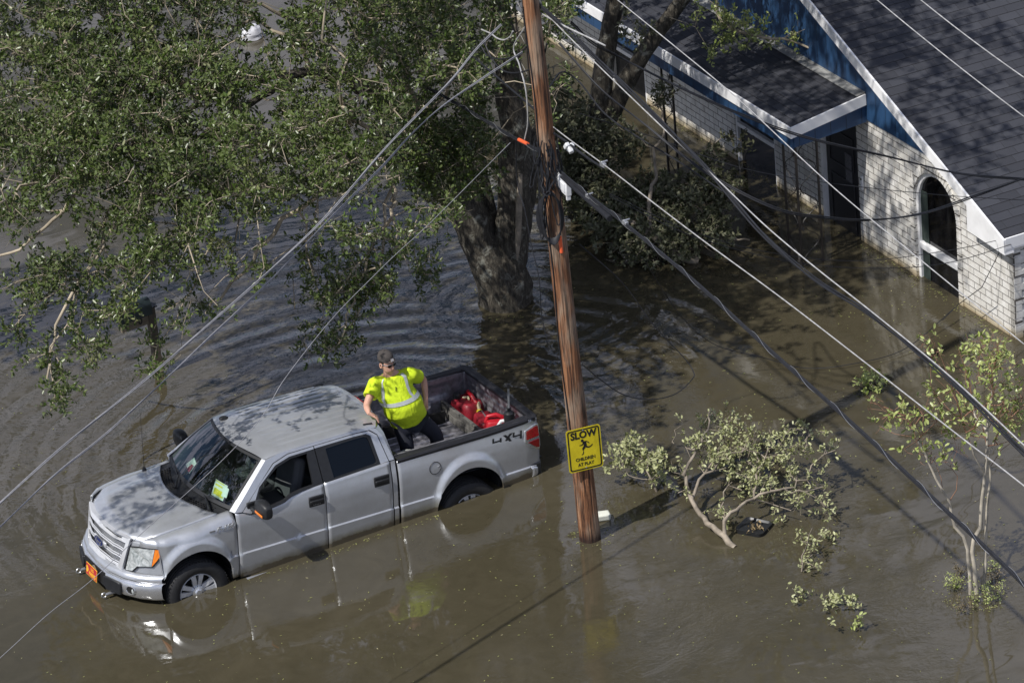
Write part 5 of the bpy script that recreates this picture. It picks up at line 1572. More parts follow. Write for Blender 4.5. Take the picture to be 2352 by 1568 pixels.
# ---------------------------------------------------------------- the big live oak
def make_oak():
    rg = np.random.default_rng(21)
    base = np.array([6.85, 3.62, 0.0])
    O = empty('oak_tree', base, (0, 0, 0), 'large live oak with forked trunk standing in the water behind the truck', 'tree')
    nrm = (0.46, 0.89, 0)
    fp = lambda u, v, off=0.0: at_plane(u, v, base + np.array([0.46, 0.89, 0]) * off, nrm) - base
    S = Skel()
    # trunk flare then two big stems and a third behind
    r = S.limb([(0.0, 0, -0.9), (0.0, 0.02, 0.0), (-0.02, 0.0, 0.35)], 0.46, 0.36, wob=0.0)
    root = r[-1]
    a = S.limb([S.P[root], fp(1115, 580), fp(1072, 480), fp(1015, 385, .2), fp(950, 300, .3), fp(880, 235, .2), fp(780, 170, 0)], 0.31, 0.09, root)
    b = S.limb([S.P[root], fp(1172, 560), fp(1182, 440), fp(1178, 300), fp(1165, 180), fp(1150, 40), fp(1130, -120), fp(1080, -330)], 0.27, 0.08, root)
    c = S.limb([S.P[root], fp(1110, 470, .3), fp(1100, 380, .45), fp(1090, 250, .6), fp(1050, 90, .8), fp(1020, -80, .9)], 0.17, 0.07, root)
    e = S.limb([S.P[root], fp(1205, 520, .25), fp(1215, 420, .4), fp(1235, 300, .6), fp(1290, 180, .9)], 0.12, 0.05, root)
    zz = lambda u, v, z: at_z(u, v, z) - base
    # long limbs sweeping out over the truck
    la = S.limb([S.P[a[-1]], zz(640, 170, 3.9), zz(500, 200, 3.9), zz(330, 170, 4.0), zz(150, 120, 4.1), zz(-60, 60, 4.2)], 0.075, 0.03, a[-1])
    lb = S.limb([S.P[a[len(a) // 2]], zz(880, 360, 3.6), zz(760, 430, 3.5), zz(640, 520, 3.1), zz(560, 620, 2.6), zz(470, 720, 2.0)], 0.06, 0.016, a[len(a) // 2])
    lc = S.limb([S.P[la[3]], zz(480, 300, 3.9), zz(390, 400, 3.6), zz(280, 500, 3.2), zz(200, 620, 2.8), zz(130, 760, 2.2), zz(110, 880, 1.6)], 0.055, 0.012, la[3])
    ld = S.limb([S.P[a[2 * len(a) // 3]], zz(900, 470, 3.5), zz(860, 560, 3.0), zz(820, 660, 2.5), zz(790, 780, 1.9)], 0.045, 0.010, a[2 * len(a) // 3])
    le = S.limb([S.P[la[8]], zz(300, 330, 4.0), zz(160, 460, 3.6), zz(40, 575, 3.2), zz(-60, 580, 3.0)], 0.05, 0.014, la[min(8, len(la) - 1)])
    lf = S.limb([S.P[c[-4]], fp(900, 20, .8), fp(700, -40, .9), fp(480, -60, 1.0), fp(200, -80, 1)], 0.08, 0.03, c[-4])
    lg = S.limb([S.P[c[-2]], fp(820, -200, .4), fp(600, -350, .0)], 0.07, 0.03, c[-2])
    lh = S.limb([S.P[b[-6]], fp(1300, -150, .4), fp(1420, -260, .6)], 0.08, 0.03, b[-6])
    def zf(u, v):
        zm = np.interp(v, [-700, -300, 0, 250, 500, 700, 950], [7.2, 6.0, 4.8, 4.5, 4.0, 3.3, 2.1])
        sp = np.interp(v, [-700, 0, 300, 600, 950], [1.2, 0.9, 0.75, 0.45, 0.25])
        if 930 < u < 1250 and 200 < v < 470: zm = np.interp(v, [200, 470], [3.9, 2.6]) ; sp = .35
        if u > 650 and v > 560: zm = np.interp(v, [560, 830], [2.9, 1.6]); sp = .3
        return zm, sp
    blobs = [(120, 60, 230, 130, 1.0), (120, 230, 220, 130, 1.05), (380, 80, 230, 130, .95), (390, 240, 220, 120, 1.05), (640, 210, 170, 150, .8),
             (860, 60, 220, 90, .75), (830, 260, 150, 120, .8), (1010, 70, 150, 110, .85), (1000, 230, 130, 110, .8), (1150, 50, 60, 90, .5), (110, 360, 160, 90, 1.05), (300, 370, 170, 90, 1.1), (520, 370, 160, 90, 1.05), (700, 400, 120, 80, .9),
             (840, 395, 120, 60, .8), (1040, 360, 110, 110, 1.35), (960, 350, 80, 80, .8), (40, 480, 70, 60, .6), (400, 500, 120, 70, 1.15), (250, 470, 110, 50, .55), (560, 470, 110, 50, .6), (440, 585, 110, 50, .7), (300, 590, 90, 55, .8), (180, 620, 80, 60, .8),
             (60, 650, 60, 60, .9), (30, 740, 35, 40, .7), (200, 720, 80, 50, .8), (320, 700, 80, 45, .8), (560, 600, 70, 60, .5), (470, 690, 80, 40, .65), (380, 770, 60, 35, .8), (180, 800, 70, 45, 1.0), (90, 850, 55, 30, .9), (145, 880, 45, 35, .9), (120, 925, 22, 20, .8),
             (360, 830, 20, 30, .7), (760, 560, 70, 50, .45), (880, 590, 90, 70, .6), (960, 600, 40, 60, .55), (1000, 470, 50, 60, .8), (1080, 440, 40, 30, .5), (850, 670, 60, 50, .7), (720, 640, 60, 50, .4), (790, 700, 55, 40, .7), (740, 790, 45, 30, .8), (820, 770, 40, 45, .7), (690, 730, 40, 30, .5),
             (1290, 40, 55, 55, .9), (1270, 150, 40, 60, .35), (1230, 250, 50, 60, .25)]
    holes = [(610, 60, 55, 40), (560, 130, 45, 35), (690, 150, 45, 30), (620, 300, 40, 22), (200, 130, 30, 20), (700, 470, 50, 30), (140, 545, 70, 22), (640, 520, 50, 25), (310, 545, 60, 16), (480, 640, 60, 16)]
    cl = lambda a, b: min(1, max(.04, .62 + .0 + 1.5 * mnoise.noise(Vector((a / 62, b / 46, 3.1))) - .35 * ss(430, 640, b) + (.45 if a > 640 and b > 520 else 0)))
    A = sample_blobs(blobs, 42, rg, holes + [(352, 722, 46, 62)], zf, cl) - base
    # the rest of the crown above the picture
    up = []
    for (u, v, ru, rv, k) in ((200, -150, 300, 120, 150), (650, -180, 280, 150, 170), (1050, -160, 220, 130, 140), (500, -420, 380, 160, 160), (1000, -450, 330, 200, 220), (800, -720, 300, 150, 100)):
        for _ in range(k):
            rr = math.sqrt(rg.random()); th = rg.random() * 6.283
            a_, b_ = u + ru * rr * math.cos(th), v + rv * rr * math.sin(th)
            zm, sp = zf(a_, b_); up.append(at_plane(a_, b_, base + np.array([.46, .89, 0]) * rg.uniform(-2.5, 2.0), nrm) - base)
    for (cx_, cy_, cz_, rx_, ry_, rz_, k) in ((5.5, 1.0, 7.4, 2.2, 1.4, .9, 260), (7.8, 1.8, 8.6, 1.8, 1.6, .8, 170), (3.3, .8, 7.3, 1.5, 1.2, .7, 130), (8.3, .9, 8.5, 1.4, 1.4, .7, 70), (8.9, -.4, 7.4, 1.0, 1.0, .5, 26), (6.7, -.8, 8.1, 1.3, 1.1, .6, 75), (-2.9, -.7, 5.1, .95, .85, .4, 34)):  # unseen leaf clumps added to shade water, roof, wall and bonnet
        for _ in range(k):
            d = rg.normal(0, 1, 3); d *= rg.random() ** .4 / np.linalg.norm(d)
            up.append(np.array([cx_ + rx_ * d[0], cy_ + ry_ * d[1], cz_ + rz_ * d[2]]) - base)
    A = np.concatenate([A, np.array(up)])
    A = A[A[:, 2] > 0.1]
    tips = S.grow(A, 0.28, 0.22, 0.10, 0.05, rg)
    S.radii(0.0062, 2.2)
    tr = S.mesh('trunk', BARK, O, 0.045, 9, rough=0.05)
    S.mesh('branches', TWIG, O, 0.0, 0.0451)
    tp = np.array([S.P[t] for t in tips])
    s0, e0, d0 = twiglets(tp, 5, rg, (0.10, 0.27), 0.15)
    kill = rg.random(len(s0)) < 0.10
    twig_mesh('twigs', s0, e0, TWIGD, O, 0.0030)
    k = ~kill
    tone = np.repeat(np.clip(rg.normal(0.45, 0.17, len(tp)) + .65 * np.array([mnoise.noise(Vector(q * .9)) for q in tp]), 0, 1), 5)[k]
    V, F, tn = leaf_arrays(e0[k], d0[k], 12, rg, (0.034, 0.080), 0.44, 0.10, 0.5, tone)
    raw_mesh('crown', V, F, LEAF_OAK, O, False, tn)
    # torn stub hanging at the right of the trunk
    st = MB().tube([Vector(fp(1195, 400, -.25)), Vector(fp(1192, 480, -.3)), Vector(fp(1190, 555, -.32)), Vector(fp(1188, 598, -.34))], [.03, .045, .04, .012], 9)
    st.build('torn_limb', WETW, O)
    return O
make_oak()

def make_shade_tree():
    """unseen oak added west of the view so its crown shades the far water"""
    rg = np.random.default_rng(91); base = np.array([-4.6, 7.2, 0.0])  # tree out of view, added for the shade its crown casts
    O = empty('oak_tree', base, (0, 0, 0), 'unseen oak added beyond the left edge so its crown shades the far water', 'tree')
    S = Skel(); r = S.limb([(0, 0, -.9), (0.05, 0, 1.5), (.3, -.1, 3.0)], .38, .28, wob=0.0)
    for e in ((2.2, -1.2, 6.3), (3.8, -.9, 7.4), (.6, .8, 7.6), (-1.6, -.6, 6.8), (4.6, -1.8, 7.6)):
        S.limb([S.P[r[-1]], S.P[r[-1]] * .5 + np.array(e) * .5 + rg.normal(0, .2, 3), e], .15, .04, r[-1])
    A = []
    for (cx_, cy_, cz_, rx_, ry_, rz_, k) in ((-2.8, 6.2, 6.9, 2.0, 2.0, 1.1, 230), (-.9, 6.4, 8.0, 1.6, 2.2, .9, 170), (.5, 5.6, 8.1, 1.0, 1.4, .6, 80), (-5.6, 7, 7.2, 1.8, 2, 1.3, 110)):
        for _ in range(k):
            d = rg.normal(0, 1, 3); d *= rg.random() ** .4 / np.linalg.norm(d); A.append(np.array([cx_ + rx_ * d[0], cy_ + ry_ * d[1], cz_ + rz_ * d[2]]) - base)
    tips = S.grow(np.array(A), .28, .3, .1, .05, rg); S.radii(.005, 2.2)
    S.mesh('trunk', BARK, O, .045, 9, rough=.05); S.mesh('branches', TWIG, O, 0, .0451)
    tp = np.array([S.P[t] for t in tips]); s0, e0, d0 = twiglets(tp, 5, rg, (.12, .32), .15)
    V, F, tn = leaf_arrays(e0, d0, 10, rg, (.06, .11), .46, .12, .5); raw_mesh('crown', V, F, LEAF_OAK, O, False, tn)
make_shade_tree()

# ---------------------------------------------------------------- leaning forked tree by the porch
def make_second_tree():
    rg = np.random.default_rng(5)
    base = np.array([9.3, 5.55, 0.0])
    O = empty('oak_tree', base, (0, 0, 0), 'leaning mossy tree with forked limbs standing against the porch roof', 'tree')
    nrm = (0.46, 0.89, 0)
    fp = lambda u, v, off=0.0: at_plane(u, v, base + np.array([0.46, 0.89, 0]) * off, nrm) - base
    S = Skel()
    r = S.limb([fp(1345, 560), fp(1345, 480), fp(1350, 400), fp(1362, 320)], 0.30, 0.235, wob=0.0)
    a = S.limb([S.P[r[-1]], fp(1380, 220), fp(1392, 120), fp(1412, 0), fp(1440, -160), fp(1500, -380)], 0.175, 0.06, r[-1], wob=.01)
    b = S.limb([S.P[r[-1]], fp(1410, 250, -.1), fp(1450, 170, -.2), fp(1500, 90, -.25), fp(1560, 10, -.25), fp(1640, -110, -.3), fp(1760, -260, -.3)], 0.145, 0.055, r[-1], wob=.01)
    c = S.limb([S.P[b[-6]], fp(1650, 40, -.6), fp(1730, 80, -.8), fp(1800, 90, -.9), fp(1880, 118, -1.0), fp(1945, 130, -1.0)], 0.035, 0.010, b[-6], wob=.01)
    blobs = [(1640, 45, 60, 30, .9), (1700, 60, 50, 35, 1.1), (1660, 110, 40, 25, .7), (1740, 90, 45, 20, .8), (1850, 60, 40, 25, .7), (1870, 110, 50, 15, .45), (1800, 80, 40, 20, .5), (1930, 90, 40, 30, .12)]
    def zf(u, v):
        return (3.45 + (100 - v) * 0.004), 0.12
    A = []
    for (u, v, ru, rv, w) in blobs:
        for _ in range(int(w * math.pi * ru * rv / 1e4 * 14) + 1):
            rr = math.sqrt(rg.random()); th = rg.random() * 6.283
            A.append(fp(u + ru * rr * math.cos(th), v + rv * rr * math.sin(th), -.8 + rg.uniform(-.25, .25)))
    # dull foliage hanging right of the pole
    D = []
    for (u, v, ru, rv, k) in ((1290, 250, 60, 70, 55), (1350, 350, 60, 60, 60), (1420, 330, 50, 50, 24), (1300, 420, 50, 60, 40), (1260, 330, 30, 60, 20), (1450, 60, 50, 40, 6), (1340, 460, 50, 30, 20)):
        for _ in range(k):
            rr = math.sqrt(rg.random()); th = rg.random() * 6.283
            D.append(fp(u + ru * rr * math.cos(th), v + rv * rr * math.sin(th), -.5 + rg.uniform(-.5, .5)))
    U = []
    for (u, v, ru, rv, k) in ((1500, -300, 330, 200, 150), (1800, -260, 260, 160, 85), (1350, -150, 180, 110, 60), (1700, -560, 330, 160, 100), (2050, -330, 150, 150, 40)):
        for _ in range(k):
            rr = math.sqrt(rg.random()); th = rg.random() * 6.283
            p = fp(u + ru * rr * math.cos(th), v + rv * rr * math.sin(th), rg.uniform(-2.2, 2.0)); q = p + base
            U.append(p)
    allA = np.concatenate([np.array(A), np.array(D), np.array(U)]); nA = len(A)
    lab = np.array([2] * len(A) + [1] * len(D) + [0] * len(U)); nearA = {tuple(np.round(p, 5)): l for p, l in zip(allA, lab)}
    tips = S.grow(allA, 0.25, 0.2, 0.08, 0.03, rg)
    S.radii(0.004, 2.25)
    S.mesh('trunk', BARK, O, 0.04, 9, rough=0.05)
    S.mesh('branches', TWIG, O, 0.0, 0.0401)
    tp = np.array([S.P[t] for t in tips]); lb = np.array([nearA.get(tuple(np.round(p, 5)), 0) for p in tp])
    s0, e0, d0 = twiglets(tp, 5, rg, (0.08, 0.22), 0.15)
    twig_mesh('twigs', s0, e0, TWIGD, O, 0.003)
    l5 = np.repeat(lb, 5)
    V, F, tn = leaf_arrays(e0[l5 == 0], d0[l5 == 0], 9, rg, (0.05, 0.085), 0.45, 0.09, 0.5)
    raw_mesh('crown', V, F, LEAF_OAK, O, False, tn)
    V, F, tn = leaf_arrays(e0[l5 == 1], d0[l5 == 1], 9, rg, (0.05, 0.085), 0.45, 0.09, 0.5)
    raw_mesh('lower_foliage', V, F, LEAF_DULL, O, False, tn)
    V, F, tn = leaf_arrays(e0[l5 == 2], d0[l5 == 2], 8, rg, (0.045, 0.075), 0.45, 0.09, 0.5)
    raw_mesh('sunlit_tone_foliage', V, F, LEAF_YEL, O, False, tn)  # paler leaf colour stands in for sunlight on this branch
    return O
make_second_tree()

# ---------------------------------------------------------------- fallen branches
def branch_thing(name, label, cat, origin, stems, blobs, dens, leafm, woodm, seed, zrange=(0.1, 0.7), n_tw=4, n_leaf=8, L=(0.05, 0.08), tipr=0.004, group=None, alpha=0.3, zf=None, wob=0.02, tw=(0.05, 0.15)):
    rg = np.random.default_rng(seed)
    o = np.array(at_z(*origin, 0.0)); O = empty(name, o, (0, 0, 0), label, cat, group)
    S = Skel(); ids = []
    for st in stems:
        pts = [np.array(at_z(u, v, z)) - o for u, v, z in st['p']]
        start = -1
        if st.get('on') is not None:
            k = ids[st['on']]; P = np.array([S.P[i] for i in k]); start = k[int(np.argmin(np.linalg.norm(P - pts[0], axis=1)))]; pts[0] = S.P[start]
        ids.append(S.limb(pts, st['r'][0], st['r'][1], start, 0.09, wob, rg))
    A = []
    for (u, v, ru, rv, w) in blobs:
        for _ in range(max(1, int(dens * w * math.pi * ru * rv / 1e4))):
            rr = math.sqrt(rg.random()); th = rg.random() * 6.283; a, b = u + ru * rr * math.cos(th), v + rv * rr * math.sin(th)
            z = zf(a, b) if zf else rg.uniform(*zrange)
            A.append(np.array(at_z(a, b, max(0.05, z + (rg.uniform(-.1, .1) if zf else 0)))) - o)
    tips = S.grow(np.array(A), alpha, 0.14, 0.08, 0.04, rg)
    S.radii(tipr, 2.2)
    S.mesh('branches', woodm, O, 0.0, 9.0)
    tp = np.array([S.P[t] for t in tips])
    s0, e0, d0 = twiglets(tp, n_tw, rg, tw, 0.1)
    twig_mesh('twigs', s0, e0, woodm, O, 0.003)
    V, F, tn = leaf_arrays(e0, d0, n_leaf, rg, L, 0.48, 0.07, 0.6)
    raw_mesh('leaves', V, F, leafm, O, False, tn)
    return O
branch_thing('fallen_branch', 'big pale-leaved fallen branch lying in the water right of the sign', 'fallen branch', (1680, 1255),
    [dict(p=[(1688, 1258, -.02), (1640, 1210, .12), (1600, 1165, .2), (1580, 1120, .35), (1572, 1080, .5), (1600, 1030, .7), (1625, 980, .85), (1632, 940, .95)], r=(.042, .009)),
     dict(p=[(1672, 1225, .06), (1665, 1190, .25), (1700, 1165, .3), (1730, 1140, .35), (1790, 1125, .4), (1850, 1105, .4)], r=(.026, .009), on=0),
     dict(p=[(1592, 1150, .25), (1620, 1090, .45), (1660, 1060, .6), (1720, 1010, .7)], r=(.022, .006), on=0),
     dict(p=[(1730, 1140, .35), (1745, 1080, .5), (1770, 1030, .6), (1800, 1000, .7)], r=(.018, .005), on=1),
     dict(p=[(1595, 1040, .65), (1560, 1020, .6), (1555, 980, .65)], r=(.012, .004), on=0)],
    [(1670, 1000, 75, 60, 1.3), (1620, 1020, 50, 50, .9), (1700, 1070, 70, 50, 1.0), (1770, 1060, 60, 60, 1.0), (1810, 1010, 60, 50, .9), (1880, 1030, 40, 60, .6), (1560, 1100, 25, 50, .6), (1740, 1130, 60, 40, .6), (1650, 1170, 50, 25, .5), (1850, 1120, 50, 35, .8), (1890, 1160, 30, 20, .7), (1830, 1180, 25, 15, .5), (1560, 985, 14, 25, .4)],
    28, LEAF_DRY, WETW, 31, zf=lambda u, v: float(np.interp(v, [930, 1020, 1120, 1190], [.85, .65, .35, .12])), n_tw=2, n_leaf=8, L=(.038, .062), tipr=.0065, wob=.03)
branch_thing('fallen_branch', 'smaller leafy branch sticking out of the water between the sign and the big fallen branch', 'fallen branch', (1510, 1130),
    [dict(p=[(1508, 1128, 0), (1492, 1095, .2), (1485, 1060, .35), (1500, 1030, .45)], r=(.016, .005)), dict(p=[(1492, 1095, .2), (1450, 1095, .2), (1415, 1075, .25)], r=(.009, .004), on=0), dict(p=[(1485, 1060, .35), (1450, 1030, .4), (1435, 1010, .5)], r=(.009, .004), on=0)],
    [(1440, 1030, 35, 30, 1.1), (1490, 1050, 40, 35, 1.1), (1415, 1075, 22, 15, .9), (1505, 1085, 28, 20, .8)], 46, LEAF_DRY, WETW, 32, zf=lambda u, v: float(np.interp(v, [1000, 1110], [.5, .12])), n_tw=3, n_leaf=7)
branch_thing('fallen_branch', 'broken leafy twig standing upright in the water below the big fallen branch', 'fallen branch', (1840, 1312),
    [dict(p=[(1841, 1313, 0), (1843, 1275, .12), (1850, 1240, .25), (1862, 1210, .4)], r=(.014, .006)), dict(p=[(1843, 1255, .15), (1870, 1245, .15), (1900, 1218, .2)], r=(.006, .003), on=0)],
    [(1860, 1275, 14, 30, 1.6), (1835, 1235, 12, 9, 2), (1895, 1220, 12, 12, 2), (1866, 1305, 12, 10, 1.2)], 52, LEAF_DRY, WETW, 33, (0.05, 0.2), n_tw=2, n_leaf=6, tw=(.025, .07), L=(.04, .06))
for i, (u, v, ru, lab) in enumerate(((1836, 1362, 16, 'small leafy sprig poking out of the water under the upright broken twig'), (1905, 1375, 20, 'left half of the pair of pale leaf tufts at the water surface below the twig'),
        (1948, 1378, 18, 'right half of the pair of pale leaf tufts at the water surface below the twig'), (1905, 1431, 8, 'tiny sprig of leaves near the bottom, left of a greener sprig'), (1968, 1432, 13, 'small green sprig floating near the bottom edge'),
        (1790, 1187, 10, 'small leaf tuft beside the black floating tray'), (2008, 876, 34, 'rounded bush top breaking the surface under the silver cable'))):
    branch_thing('floating_sprig' if i < 6 else 'bush', lab, 'sprig' if i < 6 else 'bush', (u, v + 6), [dict(p=[(u - ru * .6, v + 6, -.03), (u, v, .04), (u + ru * .6, v - 2, .06)], r=(.004, .003))], [(u, v, ru, ru * .5, 1)], 130, LEAF_YEL if i in (4, 6) else LEAF_DRY, WETW, 40 + i, (0.03, 0.14), n_tw=2, n_leaf=6, L=(.042, .065), tw=(.02, .06))
# drowned dark tangle of limbs near the porch
branch_thing('fallen_limb', 'dark tangle of fallen oak limbs and dull leaves in front of the porch', 'fallen branch', (1560, 590),
    [dict(p=[(1600, 600, 0), (1570, 590, .1), (1520, 560, .3), (1460, 520, .5), (1400, 480, .6)], r=(.07, .02)), dict(p=[(1660, 575, .0), (1640, 520, .25), (1620, 450, .55), (1608, 400, .8), (1590, 350, 1.1)], r=(.06, .015)),
     dict(p=[(1500, 545, .35), (1490, 470, .7), (1505, 400, .95), (1500, 350, 1.2), (1528, 300, 1.4), (1515, 250, 1.6)], r=(.04, .010), on=0), dict(p=[(1640, 520, .25), (1690, 545, .2), (1725, 545, .15)], r=(.025, .012), on=1), dict(p=[(1500, 350, 1.2), (1478, 330, 1.3), (1482, 305, 1.4)], r=(.012, .007), on=2)],
    [(1420, 500, 80, 70, 1.0), (1500, 490, 90, 90, 1.1), (1580, 480, 80, 90, 1.1), (1640, 430, 60, 70, .9), (1640, 540, 50, 40, .8), (1470, 590, 60, 25, .9), (1380, 440, 50, 40, .8), (1650, 340, 50, 50, .25), (1700, 300, 25, 40, .12), (1520, 210, 22, 40, .9), (1560, 580, 60, 25, .7), (1350, 400, 50, 60, .7)],
    40, LEAF_DULL, WETW, 34, zf=lambda u, v: float(np.interp(v, [180, 300, 420, 520, 600], [1.75, 1.3, .75, .45, .12])), n_tw=4, n_leaf=8, tipr=.004)
# ---------------------------------------------------------------- crape myrtle on the right
def fpm(u, v, off=0.0):
    return at_plane(u, v, MB0 + np.array([.46, .89, 0]) * off, (0.46, 0.89, 0))
MB0 = np.array(at_z(2242, 1362, 0))
def make_myrtle():
    rg = np.random.default_rng(77)
    O = empty('crape_myrtle', MB0, (0, 0, 0), 'slender multi-stemmed young tree with pale bark and sparse yellow-green leaves at right', 'tree')
    S = Skel(); f = lambda u, v, o=0.0: fpm(u, v, o) - MB0
    a = S.limb([f(2230, 1380), f(2228, 1330), f(2222, 1270), f(2216, 1235), f(2190, 1205), f(2183, 1160), f(2165, 1125), f(2140, 1080), f(2110, 1010), f(2080, 960), f(2030, 935), f(2000, 925)], .026, .006, wob=.006)
    b = S.limb([f(2244, 1380), f(2238, 1300), f(2234, 1245), f(2252, 1215), f(2256, 1150), f(2262, 1100), f(2266, 1030), f(2270, 960), f(2280, 880), f(2290, 790)], .034, .006, wob=.006)
    c = S.limb([f(2250, 1380, .1), f(2262, 1320, .1), f(2264, 1240, .1), f(2268, 1150, .1), f(2276, 1090, .1), f(2272, 1040, .1), f(2300, 980, .1), f(2340, 940, .1), (f(2380, 900, .1))], .026, .006, wob=.006)
    d = S.limb([S.P[b[len(b) // 2]], f(2240, 1050, -.1), f(2215, 980, -.2), f(2190, 900, -.2), f(2165, 830, -.2), f(2140, 780, -.2)], .014, .004, b[len(b) // 2], wob=.006)
    e = S.limb([S.P[b[-6]], f(2240, 940, -.2), f(2225, 870, -.3), f(2200, 800, -.3)], .010, .003, b[-6], wob=.006)
    g = S.limb([S.P[a[8]], f(2200, 1120), f(2198, 1090), f(2180, 1070)], .008, .003, a[8], wob=.006)
    A = []
    for (u, v, ru, rv, k) in ((2290, 830, 30, 60, 34), (2240, 830, 50, 50, 34), (2180, 880, 40, 60, 16), (2130, 800, 20, 40, 10), (2270, 920, 60, 50, 34), (2200, 960, 60, 50, 22), (2110, 950, 60, 30, 16), (2040, 960, 40, 25, 9), (2330, 930, 30, 70, 18), (2300, 1000, 40, 40, 12), (2190, 1040, 60, 30, 10), (2100, 1020, 50, 25, 7), (2380, 900, 30, 60, 10), (2010, 935, 15, 12, 4)):
        for _ in range(k):
            rr = math.sqrt(rg.random()); th = rg.random() * 6.283
            if rg.random() < .9: A.append(f(u + ru * rr * math.cos(th), v + rv * rr * math.sin(th), rg.uniform(-.6, .6)))
    tips = S.grow(np.array(A), .45, .16, .06, .03, rg); S.radii(.0042, 2.3)
    S.mesh('stems', MYRT, O, .0105, 9); S.mesh('branches', TWIG_RED, O, 0, .0106)
    tp = np.array([S.P[t] for t in tips]); s0, e0, d0 = twiglets(tp, 2, rg, (.06, .16), -.4, .7)
    twig_mesh('twigs', s0, e0, TWIG_RED, O, .0026)
    k = rg.random(len(s0)) < .60
    V, F, tn = leaf_arrays(e0[k], d0[k], 5, rg, (.05, .082), .5, .11, .3)
    raw_mesh('leaves', V, F, LEAF_YEL, O, False, tn)
make_myrtle()
LEAF_BRN = mat_leaf('brown_shrub_leaf', (.05, .04, .02), (.13, .10, .05), (.2, .16, .08), .6, .3)
for i, (u, v, ru, rv, mt_, lab) in enumerate(((2190, 1335, 12, 18, LEAF_YEL, 'yellow-green shrub tip left of the slender tree'), (2208, 1312, 16, 9, LEAF_BRN, 'brown shrub tip behind the yellow-green one, left of the slender tree'), (2283, 1300, 17, 9, LEAF_YEL, 'small yellow-green shrub tip behind and right of the slender tree'),
        (2285, 1325, 9, 12, LEAF_BRN, 'small brown shrub tip between two green ones right of the slender tree'), (2277, 1360, 20, 13, LEAF_YEL, 'largest round yellow-green shrub at the foot of the slender tree'), (2242, 1368, 9, 10, LEAF_YEL, 'thin green shoots around the stem base of the slender tree'), (2211, 1388, 15, 9, LEAF_BRN, 'lone brown shrub tip nearest the bottom edge'))):
    branch_thing('shrub', lab, 'shrub', (u, v + rv * .8), [dict(p=[(u + dx * ru * .5, v + rv * .8, -.02), (u + dx * ru * .6, v - rv * .3, .10)], r=(.004, .003)) for dx in (-1, 0, 1)], [(u, v, ru, rv * .8, 1)], 150, mt_, WETW, 60 + i, (0.04, 0.15), n_tw=4, n_leaf=8, L=(.018, .032), tw=(.02, .05))
# ================================================================ mailbox
def make_mailbox():
    p = at_z(366, 862, 0)
    xd = Vector((-0.97, -0.24, 0)).normalized()
    # arm points toward the camera's left
    B = empty('mailbox', p, (0, 0, 0), 'dark green mailbox on a weathered wooden post behind hanging oak leaves', 'mailbox')
    WD = plain('weathered_post', (0.085, 0.07, 0.05), .85, var=.4, vscale=12, bmp=.4, bscale=40)
    top = 1.02
    MB().box((0, 0, .25), (.10, .10, 2 * .77)).build('post', WD, B, smooth=0)
    MB().box((0, 0, top + .01), (.15, .15, .02)).lathe([(.10, top + .02), (0, top + .06)], (0, 0, 0), 'z', 4).build('post_cap', BLACKP, B, smooth=0)
    yaw = math.pi + .10
    R_ = Matrix.Rotation(yaw, 3, 'Z')
    bd = MB().box(R_ @ Vector((.20, 0, .87)), (.52, .04, .15), R_).build('number_board', plain('board_wood', (.17, .14, .10), .8, var=.3, vscale=10), B, smooth=0)
    Fn = frame(R_ @ Vector((.18, .026, .87)), R_ @ Vector((-1, 0, 0)), (0, 0, 1))
    text_mesh('house_number', '0', .13, BLACKP, B, Fn, .002, bold=.002)
    mb = MB(); rows = []
    for x in (.02, .50):
        row = []
        for k in range(17):
            a = math.pi * k / 16
            row.append(tuple(R_ @ Vector((x, .095 * math.cos(a), .95 + .13 + .095 * math.sin(a)))))
        row = [tuple(R_ @ Vector((x, .095, .95)))] + row + [tuple(R_ @ Vector((x, -.095, .95)))]
        rows.append(row)
    mb.grid(rows, close=True)
    n = len(rows[0]); mb.f.append(tuple(range(n))); mb.f.append(tuple(range(n, 2 * n))[::-1])
    mb.build('box', plain('mailbox_green', (.014, .022, .024), .45), B, smooth=40)
make_mailbox()

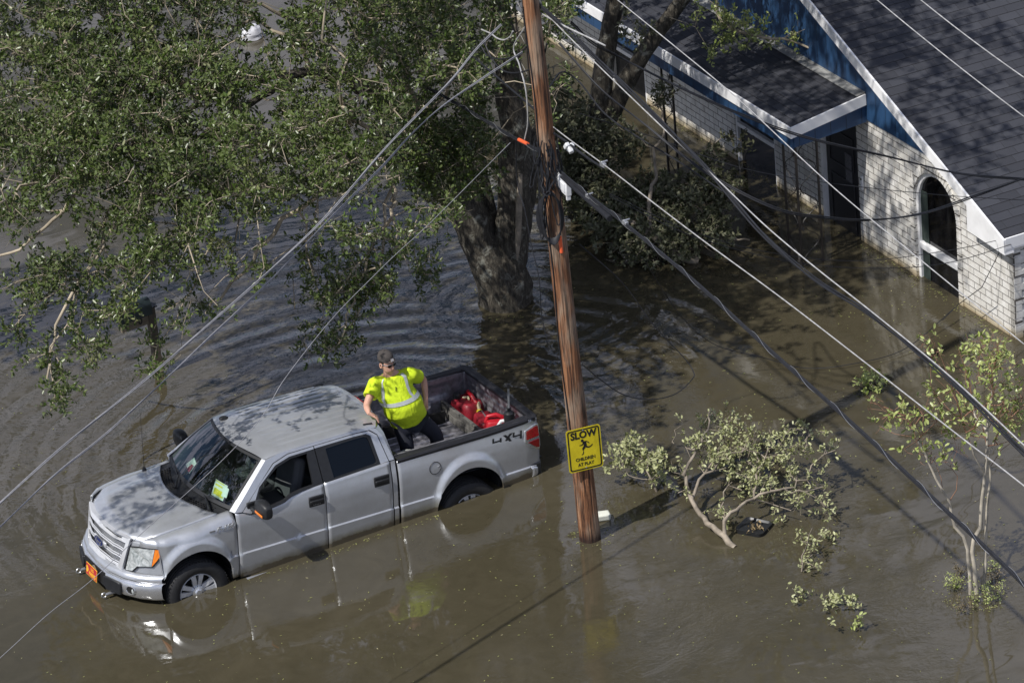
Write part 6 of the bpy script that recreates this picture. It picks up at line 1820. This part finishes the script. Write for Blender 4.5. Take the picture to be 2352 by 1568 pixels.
# ================================================================ floating bits
def make_floaters():
    # white block behind the pole
    c = at_z(1385, 1184, .05)
    o = MB().box((0, 0, 0), (.17, .12, .09)).build('foam_block', plain('foam_white', (.62, .63, .55), .7), bevel=.02); o.location = c; o.rotation_euler = (.1, .05, -.3)
    tag(o, 'pale foam block floating just right of the pole foot', 'foam block')
    # black tray with debris
    c = at_z(1732, 1211, .02)
    Tn = empty('floating_tray', c, (.03, .04, .55), 'square black plastic tray holding leaf litter, floating under the big fallen branch', 'tray')
    def rr(w, h, r):
        L = []
        for cx, cy, a0 in ((w / 2 - r, h / 2 - r, 0), (-w / 2 + r, h / 2 - r, 90), (-w / 2 + r, -h / 2 + r, 180), (w / 2 - r, -h / 2 + r, 270)):
            for k in range(5): a = rad(a0 + 22.5 * k); L.append((cx + r * math.cos(a), cy + r * math.sin(a)))
        return L
    mb = MB(); o1, o2, i1 = rr(.36, .36, .05), rr(.34, .34, .05), rr(.30, .30, .04)
    mb.grid([[(a, b, -.03) for a, b in o2], [(a, b, .03) for a, b in o1], [(a, b, .03) for a, b in o2], [(a, b, .008) for a, b in i1]], close=True)
    mb.f.append(tuple(range(60, 80)))
    mb.build('tray', BLACKP, Tn)
    rg = np.random.default_rng(3); base = np.column_stack([rg.normal(-.02, .07, 26), rg.normal(-.04, .05, 26), np.full(26, .02)])
    d = rg.normal(0, 1, (26, 3)); d[:, 2] = .1; d /= np.linalg.norm(d, axis=1)[:, None]
    V, F, tn = leaf_arrays(base, d, 2, rg, (.04, .06), .4, .03, .8)
    raw_mesh('leaf_litter', V, F, mat_leaf('litter', (.12, .08, .04), (.28, .2, .1), (.4, .32, .18), .7, .3), Tn, False, tn)
    # white bag caught far behind the oak
    c = np.array(at_z(578, 84, 0.02)); rg = random.Random(4)
    mb = MB(); rows = []
    for i in range(9):
        t = i / 8; z = .0 + .20 * math.sin(t * math.pi / 2); r = .16 * math.cos(t * math.pi / 2) + .01
        rows.append([(r * (1 + rg.uniform(-.12, .12)) * math.cos(2 * math.pi * k / 20) * 1.25, r * (1 + rg.uniform(-.12, .12)) * math.sin(2 * math.pi * k / 20), z + rg.uniform(-.02, .02)) for k in range(20)])
    mb.grid(rows, close=True); o = mb.build('floating_bag', plain('white_bag', (.5, .5, .52), .5), sub=1); o.location = c
    tag(o, 'white plastic bag in the water, glimpsed through the oak crown near the top', 'bag')
    # small loose leaves all over the surface
    rg = np.random.default_rng(8); P = []
    for _ in range(1500):
        u, v = rg.uniform(-40, 2390), rg.uniform(380, 1590)
        P.append(at_z(u, v, 0.004))
    for (cu, cv, k) in ((2140, 660, 60), (1800, 430, 30), (1560, 600, 40), (2280, 740, 40), (1700, 1000, 90), (2000, 720, 40), (600, 1320, 12), (1750, 1120, 70), (2210, 1330, 50)):
        for _ in range(k): P.append(at_z(cu + rg.normal(0, 60), cv + rg.normal(0, 38), .004))
    def along(a, b, k, w):
        a = np.array(a, float); b = np.array(b, float); dd = (b - a) / np.linalg.norm(b - a); nn = np.array([-dd[1], dd[0], 0])
        for _ in range(k): P.append(a + (b - a) * rg.random() + nn * abs(rg.normal(0, w)) + np.array([0, 0, .004]))
    for (a, b, k, w) in (((11.44, -1.6, 0), (11.60, 2.0, 0), 170, .09), ((11.75, 3.3, 0), (11.9, 8.0, 0), 120, .10), ((2.8, -1.03, 0), (.6, -1.03, 0), 70, -.05 + .12), ((3.2, -1.05, 0), (2.7, -1.05, 0), 20, .06)): along(a, b, k, w)
    for (cx_, cy_, r_, k) in ((4.39, -2.73, .17, 60), (6.85, 3.62, .52, 90), (7.2, -6.7, .3, 90), (0, -1.0, .42, 30)):
        for _ in range(k):
            a_ = rg.random() * 6.283; q = r_ + abs(rg.normal(0, .07)); P.append(np.array([cx_ + q * math.cos(a_), cy_ + q * math.sin(a_), .004]))
    P = np.array(P); n = len(P); d = rg.normal(0, 1, (n, 3)); d[:, 2] = 0; d /= np.linalg.norm(d, axis=1)[:, None]
    sd = np.column_stack([-d[:, 1], d[:, 0], np.zeros(n)]); ln = rg.uniform(.012, .045, n)[:, None]
    V = np.stack([P - d * ln * .5, P + sd * ln * .18 + [0, 0, .002], P + d * ln * .5, P - sd * ln * .18 + [0, 0, .002]], 1).reshape(-1, 3)
    F = np.arange(n * 4).reshape(-1, 4)
    o = raw_mesh('leaf_litter', V, F, mat_leaf('floating_leaf', (.10, .13, .03), (.26, .27, .08), (.42, .38, .22), .5, .2), None, False, np.clip(rg.normal(.5, .3, n), 0, 1))
    tag(o, 'tiny green and yellow leaves scattered over the brown water', 'leaf litter', kind='stuff')
make_floaters()

# ================================================================ load in the truck bed
RED = plain('red_fuel_can', (.42, .012, .022), .38, var=.18, vscale=10)
REDD = plain('faded_red_can', (.22, .010, .020), .5, var=.35, vscale=8)
YEL = plain('yellow_cap', (.62, .50, .03), .45)
CREAM = plain('cream_spout', (.62, .55, .36), .5)
PLANKM = None
def mat_plank():
    m, n, b = new_mat('weathered_plank')
    v = coords(n, 'Object', (10, .7, 10)); f = noise(n, v, 5, 7, .7, 1.0)
    n.links.new(ramp(n, f, [(.3, (.045, .043, .040)), (.5, (.12, .115, .105)), (.7, (.22, .21, .19))]), b.inputs['Base Color']); b.inputs['Roughness'].default_value = .9
    bump(n, b, f, .6, .01); return m
def TE(name, p, rz, label, cat, rx=0, ry=0):
    e = empty(name, TW(p), (0, 0, 0), label, cat)
    e.rotation_euler = (TM.to_3x3() @ (Matrix.Rotation(rz, 3, 'Z') @ Matrix.Rotation(ry, 3, 'Y') @ Matrix.Rotation(rx, 3, 'X'))).to_euler()
    return e
def can_body(L, W, H, taper=.12, r=.05):
    mb = MB(); rows = []
    for t in np.linspace(0, 1, 9):
        k = 1 - taper * t ** 2
        if t in (0, 1): k *= .9
        row = []
        for q in range(24):
            a = 2 * math.pi * q / 24; ca, sa = math.cos(a), math.sin(a)
            row.append((L / 2 * k * abs(ca) ** .45 * (1 if ca > 0 else -1), W / 2 * k * abs(sa) ** .45 * (1 if sa > 0 else -1), H * t))
        rows.append(row)
    mb.grid(rows, close=True); n = len(mb.v)
    mb.f.append(tuple(range(24))); mb.f.append(tuple(range(n - 24, n)))
    return mb
def make_load():
    global PLANKM
    PLANKM = mat_plank()
    o = TE('wood_plank', (4.30, 0.03, .882), 0.0, 'weathered grey plank set on edge across the truck bed', 'plank')
    MB().box((0, 0, .10), (.045, 1.56, .20)).build('board', PLANKM, o, bevel=.004)
    # far red can with black cap
    c = TE('fuel_can', (4.52, .52, .882), .15, 'big dark red fuel can with black cap in the far rear corner of the bed', 'fuel can')
    can_body(.34, .44, .26, .2).build('body', REDD, c, bevel=.01)
    MB().lathe([(.0, .34), (.045, .34), (.05, .33), (.05, .27), (.04, .24)], (-.07, .12, -.02), 'z', 16).build('cap', BLACKP, c)
    h = MB().tube([(.10, .15, .22), (.08, .08, .31), (.04, -.06, .31), (.04, -.16, .22)], .026, 10); h.build('handle', RED, c)
    MB().tube([(-.02, .06, .27), (.02, .00, .285), (-.01, -.05, .28)], .014, 6).build('spout_parts', CREAM, c)
    # lying can with yellow collar
    c = TE('fuel_can', (4.52, .05, .885), 1.35, 'long faded red fuel can lying down with a yellow collar and cream spout', 'fuel can')
    can_body(.42, .26, .20, .1).build('body', REDD, c, bevel=.01)
    MB().tube([(.20, 0, .14), (.235, 0, .145)], .045, 14).build('cap_ring', BLACKP, c)
    y = MB().tube([(.235, 0, .145), (.29, 0, .15)], .040, 14).build('collar', YEL, c)
    MB().tube([(.28, 0, .16), (.285, 0, .23), (.28, 0, .28)], [.022, .026, .014], 10).build('spout', CREAM, c)
    MB().box((0.0, 0, .208), (.34, .012, .012)).build('seam', SATIN, c)
    # near bright red can with handle and black spout
    c = TE('fuel_can', (4.50, -.26, .882), -.5, 'bright red fuel can with moulded handle and black spout', 'fuel can')
    can_body(.34, .26, .30, .28).build('body', RED, c, bevel=.01)
    MB().tube([(-.13, 0, .26), (-.10, 0, .345), (.0, 0, .365), (.08, 0, .33), (.10, 0, .27)], .026, 12).build('handle', RED, c)
    MB().lathe([(0, .34), (.036, .34), (.038, .28), (.04, .26)], (.12, .03, .0), 'z', 14).build('cap', BLACKP, c)
    MB().tube([(.12, .03, .33), (.15, .07, .40), (.19, .13, .56)], [.020, .017, .012], 10).build('spout', BLACKP, c)
    # white sprayer jug
    c = TE('sprayer_jug', (4.56, -.50, .882), 0, 'white plastic jug with black pump cap and clear upright tube at the tailgate corner', 'jug')
    c.scale = (1.2, 1.2, 1.3)
    can_body(.18, .20, .27, .55).build('body', plain('milky_plastic', (.72, .73, .73), .4), c, bevel=.01)
    MB().tube([(-.07, .05, .12), (-.11, .08, .20), (-.07, .05, .27), (-.03, .02, .28)], .018, 8).build('handle', WHITEP, c)
    MB().lathe([(0, .385), (.03, .38), (.055, .36), (.06, .30), (.055, .27)], (0, 0, 0), 'z', 16).lathe([(0, .42), (.018, .41), (.018, .37)], (0, 0, 0), 'z', 10).build('pump_cap', BLACKP, c)
    m, n, b = new_mat('clear_tube'); b.inputs['Base Color'].default_value = (.35, .36, .36, 1); b.inputs['Roughness'].default_value = .15; b.inputs['Alpha'].default_value = .55
    MB().tube([(0, 0, .40), (.004, 0, .62)], .012, 8).build('tube', m, c)
    MB().tube([(.004, 0, .615), (.006, 0, .66)], .014, 8).build('tube_tip', BLACKP, c)
    # black bag by the cab and a twig
    c = TE('black_bag', (2.98, -.58, .882), .3, 'black bag slumped in the front corner of the bed by the cab', 'bag')
    rg = random.Random(2); mb = MB(); rows = []
    for i in range(8):
        t = i / 7; k = math.sin(math.pi * (t * .8 + .15)); rows.append([(.17 * k * math.cos(a) * (1 + rg.uniform(-.12, .12)), .24 * k * math.sin(a) * (1 + rg.uniform(-.12, .12)), .34 * t) for a in np.linspace(0, 2 * math.pi, 17)[:-1]])
    mb.grid(rows, close=True); mb.f.append(tuple(range(16))); mb.f.append(tuple(range(112, 128))); mb.build('sack', BLACKP, c, sub=1)
    MB().tube([(.12 * math.cos(a), -.10 + .14 * math.sin(a), .36 + .04 * math.cos(a)) for a in np.linspace(0.2, 5, 14)], .012, 6).build('rim', plain('grey_piping', (.25, .26, .25), .6), c)
    c = TE('driftwood_stick', (3.40, -.50, .885), .1, 'weathered dark stick lying along the near side of the truck bed', 'stick')
    MB().tube([(-.35, 0, .03), (-.2, .03, .05), (0, 0, .045), (.2, -.03, .05), (.38, .02, .03)], [.02, .035, .03, .034, .015], 7).build('wood', PLANKM, c)
make_load()
# ================================================================ man in the truck bed (his own frame = truck frame, metres)
SKIN = plain('skin', (.54, .30, .215), .5, var=.12, vscale=18)
def skin_body(name, nodes, edges, mat, parent, sub=2, root=0):
    """nodes: (pos, rx, ry); one connected Skin surface"""
    me = bpy.data.meshes.new(name); me.from_pydata([n[0] for n in nodes], edges, [])
    o = bpy.data.objects.new(name, me); COL.objects.link(o)
    me.materials.append(mat)
    sk = o.modifiers.new('skin', 'SKIN'); sk.use_smooth_shade = True
    for i, v in enumerate(me.skin_vertices[0].data):
        v.radius = (nodes[i][1], nodes[i][2]); v.use_root = (i == root)
    ss_ = o.modifiers.new('sub', 'SUBSURF'); ss_.levels = sub; ss_.render_levels = sub
    dg = bpy.context.evaluated_depsgraph_get(); me2 = bpy.data.meshes.new_from_object(o.evaluated_get(dg))
    bpy.data.objects.remove(o); me2.name = name
    for p in me2.polygons: p.use_smooth = True
    me2.materials.clear(); me2.materials.append(mat)
    o = bpy.data.objects.new(name, me2); COL.objects.link(o); o.parent = parent
    return o
def loft(rings, cap=True):
    """rings: (centre, xdir, ydir, rx, ry, power)"""
    mb = MB(); rows = []; n = 28
    for c, xd, yd, rx, ry, pw in rings:
        c = Vector(c); xd = Vector(xd).normalized(); yd = Vector(yd).normalized(); row = []
        for k in range(n):
            a = 2 * math.pi * k / n; ca, sa = math.cos(a), math.sin(a)
            row.append(c + xd * rx * abs(ca) ** pw * (1 if ca > 0 else -1) + yd * ry * abs(sa) ** pw * (1 if sa > 0 else -1))
        rows.append(row)
    mb.grid(rows, close=True)
    if cap: mb.f.append(tuple(range(n))); mb.f.append(tuple(range(len(mb.v) - n, len(mb.v))))
    return mb
def make_person():
    base = (3.17, -.345, .882)
    P = empty('person', TW(base), (0, 0, 0), 'stout man in yellow high-visibility shirt, cap and sunglasses standing in the truck bed', 'person')
    P.rotation_euler = (0, TA, 0)
    b0 = Vector((3.22, -.34, .882))
    L = lambda x, y, z: Vector((x, y, z)) - b0
    # facing: mostly toward the camera (-y) and a little to the rear right of the truck
    fw = Vector((-.32, -.94, 0)).normalized(); rt = Vector((-fw.y, fw.x, 0)) * -1       # rt = his right hand side
    rt = Vector((fw.y, -fw.x, 0)).normalized()          # toward -x
    hip = L(3.29, -.33, 1.63); belly = L(3.19, -.36, 1.80); chest = L(3.10, -.34, 2.05); neck = L(3.055, -.335, 2.27); head = L(3.02, -.37, 2.412)
    shR = chest + rt * .195 + Vector((0, 0, .115)); shL = chest - rt * .195 + Vector((0.0, 0, .150))
    elR = L(2.67, -.44, 1.955); wrR = L(2.635, -.575, 1.915); 
    elL = L(3.545, -.30, 2.03); wrL = L(3.50, -.42, 1.795)
    kneeR = L(3.20, -.44, 1.25); ankR = L(3.20, -.40, .97); kneeL = L(3.62, -.44, 1.29); ankL = L(3.66, -.34, .97)
    hipR = hip + rt * .11 + Vector((0, 0, -.06)); hipL = hip - rt * .11 + Vector((0, 0, -.05))
    nd = [(hip, .15, .13), (belly, .19, .16), (chest, .14, .11), (chest + Vector((0, 0, .12)), .085, .075), (neck, .062, .062), (head + Vector((0, 0, -.085)), .060, .066),
          (shR, .055, .055), ((shR + elR) / 2, .056, .056), (elR, .045, .045), ((elR + wrR) / 2, .043, .043), (wrR, .029, .029),
          (shL, .055, .055), ((shL + elL) / 2, .056, .056), (elL, .045, .045), ((elL + wrL) / 2, .043, .043), (wrL, .029, .029),
          (hipR, .10, .10), (kneeR, .07, .07), (ankR, .05, .05), (hipL, .10, .10), (kneeL, .07, .07), (ankL, .05, .05)]
    ed = [(0, 1), (1, 2), (2, 3), (3, 4), (4, 5), (3, 6), (6, 7), (7, 8), (8, 9), (9, 10), (3, 11), (11, 12), (12, 13), (13, 14), (14, 15), (0, 16), (16, 17), (17, 18), (0, 19), (19, 20), (20, 21)]
    # hands: palms then five finger chains, all on the same skeleton
    def hand(ids, wr, fdir, side, curl, thumb):
        fdir = fdir.normalized(); side = side.normalized(); dn = curl.normalized()
        palm = wr + fdir * .045
        k = len(nd); nd.append((palm, .036, .020)); ed.append((ids, k))
        for j, (o_, ln) in enumerate(((-.030, .072), (-.010, .080), (.010, .076), (.029, .060))):
            p0 = palm + fdir * .034 + side * o_; q = len(nd)
            nd.append((p0, .0105, .0105)); ed.append((k, q))
            nd.append((p0 + fdir * ln * .42 + dn * .008 + side * o_ * .2, .0092, .0092)); ed.append((q, q + 1))
            nd.append((p0 + fdir * ln * .70 + dn * .030 + side * o_ * .25, .0085, .0085)); ed.append((q + 1, q + 2))
            nd.append((p0 + fdir * ln * .78 + dn * .050 + side * o_ * .25, .0075, .0075)); ed.append((q + 2, q + 3))
        q = len(nd); p0 = wr + fdir * .022 + side * thumb * .030
        nd.append((p0, .0135, .0135)); ed.append((k, q))
        nd.append((p0 + fdir * .030 + side * thumb * .024 + dn * .006, .0115, .0115)); ed.append((q, q + 1))
        nd.append((p0 + fdir * .058 + side * thumb * .030 + dn * .014, .009, .009)); ed.append((q + 1, q + 2))
    fdR = Vector((.62, -.30, -.42)); hand(10, wrR, fdR, Vector((.45, .85, 0)), Vector((-.1, 0, -1)), 1)
    fdL = Vector((-.30, -.30, -.9)); hand(15, wrL, fdL, Vector((1, -.3, -.2)), Vector((-.5, .4, -.3)), -1)
    body = skin_body('body', nd, ed, SKIN, P, 2)
    # the head is joined to the same body mesh
    up = Vector((-.06, -.05, 1)).normalized()
    hf = Vector((.22, -.95, -.02)).normalized(); hf = (hf - up * hf.dot(up)).normalized(); hr = hf.cross(up)
    hb = MB(); rows = []
    prof = [(-.125, .030, .035, .012), (-.115, .048, .052, .020), (-.095, .060, .070, .018), (-.070, .069, .082, .012), (-.040, .075, .088, .006), (-.005, .079, .092, .0), (.03, .080, .095, -.004), (.065, .078, .094, -.006), (.095, .066, .080, -.008), (.115, .040, .05, -.01), (.122, .01, .012, -.01)]
    for (z, rx, ry, f) in prof:
        row = []
        for k in range(32):
            a = 2 * math.pi * k / 32
            x, y = rx * math.cos(a), ry * math.sin(a)
            dent = 0
            if y > 0:
                ff = y / ry
                nose = .030 * max(0, 1 - abs(x) / .020) * ss(-.055, -.035, z) * ss(.02, -.03, z) 
                brow = .006 * ss(.005, .02, z) * ss(.05, .03, z) * (1 if abs(x) < .055 else 0)
                eye = -.007 * ss(-.018, -.005, z) * ss(.015, .004, z) * (1 if .012 < abs(x) < .05 else 0)
                lip = .007 * ss(-.085, -.075, z) * ss(-.058, -.066, z) * max(0, 1 - abs(x) / .03)
                chin = .010 * ss(-.13, -.11, z) * ss(-.085, -.10, z) * max(0, 1 - abs(x) / .03)
                y += (nose + brow + eye + lip + chin) * ff
            row.append(head + hr * x + hf * (y + f) + up * z)
        rows.append(row)
    hb.grid(rows, close=True); hb.f.append(tuple(range(32)))
    for s in (-1, 1):
        pts = [head + hr * s * .078 + hf * (-.012 + .020 * math.sin(a)) + up * (-.012 + .030 * math.cos(a)) + hr * s * .012 for a in np.linspace(0, 2 * math.pi, 11)]
        hb.tube(pts, .008, 6, cap=False)
    hd = hb.build('head_tmp', SKIN, P, smooth=80)
    me = body.data; bm = bmesh.new(); bm.from_mesh(me); bm.from_mesh(hd.data); bm.to_mesh(me); bm.free()
    for p in me.polygons: p.use_smooth = True
    bpy.data.objects.remove(hd)
    MB().box(head + hf * .098 + up * -.066, (.034, .006, .006), Matrix.Rotation(math.atan2(hr.y, hr.x), 3, 'Z')).build('mouth', plain('lips', (.30, .11, .09), .5), P, bevel=.002)
    # hair band under the cap
    hh = MB(); rows = []
    for z, k in ((-.010, 1.02), (.03, 1.04), (.06, 1.04)):
        rows.append([head + hr * .080 * k * math.cos(a) + hf * (.094 * k * math.sin(a) - .004) + up * z for a in np.linspace(rad(160), rad(380), 25)])
    hh.grid(rows).build('hair', plain('dark_hair', (.02, .014, .010), .8), P, solid=.004)
    # sunglasses
    sg = MB()
    for s in (-1, 1):
        Lp = [(s * a, b) for a, b in ((.008, .012), (.030, .018), (.056, .014), (.066, .004), (.060, -.016), (.040, -.022), (.018, -.016), (.010, -.004))]
        sg.poly([Lp], lambda a, b: head + hr * a + hf * (.104 - .30 * abs(a) ** 1.35 * 1.6) + up * (b - .002), hf * -.004)
    G = sg.build('sunglasses', plain('dark_lens', (.008, .008, .009), .1), P, smooth=0)
    fr = MB()
    for s in (-1, 1):
        fr.tube([head + hr * s * .006 + hf * .106 + up * .010, head + hr * s * .035 + hf * .101 + up * .018, head + hr * s * .066 + hf * .082 + up * .010, head + hr * s * .082 + hf * .03 + up * .010, head + hr * s * .086 + hf * -.02 + up * .005], .0042, 6)
    fr.tube([head - hr * .008 + hf * .107 + up * .008, head + hr * .008 + hf * .107 + up * .008], .004, 6)
    fr.build('frame', SATIN, G)
    # cap
    CAPM = plain('grey_cap_cloth', (.060, .052, .048), .9, var=.15, vscale=30)
    cp = []
    for z, rx, ry in ((.018, .089, .108), (.045, .091, .111), (.075, .088, .107), (.105, .076, .094), (.128, .055, .068), (.142, .028, .036), (.147, .004, .005)):
        cp.append((head + up * (z + .018) + hf * -.020, hr, hf, rx, ry, 1))
    C_ = loft(cp, False).build('cap', CAPM, P, smooth=80, solid=.004)
    br = MB(); rows = []
    for v in np.linspace(0, 1, 7):
        row = []
        for a in np.linspace(-1.15, 1.15, 17):
            rx, ry = .088 + .0 * v, .106 + .045 * v * math.cos(a * .9)
            row.append(head + hf * -.020 + up * (.050 + .012 * v - .022 * abs(math.sin(a)) ** 2 * v) + hr * rx * math.sin(a) + hf * ry * (math.cos(a) * (1) if v == 0 else math.cos(a) ** .8 if math.cos(a) > 0 else 0))
        rows.append(row)
    br.grid(rows).build('brim', CAPM, C_, solid=.005)
    pc = head + up * .072 + hf * .100
    Fc = frame(pc + hf * .007, hr * 1, up * 1 + hf * -.35)
    MB().box((0, 0, 0), (.044, .036, .003)).build('cap_patch', plain('patch_white', (.55, .52, .50), .7), C_, smooth=0, xf=lambda p: Fc @ Vector(p))
    MB().poly([[(.009 * math.cos(a) * (1 + .2 * math.cos(2 * a)), .001 + .009 * math.sin(a)) for a in np.linspace(0, 6.283, 15)[:-1]]], lambda a, b: Fc @ Vector((a, b, .0025)), None).build('patch_mark', plain('patch_orange', (.55, .22, .06), .6), C_, smooth=0)
    # ---------------- shirt: torso loft plus sleeves
    m, n, b = new_mat('hi_vis_shirt')
    v = coords(n)
    c = ramp(n, noise(n, v, 6, 4), [(.3, (.50, .66, .012)), (.7, (.60, .76, .020))])
    dirt = ramp(n, noise(n, v, 16, 6, .75), [(.60, (1, 1, 1)), (.72, (.55, .58, .40))])
    sp = n.nodes.new('ShaderNodeSeparateXYZ'); n.links.new(v, sp.inputs[0])
    low = math2(n, 'LESS_THAN', sp.outputs[2], .90)
    c = mixc(n, math2(n, 'MULTIPLY', low, .9), c, mixc(n, 1.0, c, dirt, 'MULTIPLY'))
    n.links.new(c, b.inputs['Base Color']); b.inputs['Roughness'].default_value = .85
    wr_ = noise(n, coords(n, 'Object', (1, 1, .6), (0, .5, 0)), 7, 3, .5, 1.2)
    bump(n, b, wr_, .55, .05)
    SHIRT = m
    TAPE = plain('silver_tape', (.50, .53, .52), .45, .2, var=.1, vscale=20)
    ax = (chest - hip).normalized()
    X = rt; Y = fw
    def ring(t):          # along the trunk, t 0 hem .. 1 collar
        T = [(0, hip + Vector((-.01, -.01, -.10)), .215, .180), (.12, hip + Vector((-.01, -.02, -.02)), .236, .205), (.28, belly + Vector((.02, -.03, -.07)), .250, .222), (.45, belly + Vector((0, -.035, .04)), .248, .220), (.62, chest + Vector((.01, -.02, -.06)), .236, .185),
             (.78, chest + Vector((0, -.005, .06)), .226, .152), (.88, chest + Vector((-.01, 0, .140)), .205, .125), (.945, chest + Vector((-.02, 0, .180)), .150, .108), (1.0, neck + Vector((.0, -.01, -.045)), .080, .080)]
        ts = [q[0] for q in T]
        g = lambda f: float(np.interp(t, ts, [f(q) for q in T]))
        return Vector((g(lambda q: q[1].x), g(lambda q: q[1].y), g(lambda q: q[1].z))), g(lambda q: q[2]), g(lambda q: q[3])
    mb = MB(); rows = []
    tilt = -rt * 1.0
    Xt = (rt + Vector((0, 0, -.18))).normalized()
    for t in np.linspace(0, 1, 44):
        cc, rx, ry = ring(t); row = []
        for k in range(48):
            a = 2 * math.pi * k / 48
            fold = 1 + .012 * math.sin(5 * a + 7 * t) * (1 - t) + .008 * math.sin(11 * a - 9 * t) * (1 - t)
            row.append(cc + (Xt * rx * math.cos(a) + Y * ry * math.sin(a)) * fold)
        rows.append(row)
    mb.grid(rows, close=True)
    def sleeve(sh, el, fr_=.66):
        d = (el - sh); nrm_ = d.normalized(); x = nrm_.orthogonal().normalized(); y = nrm_.cross(x)
        q = []
        inn = sh.lerp(chest + Vector((0, 0, .13)), .55)
        for t, r_ in ((0, .060), (.5, .088)): q.append((inn.lerp(sh, t), x, y, r_, r_, 1))
        for t, r_ in ((.08, .094), (.3, .092), (.5, .090), (fr_, .092), (fr_ + .01, .085), (fr_ - .10, .05)):
            q.append((sh + d * t, x, y, r_, r_, 1))
        return loft(q, True)
    for (sh, el) in ((shR, elR), (shL, elL)):
        sm = sleeve(sh, el); mb.add(sm.v, sm.f)
    n_ = 48; mb.f.append(tuple(range(n_))); mb.f.append(tuple(range(43 * 48, 44 * 48)))
    TR = mb.build('shirt', SHIRT, P, smooth=80)
    rm = TR.modifiers.new('remesh', 'REMESH'); rm.mode = 'VOXEL'; rm.voxel_size = .011; rm.use_smooth_shade = True
    sm_ = TR.modifiers.new('smooth', 'SMOOTH'); sm_.factor = .6; sm_.iterations = 7
    # tapes follow the torso surface 3 mm proud
    def surf(t, a, off=.008):
        cc, rx, ry = ring(t); fold = 1 + .012 * math.sin(5 * a + 7 * t) * (1 - t) + .008 * math.sin(11 * a - 9 * t) * (1 - t)
        return cc + (Xt * rx * math.cos(a) + Y * ry * math.sin(a)) * fold + (Xt * math.cos(a) + Y * math.sin(a)) * off
    tb = MB(); tb.grid([[surf(t, a) for a in np.linspace(0, 2 * math.pi, 49)[:-1]] for t in np.linspace(.512, .566, 5)], close=True)
    tb.build('reflective_belt', TAPE, TR, smooth=80)
    for s in (-1, 1):
        st = MB(); rows = []
        for t in np.linspace(.566, .955, 22):
            a0 = math.pi / 2 - s * np.interp(t, [.575, .75, .88, .955], [.80, .72, .80, .92])
            wdt = np.interp(t, [.575, .80, .88, .955], [.082, .105, .125, .20])
            rows.append([surf(t, a0 + q * wdt, .007) for q in (-1, -.5, 0, .5, 1)])
        st.grid(rows).build('reflective_stripe', TAPE, TR, smooth=80)
    pk = MB().grid([[surf(t, a, .008) for a in np.linspace(math.pi / 2 - .20, math.pi / 2 - .62, 6)][::-1] for t in (.70, .72, .78)])
    MB().tube([surf(.74, math.pi / 2 + .0, .014), surf(.80, math.pi / 2 + .05, .014)], .005, 6).build('pen', BLACKP, TR)
    # collar
    MB().tube([neck + Vector((0, -.01, -.042)) + (Xt * .074 * math.cos(a) + Y * .076 * math.sin(a)) + Vector((0, 0, -.018 * max(0, math.sin(a)))) for a in np.linspace(0, 2 * math.pi, 25)], .009, 6, cap=False).build('collar', SHIRT, TR)
    # ---------------- trousers and shoes
    TROU = plain('navy_trousers', (.010, .012, .022), .8, var=.35, vscale=9, bmp=.6, bscale=14)
    ndt = [(hip + Vector((0, 0, -.02)), .185, .165), (hipR + Vector((0, 0, -.05)), .125, .125), ((hipR + kneeR) / 2, .11, .11), (kneeR, .095, .095), ((kneeR + ankR) / 2, .09, .09), (ankR + Vector((0, 0, .0)), .085, .085),
           (hipL + Vector((0, 0, -.05)), .125, .125), ((hipL + kneeL) / 2, .115, .115), (kneeL, .10, .10), ((kneeL + ankL) / 2, .095, .095), (ankL, .085, .085)]
    skin_body('trousers', ndt, [(0, 1), (1, 2), (2, 3), (3, 4), (4, 5), (0, 6), (6, 7), (7, 8), (8, 9), (9, 10)], TROU, P, 2)
    for an, d in ((ankR, Vector((-.2, -1, 0))), (ankL, Vector((.3, -1, 0)))):
        d.normalize(); q = Vector((an.x, an.y, 0))
        sh = loft([(q - d * .06 + Vector((0, 0, .045)), d.cross(Vector((0, 0, 1))), (0, 0, 1), .035, .045, .8), (q + Vector((0, 0, .055)), d.cross(Vector((0, 0, 1))), (0, 0, 1), .048, .055, .8), (q + d * .10 + Vector((0, 0, .042)), d.cross(Vector((0, 0, 1))), (0, 0, 1), .052, .040, .7), (q + d * .19 + Vector((0, 0, .032)), d.cross(Vector((0, 0, 1))), (0, 0, 1), .042, .028, .7), (q + d * .215 + Vector((0, 0, .028)), d.cross(Vector((0, 0, 1))), (0, 0, 1), .02, .018, .8)])
        sh.build('shoe', plain('dark_boot', (.015, .013, .012), .5), P, smooth=70)
    MB().tube([(hip + Vector((0, 0, -.045)) + X * .19 * math.cos(a) + Y * .17 * math.sin(a)) for a in np.linspace(0, 6.283, 25)], .012, 6, cap=False).build('belt', BLACKP, P)
make_person()
